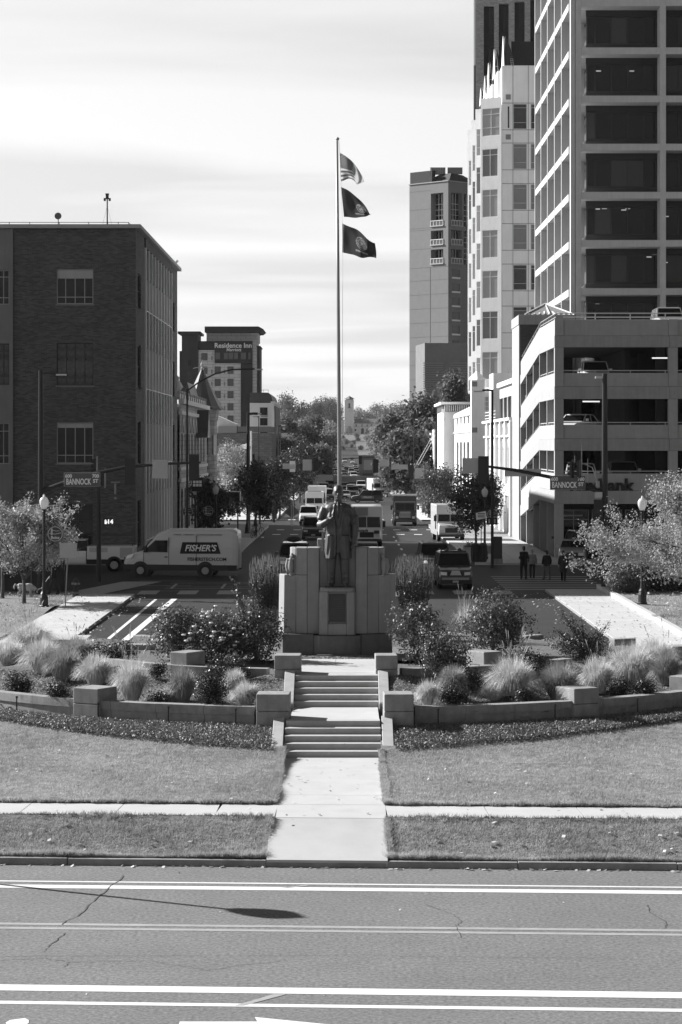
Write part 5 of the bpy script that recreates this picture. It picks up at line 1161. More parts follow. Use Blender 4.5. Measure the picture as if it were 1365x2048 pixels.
# steep gables with dark roofs
for k in range(5):
    D = HD+1+k*5.5; pxs = (1008, 990, 978.5, 971, 963)[k]; yt = (68, 95, 122, 148, 172)[k]; yb = (131, 150, 176, 190, 204)[k]; wd = (17, 8, 7, 6, 5)[k]
    x0 = X(pxs, D); q = MB(); hgt_ = Z(yt, D)-Z(yb, D); z0 = Z(yb, D); w_ = wd*D/F
    q.prism([(D-.2, z0), (D+4.2, z0), (D+1.6, z0+hgt_), (D+1.3, z0+hgt_)], 'x', x0, x0+.07); q.build('gable_edge', M['cream'], r)
    q = MB(); q.hexa([(x0+.2, D, z0), (x0+w_+.5, D, z0), (x0+w_+.5, D+3.6, z0), (x0+.2, D+3.6, z0), (x0+.22, D+1, z0+hgt_-.05), (x0+.3, D+1, z0+hgt_-.05), (x0+.3, D+3, z0+hgt_-.05), (x0+.22, D+3, z0+hgt_-.05)]); q.build('gable_roof', M['roofd'], r)
    if k: MB().tube([(x0-.12, D-.3, z0), (x0+.12, D-.3, z0+hgt_*.95), (x0+.4, D-.3, z0)], .03, 4).tube([(x0-.1, D-.3, z0+hgt_*.3), (x0+.35, D-.3, z0+hgt_*.3)], .025, 4).build('gable_lattice', M['white'], r)
MB().hexa([(X(1027, HD), HD+.8, ztop), (26, HD+.8, ztop), (26, HD+12, ztop), (X(1027, HD), HD+12, ztop), (X(1027, HD), HD+3.2, Z(73, HD)), (26, HD+3.2, Z(73, HD)), (26, HD+6, Z(73, HD)), (X(1027, HD), HD+6, Z(73, HD))]).build('main_roof', M['roofd'], r)
q = MB()
for px in (1024, 1029): q.cyl((X(px, HD), HD+.5, ztop), (X(px-5, HD), HD+3, Z(75, HD)), .04, n=4)
for i in range(14): zz = ztop+3.1*i/14; q.box(X(1024-i*.36, HD), X(1029.5-i*.36, HD), HD+.4+2.5*i/14, HD+.5+2.5*i/14, zz, zz+.05)
q.build('roof_ladder', M['grey'], r)
# podium of the white building
r = thing('white_podium_building', 'white low building with square piers, small windows and pyramid caps', 'building', (13.7, 256, 0), world=True)
PDp = 257.0; px0 = 13.63
MB().box(px0, X(970, PDp), PDp, PDp+2.0, 0, Z(760, PDp)).build('corner_pier', M['cream'], r, bevel=.02); MB().lathe([(.95, Z(760, PDp)), (.95, Z(757, PDp)), (0, Z(741, PDp))], (px0+.62, PDp+1, 0), 4).xf(Matrix.Identity(4)).build('pyramid_cap', M['cream'], r)
MB().box(X(1014, PDp), X(1027, PDp), PDp, PDp+2, 0, Z(758, PDp)).build('corner_pier', M['cream'], r); MB().lathe([(.6, Z(758, PDp)), (.6, Z(755, PDp)), (0, Z(741, PDp))], (X(1020, PDp), PDp+1, 0), 4).build('pyramid_cap', M['cream'], r)
for py in (768, 860): MB().box(X(945, PDp), X(955, PDp), PDp-.03, PDp-.001, Z(py+5, PDp), Z(py-5, PDp)).build('vent_grille', M['panelb'], r)
Hh = [(X(961, 259), X(988, 259), Z(822, 259), Z(793, 259)), (X(961, 259), X(975, 259), Z(950, 259), Z(884, 259))]
q = MB(); wall_holes(q, X(958, 259), 24, 0, Z(785, 259), Hh, lambda u, z, d: (u, 259+d, z), .2); q.build('front_wall', M['cream'], r)
window(r, ((Hh[0][0]+Hh[0][1])/2, 259.1, Hh[0][2]), 0, Hh[0][1]-Hh[0][0], Hh[0][3]-Hh[0][2], 5, 3, M['framew'], M['glasslt'], .05); window(r, ((Hh[1][0]+Hh[1][1])/2, 259.1, Hh[1][2]), 0, Hh[1][1]-Hh[1][0], Hh[1][3]-Hh[1][2], 1, 3, M['framed'], M['glass'], .06)
MB().box(X(958, 259), 24, 259.4, 262, 0, Z(785, 259)).build('core', M['cream'], r)
Hs = []
for i in range(4):
    y = 262+i*8.2; Hs += [(y+1.6, y+5.6, Z(848, 275), Z(829, 275)), (y+1, y+6.4, .5, Z(884, 275))]
q = MB(); wall_holes(q, PDp+2.01, 298, 0, 11.2, Hs, lambda u, z, d: (px0+.1+d, u, z), .4); q.build('street_wall', M['white'], r); MB().box(px0+.55, 22, PDp+2.1, 298, 0, 11.0).build('core', M['white2'], r)
for h in Hs: window(r, (px0+.35, (h[0]+h[1])/2, h[2]), -math.pi/2, h[1]-h[0], h[3]-h[2], 2, 2, M['framew'], M['glass'], .08)
for i in range(4): MB().lathe([(2.3, 11.2), (0, 12.3)], (px0+1.9, 263.5+i*8.2+2, 0), 4).build('parapet_gable', M['white'], r)
for za, zb in ((Z(866, 275), Z(862, 275)), (10.8, 11.2)): MB().box(px0-.05, px0+.099, PDp+2.02, 298, za, zb).build('string_course', M['white2'], r)
# ---- block with pointed arches (nearer, behind the garage)
r = thing('arched_white_building', 'pale building with tall pointed arches and glazed upper floor', 'building', (GX, 202.2, 0), world=True)
y0, y1 = 202.3, 241.5; nb = 6; bw_ = (y1-y0)/nb
Hs = []
for i in range(nb): Hs.append((y0+i*bw_+1.0, y0+(i+1)*bw_-1.0, 4.6, 7.2)); Hs.append((y0+i*bw_+1.0, y0+(i+1)*bw_-1.0, .1, 3.2))
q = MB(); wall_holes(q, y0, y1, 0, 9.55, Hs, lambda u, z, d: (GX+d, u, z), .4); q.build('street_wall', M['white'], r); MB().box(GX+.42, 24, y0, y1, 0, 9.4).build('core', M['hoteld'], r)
for i in range(nb):
    ya, yb = Hs[2*i][:2]; ym = (ya+yb)/2
    MB().prism([(ya, 7.21), (yb, 7.21), (ym+(yb-ym)*.62, 7.9), (ym, 8.35), (ym-(yb-ym)*.62, 7.9)], 'x', GX-.02, GX+.1).build('arch_head', M['glass'], r)
    window(r, (GX+.3, ym, 4.6), -math.pi/2, yb-ya, 2.6, 3, 1, M['frame'], M['glass'], .09); window(r, (GX+.3, ym, .1), -math.pi/2, yb-ya, 3.1, 2, [0, .75, 1], M['frame'], M['glass'], .09)
    MB().box(GX-.28, GX-.002, ya-1.35, ya-.65, 0, 9.7).build('pilaster', M['white'], r, bevel=.03); MB().box(GX-.03, GX-.001, ya-.2, yb+.2, 8.6, 9.2).build('grille_panel', M['pale'], r)
MB().box(GX-.2, GX-.004, y0, y1, 3.3, 4.3).build('fascia', M['white2'], r); MB().box(GX-.34, GX+.3, y0, y1, 9.72, 9.95).build('cornice', M['white'], r); MB().box(GX-.2, GX+.1, y0, y1, 8.3, 8.5).build('string_course', M['white2'], r)
yu = 224.5
Hu = [(y0+1.2+i*5.4, y0+6.0+i*5.4, 9.96, 11.9) for i in range(4)]
q = MB(); wall_holes(q, y0, yu, 9.96, 12.9, Hu, lambda u, z, d: (GX+.35+d, u, z), .3); q.build('upper_wall', M['white2'], r)
for h in Hu: window(r, (GX+.5, (h[0]+h[1])/2, h[2]), -math.pi/2, h[1]-h[0], h[3]-h[2], 5, 1, M['framed'], M['glassm'], .08)
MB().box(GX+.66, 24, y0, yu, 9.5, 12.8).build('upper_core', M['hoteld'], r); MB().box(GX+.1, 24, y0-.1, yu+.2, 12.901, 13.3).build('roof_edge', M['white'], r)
q = MB()
for zz in (10.2, 10.5, 10.8): q.tube([(GX, yu+.4, zz), (GX, y1, zz)], .03, 4)
q.build('terrace_rail', M['white'], r)
MB().box(GX+.4, GX+3.3, 235, 241.4, 9.95, 14.6).build('roof_hut', M['cream'], r)
# ---- cornice building further on
D = 300.0
r = thing('cornice_building', 'pale building with a deep overhanging ribbed cornice', 'building', (X(890, D), D, -1), world=True)
MB().box(X(888, D), 20, D, D+20, -1, Z(823, D)).build('walls', M['cream'], r); MB().box(X(881, D), 20, D-.7, D+20.5, Z(809, D), Z(804, D)).build('cornice', M['white'], r); MB().box(X(887, D), 20, D-.05, D+20, Z(823, D)+.01, Z(810, D)).build('frieze', M['dark'], r)
for i in range(12): MB().box(X(889+i*4.3, D), X(891+i*4.3, D), D-.3, D-.06, Z(822, D), Z(810, D)).build('bracket', M['cream'], r)
MB().box(X(884, D), X(890, D), D-.4, D, Z(826, D), Z(818, D)).build('bracket', M['white'], r)
for i in range(5):
    y = D+21+i*7; MB().box(X(888, D)-.4, X(888, D)+8, y, y+6.8, -1, [9.6, 8.6, 9.2, 8.0, 8.8][i]).build('shop_wall', M[['white2', 'cream', 'white', 'panelb', 'white2'][i]], r)
for i in range(3): MB().prism([(X(888, D)-2.6, 3.4), (X(888, D)-.4, 4.6), (X(888, D)-.4, 4.4), (X(888, D)-2.6, 3.25)], 'y', 303+i*9, 309+i*9).build('awning', M['white'], r)
# ---- brown brick tower behind
D = 330.0
r = thing('brown_brick_tower', 'tall brown brick tower with dark vertical window strips', 'building', (X(952, D), D, 0), world=True)
HB = [(X(a, D), X(b_, D), 20, Z(t, D)) for a, b_, t in ((968, 989, 12), (998, 1018, 7), (1029.5, 1050, 3), (1061, 1082, -2))]
q = MB(); wall_holes(q, X(952, D), 34, 0, 78, HB, lambda u, z, d: (u, D+d, z), .8); q.build('front_wall', M['brick2'], r)
for h in HB:
    for k in range(11):
        zz = h[3]-5.4*(k+1); o = window(r, (h[0]+.95+ (h[1]-h[0]-.95)/2, D+.6, zz+1.8), 0, h[1]-h[0]-.5, 3.5, 1, 1, M['framed'], M['glass'], .05); MB().box(h[0]+.05, h[1], D+.55, D+.8, zz+.05, zz+1.75).build('spandrel', M['hoteld'], r)
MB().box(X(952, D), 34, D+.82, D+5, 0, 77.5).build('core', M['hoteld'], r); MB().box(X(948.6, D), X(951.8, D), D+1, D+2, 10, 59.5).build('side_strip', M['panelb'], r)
# ---- concrete hotel tower, turned 45 degrees
D = 480.0; cxk, kD = X(897, D), D/F
r = thing('concrete_hotel_tower', 'tall concrete tower standing cornerwise with balconies near its top', 'tower', (cxk, D, 0), math.radians(0), world=True)
LT = 10.6   # true width of both faces seen
def fl(u, z, d): c = math.sqrt(.5); return (cxk-(u*c)+d*c*1, D+u*c+d*c*1, z)     # left face
def fr(u, z, d): c = math.sqrt(.5); return (cxk+(u*c)-d*c, D+u*c+d*c, z)
ZT_ = Z(362, D); RWD = 12
def zz_(py): return Z(py, D)
holesL = [(1.35, 4.7, zz_(450), zz_(384)), (1.35, 4.7, zz_(488), zz_(459)), (1.35, 4.7, zz_(526), zz_(497))]
q = MB(); wall_holes(q, 0, LT, 0, ZT_, holesL, fl, 1.6); q.build('left_wall', M['tower'], r)
holesR = [(.9, 4.1, zz_(450), zz_(384)), (.9, 4.1, zz_(488), zz_(459)), (.9, 4.1, zz_(526), zz_(497)), (4.6, 9.5, zz_(450), zz_(384)), (4.6, 9.5, zz_(526), zz_(459))]
holesR += [(1.1, 3.4, zz_(553+28.4*k), zz_(538+28.4*k)) for k in range(6)]
q = MB(); wall_holes(q, 0, RWD, 0, ZT_, holesR, fr, 1.2); q.build('right_wall', M['tower'], r)
def face_box(f, u0, u1, z0, z1, d0, d1): return MB().hexa([f(u0, z0, d0), f(u1, z0, d0), f(u1, z0, d1), f(u0, z0, d1), f(u0, z1, d0), f(u1, z1, d0), f(u1, z1, d1), f(u0, z1, d1)])
for f, HS in ((fl, holesL), (fr, holesR)):
    for j, h in enumerate(HS):
        dd = 1.5 if f is fl else 1.1
        small = h[3]-h[2] < 1.7
        if small: face_box(f, h[0], h[1], h[2], h[3], .15, .2).build('window_pane', M['glassm'], r); face_box(f, h[0]-.05, h[1]+.05, h[2]-.35, h[2]-.02, -.12, .1).build('window_sill', M['white'], r); continue
        face_box(f, h[0], h[1], h[2], h[3], dd, dd+.1).build('window_pane', M['glass'], r)
        n = 4 if h[1]-h[0] < 4 else 5
        for k in range(1, n): u = h[0]+(h[1]-h[0])*k/n; face_box(f, u-.05, u+.05, h[2], h[3], dd-.08, dd).build('mullion', M['white'], r)
        for k in range(1, max(2, int((h[3]-h[2])/1.1))): z = h[2]+k*1.1; face_box(f, h[0], h[1], z, z+.08, dd-.09, dd).build('mullion', M['white'], r)
        if j < 3:
            face_box(f, h[0]-.1, h[1]+.1, h[2]-.1, h[2]+.1, -.2, dd).build('balcony_floor', M['white2'], r); face_box(f, h[0], h[1], h[2]+1.0, h[2]+1.12, -.12, -.04).build('balcony_rail', M['white'], r)
            for k in range(5): u = h[0]+(h[1]-h[0])*k/4; face_box(f, u-.04, u+.04, h[2]+.1, h[2]+1.0, -.1, -.05).build('balcony_post', M['white'], r)
            face_box(f, h[0]+.05, h[1]-.05, h[2]+.15, h[2]+.95, -.04, -.01).build('balcony_glass', M['glassm'], r)
for py in [377, 384+30, 414+38-0]+[456, 494, 532]+[558+28.5*k for k in range(8)]:   # joints between the cast panels
    face_box(fl, 0 if py > 530 else 4.75, LT, zz_(py)-.035, zz_(py)+.035, -.02, .0).build('panel_joint', M['louvre'] if False else M['pgrey'], r)
    if py > 530: face_box(fr, 0, RWD, zz_(py)-.035, zz_(py)+.035, -.02, 0).build('panel_joint', M['pgrey'], r)
face_box(fl, 4.8, 4.88, 0, zz_(532), -.021, 0).build('panel_joint', M['dark'], r)
face_box(fl, -.1, LT+.1, ZT_-.02, ZT_+.15, -.15, .3).build('coping', M['pale'], r); face_box(fr, -.1, RWD, ZT_-.02, ZT_+.15, -.15, .3).build('coping', M['pale'], r)
face_box(fl, 4.6, LT, ZT_, zz_(337), .2, 1.2).build('parapet_wing', M['hoteld'], r)
q = MB(); a, b_, c, d = fl(.4, ZT_, .6), fl(7.5, ZT_, .6), fl(7.5, ZT_, 9), fr(11.5, ZT_, 1)
q.hexa([fl(.3, ZT_, .5), fl(8, ZT_, .5), fl(8, ZT_, 9), fr(10, ZT_, .4)]+[fl(1.5, zz_(343), 2.5), fl(4.5, zz_(343), 2.5), fl(4.5, zz_(343), 6), fr(7, zz_(343), 2.5)]); q.build('sloping_roof', M['roofd'], r)
MB().box(X(863, D), X(893.5, D), D+5, D+6, zz_(343), zz_(329)).build('roof_screen', M['louvre'], r); MB().box(X(898, D), X(928, D), D+5, D+6, zz_(342), zz_(329)).build('roof_screen', M['panelb'], r)
for i in range(8): MB().box(X(865+i*3.6, D), X(866.2+i*3.6, D), D+4.8, D+4.99, zz_(342), zz_(330)).build('screen_rib', M['white2'], r)
# lower wing with louvres
D2 = 470
q = face_box(fl, -3, LT-.5, 0, 0, 0, 0)
MB().hexa([(X(833, D2), D2+4, 0), (X(850, D2), D2, 0), (24, D2, 0), (24, D2+10, 0), (X(833, D2), D2+4, Z(690, D2)), (X(850, D2), D2, Z(686, D2)), (24, D2, Z(686, D2)), (24, D2+10, Z(686, D2))]).build('lower_wing', M['panelb'], r)
for i in range(14):
    zz = Z(726+i*4.6, D2); MB().box(X(845, D2)+.2, X(887, D2), D2-.25, D2-.01, zz-.12, zz+.08).build('louvre_blade', M['grey'], r); MB().box(X(899, D2), 24, D2-.25, D2-.01, zz-.12, zz+.08).build('louvre_blade', M['grey'], r)
# ---- depot with its clock tower on the far bench
D = 1860.0; k = D/F
r = thing('depot', 'distant pale railway depot with a clock tower under a small tiled roof', 'station', (X(699, D), D, 14.6), world=True)
dx = lambda px: X(px, D); dz = lambda py: Z(py, D)
q = MB(); wall_holes(q, dx(690), dx(708), 14, dz(800), [(dx(697.5), dx(701), dz(815.5), dz(806.5))], lambda u, z, d: (u, D+d, z), .5); q.build('tower_wall', M['white'], r)
MB().box(dx(690), dx(708), D+.51, D+8, 14, dz(800)).build('tower_core', M['cream'], r); MB().box(dx(697.5), dx(701), D+.45, D+.5, dz(815.5), dz(806.5)).build('belfry_opening', M['hoteld'], r)
MB().box(dx(690)+.01, dx(690.8), D-.05, D+7, 14, dz(812)).build('side_strip', M['white'], r)
MB().box(dx(689.5), dx(708.7), D-.4, D+8.2, dz(803), dz(801.5)).build('cornice', M['cream'], r); MB().box(dx(692), dx(707), D+.2, D+7, dz(801.5)+.01, dz(798)).build('lantern', M['pale'], r)
MB().lathe([(4.3, dz(798)), (0, dz(791.5))], (dx(699.3), D+3.7, 0), 4).xf(Matrix.Identity(4)).build('tower_roof', M['tile'], r)
MB().cyl((dx(699.3), D-.25, dz(821.5)), (dx(699.3), D-.02, dz(821.5)), 1.25, n=20).build('clock', M['white'], r); MB().box(dx(699.2), dx(699.6), D-.3, D-.26, dz(821.5), dz(819.3)).box(dx(699.3), dx(701), D-.3, D-.26, dz(821.7), dz(821.3)).build('clock_hands', M['black'], r)
MB().box(dx(696), dx(703), D-.6, D-.02, dz(816.2), dz(815.4)).build('balcony', M['dark'], r); MB().lathe([(2.4, dz(868)), (2.4, dz(858)), (1.6, dz(855)), (1.2, dz(852))], (dx(699), D+.6, 0), 12).build('portal', M['pale'], r)
HS = [(dx(722.5), dx(728.5), dz(868), dz(859)), (dx(733), dx(738.5), dz(868), dz(859)), (dx(710), dx(713), dz(862), dz(858))]+[(dx(a), dx(a+2), dz(853), dz(849)) for a in (712, 723.5, 734)]
q = MB(); wall_holes(q, dx(708.1), dx(765), 14, dz(846.5), HS, lambda u, z, d: (u, D+2+d, z), .5); q.build('hall_wall', M['white'], r)
for h in HS: MB().box(h[0], h[1], D+2.4, D+2.5, h[2], h[3]).build('window', M['glass'], r)
for a, b_ in ((722.5, 728.5), (733, 738.5)): MB().cyl((dx((a+b_)/2), D+1.95, dz(859)), (dx((a+b_)/2), D+2.2, dz(859)), (b_-a)*k/2, n=14).build('arch_window', M['glass'], r)
MB().box(dx(708.1), dx(765), D+1.8, D+1.99, dz(853.6), dz(852.9)).build('string_course', M['pale'], r)
MB().prism([(D+1, dz(846.5)), (D+16, dz(846.5)), (D+8.5, dz(837))], 'x', dx(709), dx(766)).build('hall_roof', M['tile'], r)
MB().box(dx(640), dx(689), D+4, D+14, 14, dz(854)).build('west_wing_wall', M['cream'], r); MB().prism([(D+3, dz(854)), (D+15, dz(854)), (D+9, dz(848))], 'x', dx(645), dx(686)).build('west_wing_roof', M['tile'], r)
MB().box(dx(683), dx(689.4), D+.5, D+8, 14, dz(840)).build('gable_front', M['white'], r)
# ================================================================ VEHICLES (local: nose towards -y, ground z=0)
def wheels(root, W, ys, r=.36, wd=.24, inset=.02, rear_dual=False):
    for y in ys:
        for s in (-1, 1):
            x1 = s*(W/2-inset); x0 = x1-s*wd
            t = MB().tube([(x0, y, r), (x1, y, r)], r, 16).build('wheel', M['tyre'], root)
            MB().tube([(x1-s*.01, y, r), (x1+s*.008, y, r)], r*.6, 12).build('rim', M['rim'], t)
def rring(y, zb, zt, hb, ht, zm=None):
    zm = zm if zm is not None else zb+(zt-zb)*.55
    return [(-hb*.94, y, zb), (-hb, y, zb+.12), (-hb, y, zm), (-ht, y, zt-.03), (-ht+.06, y, zt), (ht-.06, y, zt), (ht, y, zt-.03), (hb, y, zm), (hb, y, zb+.12), (hb*.94, y, zb)]
def car(kind, paint, label, x, y, rz=0, cat='car', name='parked_car', z=None, group='cars and vans in the boulevard traffic', lights=False, rack=False, far=False, sc=1.):
    z = prof(y) if z is None else z
    root = thing(name, label, cat, (x, y, z), rz, group=group)
    L, W, H = {'suv': (4.7, 1.88, 1.82), 'sedan': (4.6, 1.82, 1.45), 'pickup': (5.6, 2.0, 1.9), 'hatch': (4.3, 1.8, 1.55), 'boxsuv': (4.6, 1.88, 1.9)}[kind]
    hood = {'suv': 1.08, 'sedan': .92, 'pickup': 1.2, 'hatch': .98, 'boxsuv': 1.18}[kind]; g = .26 if kind != 'sedan' else .2
    yf = -L/2; w2 = W/2; belt = hood+.04
    ws = {'suv': 1.15, 'sedan': 1.35, 'pickup': 1.45, 'hatch': 1.0, 'boxsuv': 1.35}[kind]       # windscreen base behind the nose
    tail = {'suv': L-.25, 'sedan': L-.75, 'pickup': 3.55, 'hatch': L-.35, 'boxsuv': L-.15}[kind]
    rt = .62 if kind in ('sedan', 'hatch') else (.38 if kind == 'boxsuv' else .5)
    rings = [rring(yf, g+.12, hood-.28, w2*.86, w2*.80), rring(yf+.12, g, hood-.16, w2*.95, w2*.88), rring(yf+.55, g, hood-.05, w2, w2*.93), rring(yf+ws, g, belt, w2, w2*.95)]
    if kind == 'pickup': rings += [rring(yf+tail, g, belt, w2, w2*.95), rring(L/2-.05, g+.1, belt-.02, w2, w2*.95), rring(L/2, g+.1, belt-.05, w2*.97, w2*.93)]
    else: rings += [rring(yf+tail, g, belt+.02, w2, w2*.94), rring(L/2-.1, g+.06, belt-.02 if kind != 'sedan' else belt, w2*.97, w2*.9), rring(L/2, g+.15, belt-.15, w2*.9, w2*.82)]
    bo = MB().loft(rings).build('body', M[paint], root, smooth=False, bevel=.03 if not far else 0)
    rw = w2*.80
    gy0, gy1, gy2, gy3 = yf+ws-.05, yf+ws+rt, yf+tail-.15-(.45 if kind == 'sedan' else 0), yf+tail+.05
    def gring(y, zb, zt, a, b_): return [(-a, y, zb), (-b_, y, zt), (b_, y, zt), (a, y, zb)]
    gl = MB(); a = w2*.93; gl.hexa([(-a, gy0, belt-.03), (a, gy0, belt-.03), (a, gy3, belt-.03), (-a, gy3, belt-.03), (-rw, gy1, H-.06), (rw, gy1, H-.06), (rw, gy2, H-.06), (-rw, gy2, H-.06)]); gl.build('windows', M['cglass'], root)
    rf = MB(); rf.hexa([(-rw-.02, gy1-.04, H-.08), (rw+.02, gy1-.04, H-.08), (rw+.02, gy2+.04, H-.08), (-rw-.02, gy2+.04, H-.08), (-rw+.06, gy1+.1, H), (rw-.06, gy1+.1, H), (rw-.06, gy2-.05, H), (-rw+.06, gy2-.05, H)])
    for s in (-1, 1):
        for (ya, yb) in ((gy0, gy1), ((gy0+gy3)/2+.05, (gy1+gy2)/2+.1), (gy3, gy2)): rf.tube([(s*(a+.005), ya, belt-.05), (s*(rw+.005), yb, H-.06)], .045, 4)
    rf.build('roof', M[paint], root)
    wheels(root, W, (yf+.88, L/2-.95), .36 if kind != 'sedan' else .32)
    gr = MB(); zc = hood-.36; gr.box(-w2*.45, w2*.45, yf-.03, yf+.05, zc-.12, zc+.12)
    gr.build('grille', M['plastic'], root)
    q = MB(); q.hexa([(-w2*.88, yf-.05, g+.02), (w2*.88, yf-.05, g+.02), (w2*.93, yf+.3, g+.02), (-w2*.93, yf+.3, g+.02), (-w2*.86, yf-.07, g+.26), (w2*.86, yf-.07, g+.26), (w2*.95, yf+.3, g+.26), (-w2*.95, yf+.3, g+.26)]); q.build('bumper', M['plastic'], root)
    for s in (-1, 1):
        h = MB().hexa([(s*w2*.5, yf-.035, zc-.08), (s*w2*.83, yf+.0, zc-.06), (s*w2*.9, yf+.2, zc-.04), (s*w2*.5, yf+.2, zc-.08), (s*w2*.5, yf-.025, zc+.08), (s*w2*.83, yf+.01, zc+.1), (s*w2*.9, yf+.2, zc+.12), (s*w2*.5, yf+.2, zc+.08)]); h.build('headlight', M['lit'] if lights else M['lamp'], root)
        MB().box(s*(w2+.0), s*(w2+.2), gy0+.22, gy0+.34, belt, belt+.17).build('mirror', M[paint] if not far else M['plastic'], root)
        if not far: MB().box(s*w2*.7, s*w2*.86, L/2-.04, L/2+.02, belt-.35, belt-.1).build('tail_light', M['plaque'], root)
    MB().box(-.16, .16, yf-.085, yf-.06, g+.1, g+.2).build('number_plate', M['signback'], root)
    if rack:
        q = MB()
        for s in (-1, 1): q.tube([(s*rw*.85, gy1+.1, H+.07), (s*rw*.85, gy2-.1, H+.07)], .025, 5)
        q.build('roof_rack', M['dark'], root)
    return root
def Cx(px, D): return X(px, D)
# nose distance D -> centre is D + L/2
xt = car('boxsuv', 'pdark', 'dark boxy off-road SUV with tubular roof rack nearest the right crossing', Cx(910, 129), 131.3, .02, 'SUV', 'suv', rack=True)
q = MB().ell((-.35, -.3, 2.0), (.11, .06, .11), 8, 6).ell((.35, -.3, 2.0), (.11, .06, .11), 8, 6).tube([(-.7, -.35, 1.93), (.7, -.35, 1.93)], .04, 5); q.build('roof_lamps', M['dark'], xt)
MB().box(-.72, .72, -2.42, -2.32, .50, .62).build('bumper_bar', M['grey'], xt); MB().prism([(-.30, .75), (.30, .75), (.2, 1.0), (-.2, 1.0)], 'y', -2.415, -2.39).build('grille_trim', M['alu'], xt)
s2 = car('suv', 'pdark', 'dark SUV with lit headlamp behind the off-road SUV on the right', Cx(871, 143), 145.4, .02, 'SUV', 'suv', lights=False, rack=True)
MB().ell((-.62, -2.38, .78), (.10, .05, .085), 8, 6).build('lit_headlight', M['lit'], s2)
jp = car('boxsuv', 'pdark', 'dark SUV with a black cargo box on its roof, left of the monument', Cx(588, 141), 143.3, 0, 'SUV', 'suv')
q = MB(); q.loft([[(r_*math.cos(t)*.42-.05, yy, 2.12+.19*r_*math.sin(t)) for t in [k*math.pi/4 for k in range(8)]] for yy, r_ in ((-.9, .3), (-.75, .95), (0, 1.1), (.9, .9), (1.0, .4))]); q.build('cargo_box', M['plastic'], jp, smooth=True)
car('suv', 'pdark', 'dark SUV just behind the statue shoulder on the left lanes', Cx(627, 198), 200.5, 0, 'SUV', 'suv', sc=1)
car('suv', 'pwhite', 'white SUV behind the dark one, left lanes, near the sign back', Cx(617, 246), 248, 0, 'SUV', 'suv')
car('pickup', 'pdark', 'dark pickup facing the camera just past the crossing police car', Cx(706, 383), 386, 0, 'pickup', 'pickup_truck', far=True)
car('hatch', 'psilver', 'silver hatchback behind the dark pickup in the middle lanes', Cx(703, 422), 425, 0, far=True)
car('sedan', 'pdark', 'dark sedan beside the flagpole in the far middle lanes', Cx(691, 452), 455, 0, far=True)
car('suv', 'pwhite', 'white SUV in the far lanes left of the delivery van', Cx(723, 452), 455, 0, 'SUV', 'suv', far=True)
car('suv', 'pgrey', 'grey SUV left of the flagpole in the far lanes', Cx(660, 455), 458, 0, 'SUV', 'suv', far=True)
car('sedan', 'pdark', 'low dark sedan tucked between the statue head and flagpole', Cx(677, 405), 408, 0, far=True)
po = car('suv', 'pblack', 'black police SUV crossing sideways at the third street', Cx(735, 352), 352, -math.pi/2-.05, 'police car', 'police_car')
po.rotation_euler[2] = -math.pi/2+.05
MB().box(-.5, .5, -.15, .1, 1.82, 1.95).build('light_bar', M['dark'], po); MB().box(.948, .956, -.9, .9, .62, .98).build('door_band', M['pgrey'], po); MB().box(-.5, .5, -2.55, -2.4, .35, .85).build('push_bar', M['dark'], po)
text('POLICE', .36, M['white_t'], po, (.96, .0, .80), math.pi/2)
for a, D_, kd, pt_, lab in ((648, 425, 'suv', 'pgrey', 'grey SUV in the left lanes beyond the third crossing'), (655, 388, 'sedan', 'pwhite', 'white sedan in the left lanes just beyond the white box van'), (664, 362, 'suv', 'pdark', 'dark SUV left of the statue head at the third crossing'), (640, 368, 'hatch', 'psilver', 'silver hatchback at the left kerb of the third crossing'), (716, 420, 'sedan', 'pgrey', 'grey sedan left of the parcel van'), (690, 372, 'sedan', 'psilver', 'silver sedan behind the flagpole at the third crossing')):
    car(kd, pt_, lab, Cx(a, D_), D_, 0, 'SUV' if kd == 'suv' else 'car', 'queued_car', far=True)
# far traffic, one by one
random.seed(11); kinds = ['sedan', 'suv', 'hatch', 'pickup']; paints = ['pwhite', 'pgrey', 'psilver', 'pdark', 'pmid']
FAR = [(643, 640), (650, 520), (668, 560), (672, 720), (654, 800), (708, 620), (716, 690), (735, 615), (752, 640), (713, 800), (700, 940), (665, 900), (684, 1010), (727, 760), (742, 860), (648, 950), (689, 700), (721, 900), (765, 690), (676, 830), (706, 1080), (694, 860), (662, 1060), (731, 980), (640, 880), (647, 730), (660, 700), (671, 780), (683, 740), (703, 730), (723, 820), (738, 910), (748, 780), (711, 1000), (668, 980), (690, 1100), (704, 1150), (655, 1020), (722, 1060), (698, 770)]
for i, (px, D) in enumerate(FAR):
    kd, pt_ = kinds[i % 4], paints[(i*3) % 5]
    nm = {'pwhite': 'white', 'pgrey': 'grey', 'psilver': 'silver', 'pdark': 'dark', 'pmid': 'mid grey'}[pt_]
    side = 'left of the flagpole' if px < 676 else 'right of the flagpole'; rank = 'beyond the long trailer' if D < 720 else ('in the far queue towards the depot' if D < 900 else 'at the far end of the queue')
    o = car(kd, pt_, '%s %s %s %s' % (nm, {'sedan': 'sedan', 'suv': 'SUV', 'hatch': 'hatchback', 'pickup': 'pickup'}[kd], side, rank), Cx(px, D), D, random.uniform(-.05, .05), {'suv': 'SUV', 'pickup': 'pickup'}.get(kd, 'car'), 'distant_car', far=True)
# duplicates in that list are told apart by their place
seen = {}
for o in bpy.data.objects:
    if o.name.startswith('distant_car'): seen.setdefault(o['label'], []).append(o)
for l, os_ in seen.items():
    if len(os_) > 1:
        os_.sort(key=lambda o: o.location.y)
        for k_, o in enumerate(os_): o['label'] = l+(', nearer one' if k_ == 0 else ', farther one' if len(os_) == 2 or k_ == 2 else ', middle one')
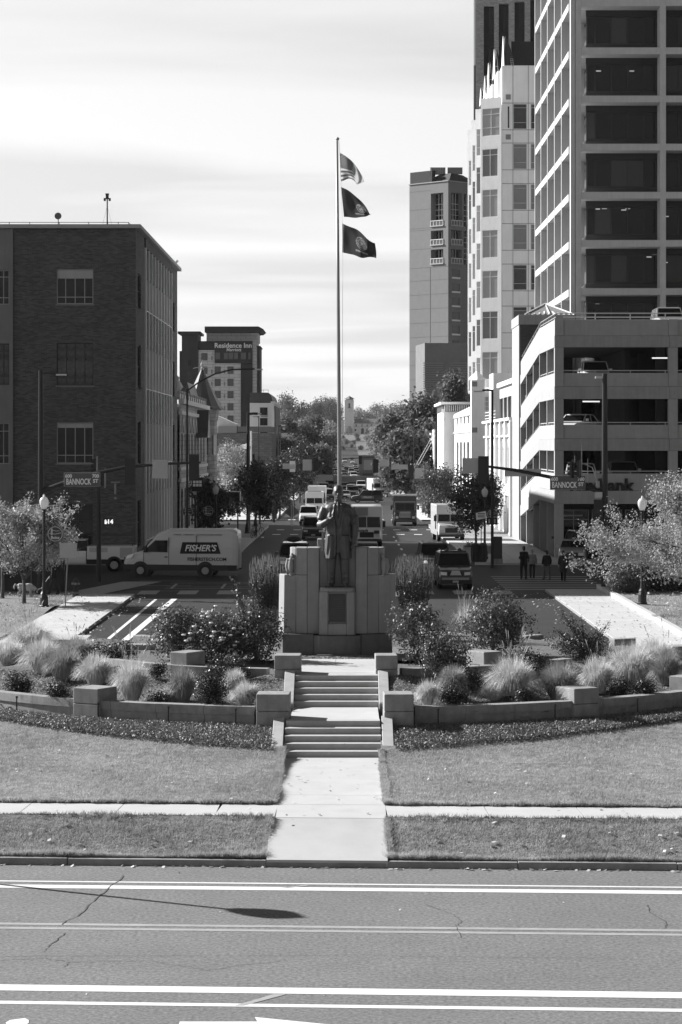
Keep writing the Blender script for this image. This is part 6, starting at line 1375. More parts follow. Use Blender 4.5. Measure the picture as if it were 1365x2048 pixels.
# depot forecourt cars
for i, (px, lab) in enumerate(((694, 'leftmost'), (700, 'middle'), (706, 'rightmost'))): car('suv', 'pwhite', '%s white car parked before the depot tower' % lab, Cx(px, 1835), 1835, 1.5, 'car', 'distant_car', z=14, far=True)
# garage cars
car('suv', 'pwhite', 'white SUV parked nose out on the upper garage deck', 17.25, 166.4, 0, 'SUV', 'parked_suv', z=11.6, group='cars parked in the garage')
car('sedan', 'pwhite', 'white sedan parked on the middle garage deck behind the column', 16.2, 167, -.5, 'car', 'parked_car', z=8.35, group='cars parked in the garage')
car('suv', 'pwhite', 'white SUV on the lowest garage deck behind the signal heads', 16.4, 166.4, 0, 'SUV', 'parked_suv', z=4.6, group='cars parked in the garage')
car('pickup', 'psilver', 'silver pickup parked on the lowest garage deck above the bank name', 19.25, 167.2, 0, 'pickup', 'parked_pickup', z=4.65, group='cars parked in the garage')
car('suv', 'psilver', 'silver SUV parked on the open roof deck at the right edge', X(1338, 165), 165.6, 0, 'SUV', 'parked_suv', z=15.25, group='cars parked in the garage')
car('sedan', 'psilver', 'silver car waiting by the bank entrance behind the pedestrians', X(1155, 157), 159.5, -.15, 'car', 'parked_car', z=0, group='cars at the bank corner')
car('suv', 'pdark', 'dark SUV under the garage behind the silver car', X(1140, 166), 168.3, 0, 'SUV', 'parked_suv', z=0.05, group='cars at the bank corner')
car('boxsuv', 'pblack', 'black open topped off-road car beside the garage entrance', X(1190, 160), 161.8, .4, 'car', 'parked_car', z=.05, group='cars at the bank corner')
# ---- panel van with lettering (crossing, nose to the left)
V = thing('cargo_van', 'pale high roofed cargo van with black lettering crossing at the left', 'van', (X(366, 142), 142.0, 0), -math.pi/2-.10, group=None)
Lv, Wv, Hv = 6.7, 2.06, 2.78; y0 = -Lv/2
def vr(y, zb, zt, hw, ht): return [(-hw*.95, y, zb), (-hw, y, zb+.15), (-hw, y, zb+(zt-zb)*.55), (-ht, y, zt-.16), (-ht+.2, y, zt), (ht-.2, y, zt), (ht, y, zt-.16), (hw, y, zb+(zt-zb)*.55), (hw, y, zb+.15), (hw*.95, y, zb)]
w2 = Wv/2
MB().loft([vr(y0+.02, .55, 1.0, w2*.84, w2*.8), vr(y0+.2, .48, 1.22, w2*.95, w2*.88), vr(y0+.6, .45, 1.36, w2, w2*.90), vr(y0+1.05, .42, 1.50, w2, w2*.92), vr(y0+1.62, .42, 2.15, w2, w2*.88), vr(y0+2.05, .42, 2.55, w2, w2*.87), vr(y0+2.7, .42, Hv, w2, w2*.87), vr(Lv/2-.25, .42, Hv, w2, w2*.87), vr(Lv/2, .45, Hv-.15, w2*.97, w2*.84)]).build('body', M['pmidv'] if 'pmidv' in M else M['pwhite'], V, bevel=.03)
MB().hexa([(-w2*.86, y0+1.02, 1.50), (w2*.86, y0+1.02, 1.50), (w2*.84, y0+1.1, 1.5), (-w2*.84, y0+1.1, 1.5), (-w2*.80, y0+1.66, 2.20), (w2*.80, y0+1.66, 2.20), (w2*.8, y0+1.75, 2.2), (-w2*.8, y0+1.75, 2.2)]).build('windscreen', M['cglass'], V)
for s in (-1, 1):
    MB().prism([(y0+1.15, 1.45), (y0+2.62, 1.42), (y0+2.62, 2.12), (y0+1.9, 2.12)], 'x', s*(w2*.93), s*(w2+.012)).build('side_window', M['cglass'], V)
    d = MB(); d.prism([(y0+1.2, .72), (y0+1.23, .72), (y0+1.23, 1.4), (y0+1.2, 1.4)], 'x', s*w2, s*(w2+.008)); d.prism([(y0+2.68, .55), (y0+2.71, .55), (y0+2.71, 2.3), (y0+2.68, 2.3)], 'x', s*w2*.97, s*(w2+.008)); d.prism([(y0+4.3, .55), (y0+4.33, .55), (y0+4.33, 2.4), (y0+4.3, 2.4)], 'x', s*w2*.94, s*(w2+.006)); d.build('door_gap', M['plastic'], V)
    MB().prism([(y0+.05, .36), (Lv/2, .36), (Lv/2, .68), (y0+.25, .72), (y0+.05, .68)], 'x', s*(w2*.9), s*(w2+.02)).build('lower_trim', M['plastic'], V)
    MB().hexa([(s*w2*.55, y0-.0, .98), (s*w2*.9, y0+.1, 1.0), (s*(w2+.01), y0+.5, 1.1), (s*w2*.6, y0+.3, 1.0), (s*w2*.6, y0+.08, 1.18), (s*w2*.88, y0+.25, 1.25), (s*(w2+.005), y0+.65, 1.33), (s*w2*.6, y0+.4, 1.2)]).build('headlight', M['lamp'], V)
    MB().box(s*(w2+.02), s*(w2+.28), y0+1.25, y0+1.42, 1.42, 1.78).build('mirror', M['plastic'], V); MB().box(s*(w2), s*(w2+.03), y0+2.45, y0+2.62, 1.12, 1.18).build('door_handle', M['plastic'], V)
    for yy in (y0+1.02, y0+4.85): MB().tube([(s*(w2-.3), yy, .40), (s*(w2+.024), yy, .40)], .50, 20).build('wheel_arch', M['plastic'], V)
MB().box(-.62, .62, y0-.03, y0+.2, .75, 1.12).build('grille', M['plastic'], V, bevel=.04); MB().box(-w2*.93, w2*.93, y0-.05, y0+.4, .3, .72).build('bumper', M['plastic'], V, bevel=.05); MB().box(-.2, .2, y0-.07, y0-.04, .46, .58).build('number_plate', M['signback'], V)
wheels(V, Wv+.12, (y0+1.02, y0+4.85), .36, .26)
sg = MB().prism([(y0+3.35, 1.35), (y0+5.75, 1.35), (y0+5.55, 2.02), (y0+3.5, 2.02)], 'x', w2+.004, w2+.02); sgo = sg.build('lettering_panel', M['black_t'], V)
text("FISHER'S", .50, M['white_t'], V, (w2+.024, y0+4.55, 1.66), math.pi/2, shear=.25, bold=.012, sx=1.0); text('FISHERSTECH.COM', .27, M['black_t'], V, (w2+.008, y0+4.95, 1.02), math.pi/2, bold=.006)
text('IT SERVICES      CYBERSECURITY      ELECTRONIC DOCUMENT SOLUTIONS', .085, M['black_t'], V, (w2*.9+.05, y0+4.4, 2.45), math.pi/2)
MB().box(w2*.96-.5, w2*.96, Lv/2, Lv/2+.08, .5, 2.4).build('open_rear_door', M['psilver'], V)
# ---- utility truck behind it
U = thing('utility_truck', 'white utility pickup with tool boxes and ladder rack behind the pavement tree', 'truck', (X(165, 147), 147.4, 0), math.pi/2*-1)
for nm, bx, mm in (('service_body', (-1.05, 1.05, .35, 3.2, .75, 1.55), 'pwhite'), ('chassis', (-.8, .8, -3.0, 3.2, .45, .75), 'plastic'), ('rear_bumper', (-1.0, 1.0, 3.2, 3.45, .6, .8), 'psilver')): MB().box(*bx).build(nm, M[mm], U, bevel=.03)
MB().loft([rring(-3.2, .5, 1.1, .95, .88), rring(-2.7, .45, 1.22, 1.02, .95), rring(-1.7, .45, 1.28, 1.02, .95), rring(.3, .45, 1.28, 1.02, .98)]).build('body', M['pwhite'], U, bevel=.03)
MB().hexa([(-.95, -1.8, 1.25), (.95, -1.8, 1.25), (.95, .3, 1.25), (-.95, .3, 1.25), (-.8, -1.1, 1.88), (.8, -1.1, 1.88), (.8, .2, 1.88), (-.8, .2, 1.88)]).build('windows', M['cglass'], U); MB().box(-.82, .82, -1.1, .25, 1.88, 1.95).build('roof', M['pwhite'], U, bevel=.02)
for s in (-1, 1):
    MB().box(s*1.05, s*1.065, .5, 1.6, 1.2, 1.48).box(s*1.05, s*1.065, 2.35, 3.1, .85, 1.48).build('tool_box_door', M['psilver'], U); MB().tube([(s*.8, 2.0, .45), (s*1.06, 2.0, .45)], .50, 18).build('wheel_arch', M['plastic'], U)
    MB().tube([(s*1.0, .4, 1.5), (s*1.0, .4, 2.2), (s*1.0, 3.1, 2.2), (s*1.0, 3.1, 1.5)], .035, 5).build('ladder_rack', M['dark'], U)
wheels(U, 2.16, (-2.3, 2.0), .41, .26)
# ---- step vans and trucks
def stepvan(label, x, y, rz, L, W, H, paint, hoodl=.5, hoodh=1.35, upper=None, name='delivery_van', cat='delivery van', nosep=None, group='delivery trucks in the traffic', pane='cglass'):
    root = thing(name, label, cat, (x, y, prof(y)), rz, group=group); w2 = W/2; yf = -L/2
    MB().hexa([(-w2, yf+hoodl, .5), (w2, yf+hoodl, .5), (w2, L/2, .5), (-w2, L/2, .5), (-w2, yf+hoodl+.25, H), (w2, yf+hoodl+.25, H), (w2, L/2, H), (-w2, L/2, H)]).build('body', M[paint], root, bevel=.06)
    MB().hexa([(-w2*.93, yf, .55), (w2*.93, yf, .55), (w2*.96, yf+hoodl+.1, .55), (-w2*.96, yf+hoodl+.1, .55), (-w2*.86, yf+.08, hoodh-.15), (w2*.86, yf+.08, hoodh-.15), (w2*.92, yf+hoodl+.1, hoodh), (-w2*.92, yf+hoodl+.1, hoodh)]).build('hood', M[nosep or paint], root, bevel=.05)
    ws = MB(); z0, z1 = hoodh+.12, H*.74; ty = lambda z: yf+hoodl+.25*(z-.5)/(H-.5)
    for s in (-1, 1): ws.hexa([(s*.03, ty(z0)-.03, z0), (s*w2*.88, ty(z0)-.03, z0), (s*w2*.88, ty(z0)+.02, z0), (s*.03, ty(z0)+.02, z0), (s*.03, ty(z1)-.03, z1), (s*w2*.84, ty(z1)-.03, z1), (s*w2*.84, ty(z1)+.02, z1), (s*.03, ty(z1)+.02, z1)])
    ws.build('windscreen', M[pane], root)
    for s in (-1, 1):
        MB().box(s*(w2+.02), s*(w2+.24), yf+hoodl-.15, yf+hoodl-.08, hoodh+.15, hoodh+.6).tube([(s*(w2-.05), yf+hoodl+.1, hoodh+.7), (s*(w2+.12), yf+hoodl-.1, hoodh+.55)], .02, 4).build('mirror', M['plastic'], root)
        MB().box(s*(w2), s*(w2+.012), yf+hoodl+.5, yf+hoodl+1.4, 1.0, H*.74).build('door', M[pane], root)
        MB().box(s*w2*.58, s*w2*.80, yf-.03, yf+.06, .78, .98).build('headlight', M['lamp'], root)
    MB().box(-w2*.45, w2*.45, yf-.02, yf+.06, .72, 1.12).build('grille', M['plastic'], root); MB().box(-w2*.95, w2*.95, yf-.16, yf-.03, .42, .62).build('bumper', M['dark'], root, bevel=.02)
    wheels(root, W, (yf+.95, L/2-1.4), .42, .28)
    return root
b1 = stepvan('white delivery bus close behind the statue with a two pane windscreen', X(734, 182), 186, 0, 7.5, 2.35, 3.05, 'pwhite', .25, 1.35)
MB().box(-1.12, 0.1, -3.57, -3.50, 2.38, 2.98).build('grey_panel', M['pmid'], b1); MB().box(.55, .95, -3.78, -3.76, 1.0, 1.25).build('emblem_plate', M['plastic'], b1); text('lemonade', .3, M['black_t'], b1, (-.45, -3.78, 1.25), 0, shear=.3, bold=.01, sx=.9)
b2 = stepvan('dark hooded delivery truck in the right lanes', X(811, 238), 242, 0, 7.6, 2.35, 3.0, 'pblack', 1.25, 1.45, name='delivery_truck', cat='truck')
MB().box(-1.19, 1.19, -2.55, 3.75, 2.96, 3.05).build('pale_roof', M['psilver'], b2); q = MB()
for i in range(5): q.box(-.5, .5, -3.86, -3.81, .95+i*.1, .99+i*.1)
q.tube([(-.55, -3.84, .9), (-.55, -3.84, 1.42), (.55, -3.84, 1.42), (.55, -3.84, .9), (-.55, -3.84, .9)], .03, 4); q.build('grille_trim', M['alu'], b2); MB().tube([(-1.0, -2.63, 1.55), (-1.0, -2.5, 2.38), (1.0, -2.5, 2.38), (1.0, -2.63, 1.55)], .035, 4).build('windscreen_frame', M['alu'], b2)
for s in (-1, 1): MB().loft([[(s*(.78+.32*math.cos(t)), yy, .62+.36*math.sin(t)) for t in [k*math.pi/5 for k in range(6)]] for yy in (-3.6, -2.6)]).build('wing', M['pblack'], b2)
b3 = stepvan('white and dark parcel van turned slightly at the third street', X(756, 392), 395, .16, 7.2, 2.35, 3.0, 'pwhite', .75, 1.4)
MB().box(1.176, 1.19, -1.9, 3.5, .6, 2.85).build('dark_side_panel', M['pgrey'], b3); text('FedEx', 1.25, M['white_t'], b3, (1.2, .9, 1.9), math.pi/2, bold=.03)
b4 = stepvan('white box truck parked under the street tree on the right', X(899, 193), 196, .05, 6.5, 2.2, 2.95, 'pwhite', .9, 1.5, name='box_truck', cat='truck')
MB().box(-.9, .9, -3.3, -3.26, .55, .75).build('lower_grille', M['grey'], b4); text('TRUCK', .2, M['black_t'], b4, (0, -3.20, 1.22))
b5 = stepvan('white high roofed van in the left lanes with a beacon bar', X(629, 283), 287, 0, 6.2, 2.1, 2.75, 'pwhite', .6, 1.3, name='white_van', cat='van'); MB().box(-.8, .8, -2.2, -1.9, 2.75, 2.9).build('beacon_bar', M['alu'], b5)
b6 = stepvan('white box van right behind the high roofed van on the left', X(634, 300), 306, 0, 6.8, 2.3, 3.2, 'pwhite', .6, 1.3, name='white_van', cat='van')
b7 = stepvan('flatbed tow truck with a pale cab standing sideways on the far left', X(628, 470), 470, -1.2, 7, 2.4, 2.7, 'psilver', 1.4, 1.4, name='tow_truck', cat='truck')
r = thing('long_trailer', 'long grey trailer standing across the far street behind the traffic', 'trailer', (X(706, 505), 505, prof(505)), 0)
MB().box(-9.2, 9.2, 0, 2.5, .75, 2.05).build('box', M['pmid'], r, bevel=.05); MB().box(-9, 9, .3, 2.2, .45, .75).build('chassis', M['plastic'], r)
for x in (-7.5, -6.3, 6.3, 7.5): MB().tube([(x, 0, .45), (x, .4, .45)], .45, 12).build('wheel', M['tyre'], r)
t = thing('covered_load', 'tall grey covered truck body beyond the third street signals', 'truck', (X(736, 560), 560, prof(560))); MB().box(-2, 2, 0, 3, 1, 6.2).build('box', M['pgrey'], t, bevel=.05); MB().box(-1.2, 1.2, -.5, 0, .4, 2).build('cab', M['pdark'], t)
# ================================================================ PEOPLE AND DOG
def person(label, x, y, rz, h=1.75, top='cloth1', legs='cloth2', hair='hair', stride=.18, coat=.0, arms=(0, 0), z=.0, skirt=False):
    root = thing('person', label, 'person', (x, y, z), rz, group=None); k = h/1.75
    root.scale = (k, k, k)
    b = MB()
    # bare body: head, neck, hands, one continuous surface with arms and legs inside the clothes
    b.ell((0, 0, 1.63), (.078, .098, .118), 12, 9); b.tube([(0, .01, 1.40), (0, .005, 1.56)], [.06, .052], 8); b.tube([(0, -.09, 1.64), (0, -.115, 1.60), (0, -.095, 1.59)], [.012, .018, .012], 5)
    for s in (-1, 1): b.ell((s*.08, 0, 1.625), (.012, .02, .03), 6, 5)
    b.ell((0, 0, 1.22), (.17, .11, .24), 10, 8); b.ell((0, 0, .98), (.16, .11, .14), 10, 8)
    A = {}
    for i, s in enumerate((-1, 1)):
        st_ = stride*s; f = (s*.10, -st_*1.0, .08); kn = (s*.105, -st_*.55-.03, .50); b.tube([(s*.09, 0, .95), kn, (s*.10, -st_*.9+.02, .12)], [.085, .06, .042], 8)
        b.ell((s*.105, f[1]-.05, .045), (.045, .12, .045), 8, 5)
        sw = arms[i]; el = (s*.25, .02+sw*.1-.0, 1.13); wr = (s*.255, -.04-sw*.25, .90) if sw < .8 else (s*.12, -.26, 1.08); b.tube([(s*.17, 0, 1.40), el, wr], [.05, .042, .03], 8)
        d = Vector(wr)-Vector(el); hand(b, wr, d, s, 1.0, .5, (s, .2, 0)); A[s] = (el, wr, kn, st_)
    body('figure', b, M['skin'], root, .012, 2)
    t = MB(); t.loft([[(rx*math.cos(a), dy+ry*math.sin(a), zz) for a in [2*math.pi*j/16 for j in range(16)]] for zz, rx, ry, dy in ((.86-coat, .20+coat*.08, .145+coat*.1, .0), (1.0, .19, .135, 0), (1.15, .18, .13, 0), (1.32, .205, .135, .0), (1.41, .19, .12, .01), (1.46, .09, .08, .01))])
    for s in (-1, 1): el, wr, kn, st_ = A[s]; t.tube([(s*.165, 0, 1.40), el, tuple(Vector(el).lerp(Vector(wr), .88))], [.072, .062, .05], 10); t.ell((s*.15, 0, 1.38), (.09, .085, .08), 8, 6)
    body('jacket', t, M[top], root, .016, 2)
    t = MB(); t.ell((0, 0, .95), (.175, .13, .13), 10, 8)
    for s in (-1, 1): el, wr, kn, st_ = A[s]; t.tube([(s*.09, 0, .95), kn, (s*.10, -st_*.92+.02, .07)], [.10, .078, .062], 10)
    body('trousers', t, M[legs], root, .016, 2)
    t = MB(); t.ell((0, .02, 1.66), (.09, .105, .10), 12, 8); t.ell((0, .06, 1.60), (.085, .06, .10), 8, 6); body('hair', t, M[hair], root, .014, 2)
    t = MB()
    for s in (-1, 1): t.ell((s*.105, -A[s][3]*1.0-.05, .045), (.052, .135, .05), 8, 6)
    body('shoes', t, M['cloth2'], root, .014, 1)
    return root
person('man in dark suit walking away, leftmost of four pedestrians', X(1048, 138.5), 138.5, math.pi+.15, 1.9, 'cloth1', 'cloth1', 'hair', .10, .10, (.2, .9))
pb = person('pedestrian in a grey jacket beside the dark suited man', X(1065, 139.5), 139.5, math.pi-.1, 1.66, 'cloth3g', 'cloth1', 'hairl', .16)
pc = person('pedestrian in black top and pale trousers, third of the four', X(1094, 137.6), 137.6, math.pi+.25, 1.70, 'cloth1', 'cloth3', 'hair', .26, .0)
pd_ = person('pedestrian in long black coat, rightmost of the four', X(1127, 136.6), 136.6, math.pi-.2, 1.74, 'cloth2', 'cloth1', 'hair', .24, .34, (.6, -.4))
dm = person('man in dark clothes walking a dog by the left lamp post', X(108, 122), 122, math.pi/2*-1-.3, 1.74, 'cloth1', 'cloth2', 'hair', .22, .0, (.3, .3), z=.15)
# fluffy dog, head lowered to the right
dg = thing('dog', 'pale fluffy dog with dark lowered head on the left lawn', 'dog', (X(52, 120), 120, .17), 0)
b = MB(); b.loft([[(xx, ry*math.cos(a), zc+rz_*math.sin(a)) for a in [2*math.pi*j/12 for j in range(12)]] for xx, zc, ry, rz_ in ((-.42, .50, .07, .09), (-.34, .50, .16, .17), (-.1, .49, .165, .165), (.15, .47, .18, .20), (.32, .46, .15, .17), (.42, .42, .09, .10))])
for s in (-1, 1):
    b.tube([(-.30, s*.10, .48), (-.24, s*.11, .33), (-.36, s*.11, .20), (-.33, s*.11, .04)], [.11, .075, .042, .04], 8); b.ell((-.30, s*.11, .035), (.07, .045, .035), 8, 5)
    b.tube([(.22, s*.10, .42), (.24, s*.10, .24), (.24, s*.10, .05)], [.085, .05, .042], 8); b.ell((.27, s*.10, .035), (.07, .045, .035), 8, 5)
b.tube([(.34, 0, .46), (.48, 0, .36), (.56, 0, .27)], [.13, .10, .09], 10); b.ell((.60, 0, .22), (.11, .085, .09), 10, 7); b.tube([(.64, 0, .21), (.74, 0, .13)], [.055, .035], 8)
for s in (-1, 1): b.tube([(.56, s*.08, .29), (.58, s*.12, .18)], [.035, .022], 6)
b.tube([(-.40, 0, .55), (-.52, 0, .62), (-.58, 0, .50), (-.57, 0, .36)], [.05, .055, .05, .02], 8)
body('figure', b, M['fur'], dg, .018, 2)
b = MB(); b.ell((.61, 0, .22), (.125, .098, .10), 10, 7); b.tube([(.66, 0, .20), (.75, 0, .125)], [.06, .04], 8); b.ell((.52, 0, .31), (.10, .11, .10), 8, 6); body('dark_head_fur', b, M['furd'], dg, .018, 1)
o = MB().tube([(X(52, 120)+.5, 120, .5), (X(85, 121), 120.6, .55), (X(101, 122), 121.6, 1.1)], .012, 4).build('dog_leash', M['rope']); tag(o, 'slack leash running from the dog to the man', 'leash')
# ================================================================ STREET FURNITURE
def acorn(x, y, z, h, label, disc=0, group='acorn street lamps', shade=True):
    root = thing('street_lamp', label, 'street lamp', (x, y, z), group=group)
    MB().lathe([(.24, 0), (.24, .12), (.20, .16), (.19, .5), (.15, .62), (.17, .66), (.11, .78), (.085, 1.1), (.075, 1.2), (.065, h-.75), (.10, h-.72), (.06, h-.68), (.12, h-.60)], n=12).build('post', M['black'], root)
    MB().lathe([(.11, h-.60), (.20, h-.38), (.215, h-.2), (.13, h-.06), (.06, h-.04), (.045, h+.06), (.0, h+.08)], n=12).build('globe', M['globe'], root, smooth=True)
    if disc:
        a = MB().tube([(0, 0, h-1.35), (disc*.55, 0, h-1.35)], .015, 4).build('bracket', M['black'], root)
        MB().lathe([(.36, -.02), (.36, .02)], n=24).xf(Matrix.Translation((disc*.52, 0, h-1.75)) @ Matrix.Rotation(math.pi/2, 4, 'X')).build('banner_disc', M['dark'], root)
        q = MB().tube([(disc*.52+.33*math.cos(t), -.03, h-1.75+.33*math.sin(t)) for t in np.linspace(0, 2*math.pi, 25)], .022, 4); q.tube([(disc*.52-.27, -.03, h-1.72), (disc*.52, -.03, h-1.76), (disc*.52+.27, -.03, h-1.70)], .02, 4).tube([(disc*.52-.2, -.03, h-1.55), (disc*.52+.05, -.03, h-1.62), (disc*.52+.2, -.03, h-1.6)], .018, 4); q.box(disc*.52-.2, disc*.52-.12, -.035, -.02, h-1.8, h-1.5).build('emblem', M['signback'], root)
        text('Boise', .2, M['white_t'], root, (disc*.52, -.035, h-1.92), 0, sx=.9)
    return root
acorn(X(88.5, 112), 112, .14, 5.2, 'black acorn lamp post with a round disc on the left pavement lawn', 1)
acorn(X(1285, 112), 112, .28, 5.0, 'black acorn lamp post under the right tree crown')
big = acorn(-9.42, 44.55, .13, 5.55, 'acorn lamp left of the view whose shadow lies on the front street')
for c_ in KIDS(big):
    if c_.name.startswith('globe'): c_.scale = (1.7, 1.7, 1.1); c_.location.z = -.55
    if c_.name.startswith('post'): c_.scale = (.8, .8, 1)
for px, D, ds, lab in ((432, 168, -1, 'acorn lamp with disc before the turret building, left pavement'), (391, 166, -1, 'acorn lamp nearest the brick building fins'), (495, 205, 0, 'acorn lamp on the left pavement beyond the bicycles'), (970, 160, 1, 'acorn lamp with disc behind the right corner trash bins')): acorn(X(px, D), D, .13, 4.7, lab, ds)
for i, D in enumerate((226, 262, 282, 304)): acorn(-8.2, D, prof(D)+.13, 4.7, 'acorn lamp %s on the far left pavement' % ('nearest', 'second', 'third', 'farthest')[i])
for i, D in enumerate((215, 265, 290)): acorn(9.6, D, prof(D)+.13, 4.7, 'acorn lamp %s on the far right pavement' % ('nearest', 'second', 'farthest')[i])
def signal_head(root, x, y, z, back=True, sc=1., rz=0, label=None):
    q = MB(); q.box(-.28, .28, -.02, .02, -.72, .72); q.box(-.17, .17, .02, .22, -.55, .55)
    for k in range(3): q.tube([(0, .22, -.37+k*.37), (0, .40, -.37+k*.37)], .15, 8)
    q.xf(Matrix.Translation((x, y, z)) @ Matrix.Rotation(rz, 4, 'Z') @ Matrix.Scale(sc, 4)); return q.build('signal_head', M['black'], root, label=label)
def plate(root, px0, px1, py0, py1, D, name='sign_back', m='signback', lab=None, dy=-.1): return MB().box(X(px0, D), X(px1, D), D+dy-.015, D+dy, Z(py1, D), Z(py0, D)).build(name, M[m], root, label=lab, bevel=.01)
# left mast-arm signal pole
D = 123.0; px = 82
r = thing('signal_mast', 'tall black signal pole at left with a mast arm over the street', 'traffic signal', (X(px, D), D, .1), world=True, group=None)
MB().tube([(X(px, D), D, 0), (X(px, D), D, Z(741, D))], [.17, .115], 12).build('pole', M['black'], r)
MB().box(X(80, D), X(112, D), D-.05, D+.05, Z(748, D), Z(745, D)).tube([(X(100, D), D, Z(747, D)), (X(116, D), D, Z(748, D))], .05, 6).build('lamp_arm', M['black'], r); MB().box(X(113, D), X(133, D), D-.15, D+.15, Z(751, D), Z(748.3, D)).build('lamp_head', M['alu'], r)
MB().tube([(X(a, D), D, Z(b_, D)) for a, b_ in ((84, 982), (130, 965), (198, 945), (250, 934.5), (320, 928), (402, 925))], [.13, .12, .105, .09, .075, .05], 8).build('mast_arm', M['black'], r)
for a, b_ in ((261, 943), (389, 935)): signal_head(r, X(a, D), D-.15, Z(b_, D), sc=.93)
plate(r, 306, 337, 920, 957, D, lab='pale back of a square lane sign')
s_ = plate(r, 130, 201, 946, 972, D, 'street_name_sign', 'signface', 'street name sign for Bannock Street', -.2)
plate(r, 129.3, 201.7, 945.3, 972.7, D, 'sign_rim', 'signback', None, -.17)
def nameboard(parent, px0, px1, py0, py1, D, dy):
    k = D/F; cx_ = lambda f: X(px0+(px1-px0)*f, D); zz = lambda f: Z(py0+(py1-py0)*f, D)
    text('600', 8.8*k*1.1, M['white_t'], parent, (cx_(.12), D+dy, zz(.24)), 0, ex=.004, bold=.008, sx=.95); text('700', 8.8*k*1.1, M['white_t'], parent, (cx_(.88), D+dy, zz(.24)), 0, ex=.004, bold=.008, sx=.95)
    text('BANNOCK', 14.5*k*1.15, M['white_t'], parent, (cx_(.40), D+dy, zz(.68)), 0, ex=.004, sx=.60, bold=.010); text('ST', 9*k*1.1, M['white_t'], parent, (cx_(.88), D+dy, zz(.62)), 0, ex=.004, bold=.008)
nameboard(r, 130, 201, 946, 972, D, -.222)
o = MB().box(X(118, D), X(126, D), D-.2, D+.1, Z(1010, D), Z(1002, D)).tube([(X(120, D), D, Z(1002, D)), (X(120, D), D, Z(995, D))], .02, 4).tube([(X(124, D), D, Z(1002, D)), (X(124, D), D, Z(995, D))], .02, 4).tube([(X(84, D), D, Z(1012, D)), (X(122, D), D, Z(1010, D))], .03, 4); o.build('detector_box', M['white2'], r)
# second left pole with side heads and the walk signal
D = 136.0
r = thing('pedestrian_signal', 'dark signal pole with a lit hand symbol before the brick wall', 'traffic signal', (X(198, D), D, .1), world=True)
MB().tube([(X(198, D), D, 0), (X(198, D), D, Z(945, D))], [.14, .11], 10).build('pole', M['black'], r)
for dx_, pz in ((-.1, 932), (.35, 956)): signal_head(r, X(198, D)+dx_, D-.1, Z(pz, D), sc=.75, rz=1.45)
MB().box(X(208, D), X(228, D), D-.2, D+.05, Z(1050, D), Z(1036, D)).build('walk_signal_box', M['black'], r); MB().box(X(203, D), X(233, D), D-.02, D, Z(1029.5, D), Z(1029, D)).box(X(203, D), X(233, D), D-.02, D, Z(1057, D), Z(1056.5, D)).build('bracket', M['dark'], r)
q = MB(); xh, zh = X(212.7, D), Z(1043.5, D); q.box(xh-.06, xh+.055, D-.23, D-.21, zh-.12, zh-.01)
for i in range(4): q.box(xh-.062+i*.032, xh-.042+i*.032, D-.23, D-.21, zh-.01, zh+(.10, .14, .13, .08)[i])
q.box(xh+.075, xh+.10, D-.23, D-.21, zh-.06, zh+.04); q.build('hand_symbol', M['lit'], r); text('14', .34, M['lit'], r, (X(221.5, D), D-.23, Z(1043.5, D)), 0, ex=.004, bold=.012)
# right mast-arm signal pole
D = 126.0; px = 1210
r = thing('signal_mast', 'tall thick black signal pole at right with an arm reaching over the road', 'traffic signal', (X(px, D), D, .1), world=True)
MB().tube([(X(px, D), D, 0), (X(px, D), D, Z(747, D))], [.19, .13], 12).build('pole', M['black'], r); MB().box(X(1191, D), X(1206, D), D-.12, D+.12, Z(757, D), Z(752.5, D)).build('lamp_head', M['alu'], r)
MB().tube([(X(a, D), D, Z(b_, D)) for a, b_ in ((1210, 987), (1170, 973), (1100, 954), (1030, 940), (980, 933.5), (928, 931))], [.14, .12, .10, .085, .07, .045], 8).build('mast_arm', M['black'], r)
signal_head(r, X(967, D), D-.15, Z(939, D), sc=.97); plate(r, 925, 957, 916, 947, D); plate(r, 1010, 1083, 938, 953, D, dy=.1)
for a, b_ in ((1145, 937), (1159, 938)): signal_head(r, X(a, D), D-.3, Z(b_, D), sc=.66, rz=1.1)
plate(r, 1100.5, 1170, 952, 979, D, 'street_name_sign', 'signface', 'street name sign for Bannock Street', -.2); plate(r, 1099.8, 1170.6, 951.3, 979.6, D, 'sign_rim', 'signback', None, -.17); nameboard(r, 1100.5, 1170, 952, 979, D, -.222)
plate(r, 1187, 1206, 999, 1058, D, 'signal_back', 'black', None, -.2)
q = MB().tube([(X(1164, D), D, Z(975, D)), (X(1164, D), D, Z(890, D))], .02, 5).tube([(X(1176, D), D, Z(965, D)), (X(1176, D), D, Z(917, D))], .02, 5).tube([(X(1150, D), D, Z(925, D)), (X(1150, D), D, Z(911, D))], .025, 5).tube([(X(1163, D), D, Z(925, D)), (X(1185, D), D, Z(935, D)), (X(1195, D), D, Z(960, D))], .03, 5).box(X(1192, D), X(1199, D), D-.2, D, Z(975, D), Z(962, D)); q.build('antennas', M['grey'], r)
MB().box(X(1190, D), X(1204, D), D-.3, D, Z(995, D), Z(984, D)).build('detector_camera', M['white2'], r)
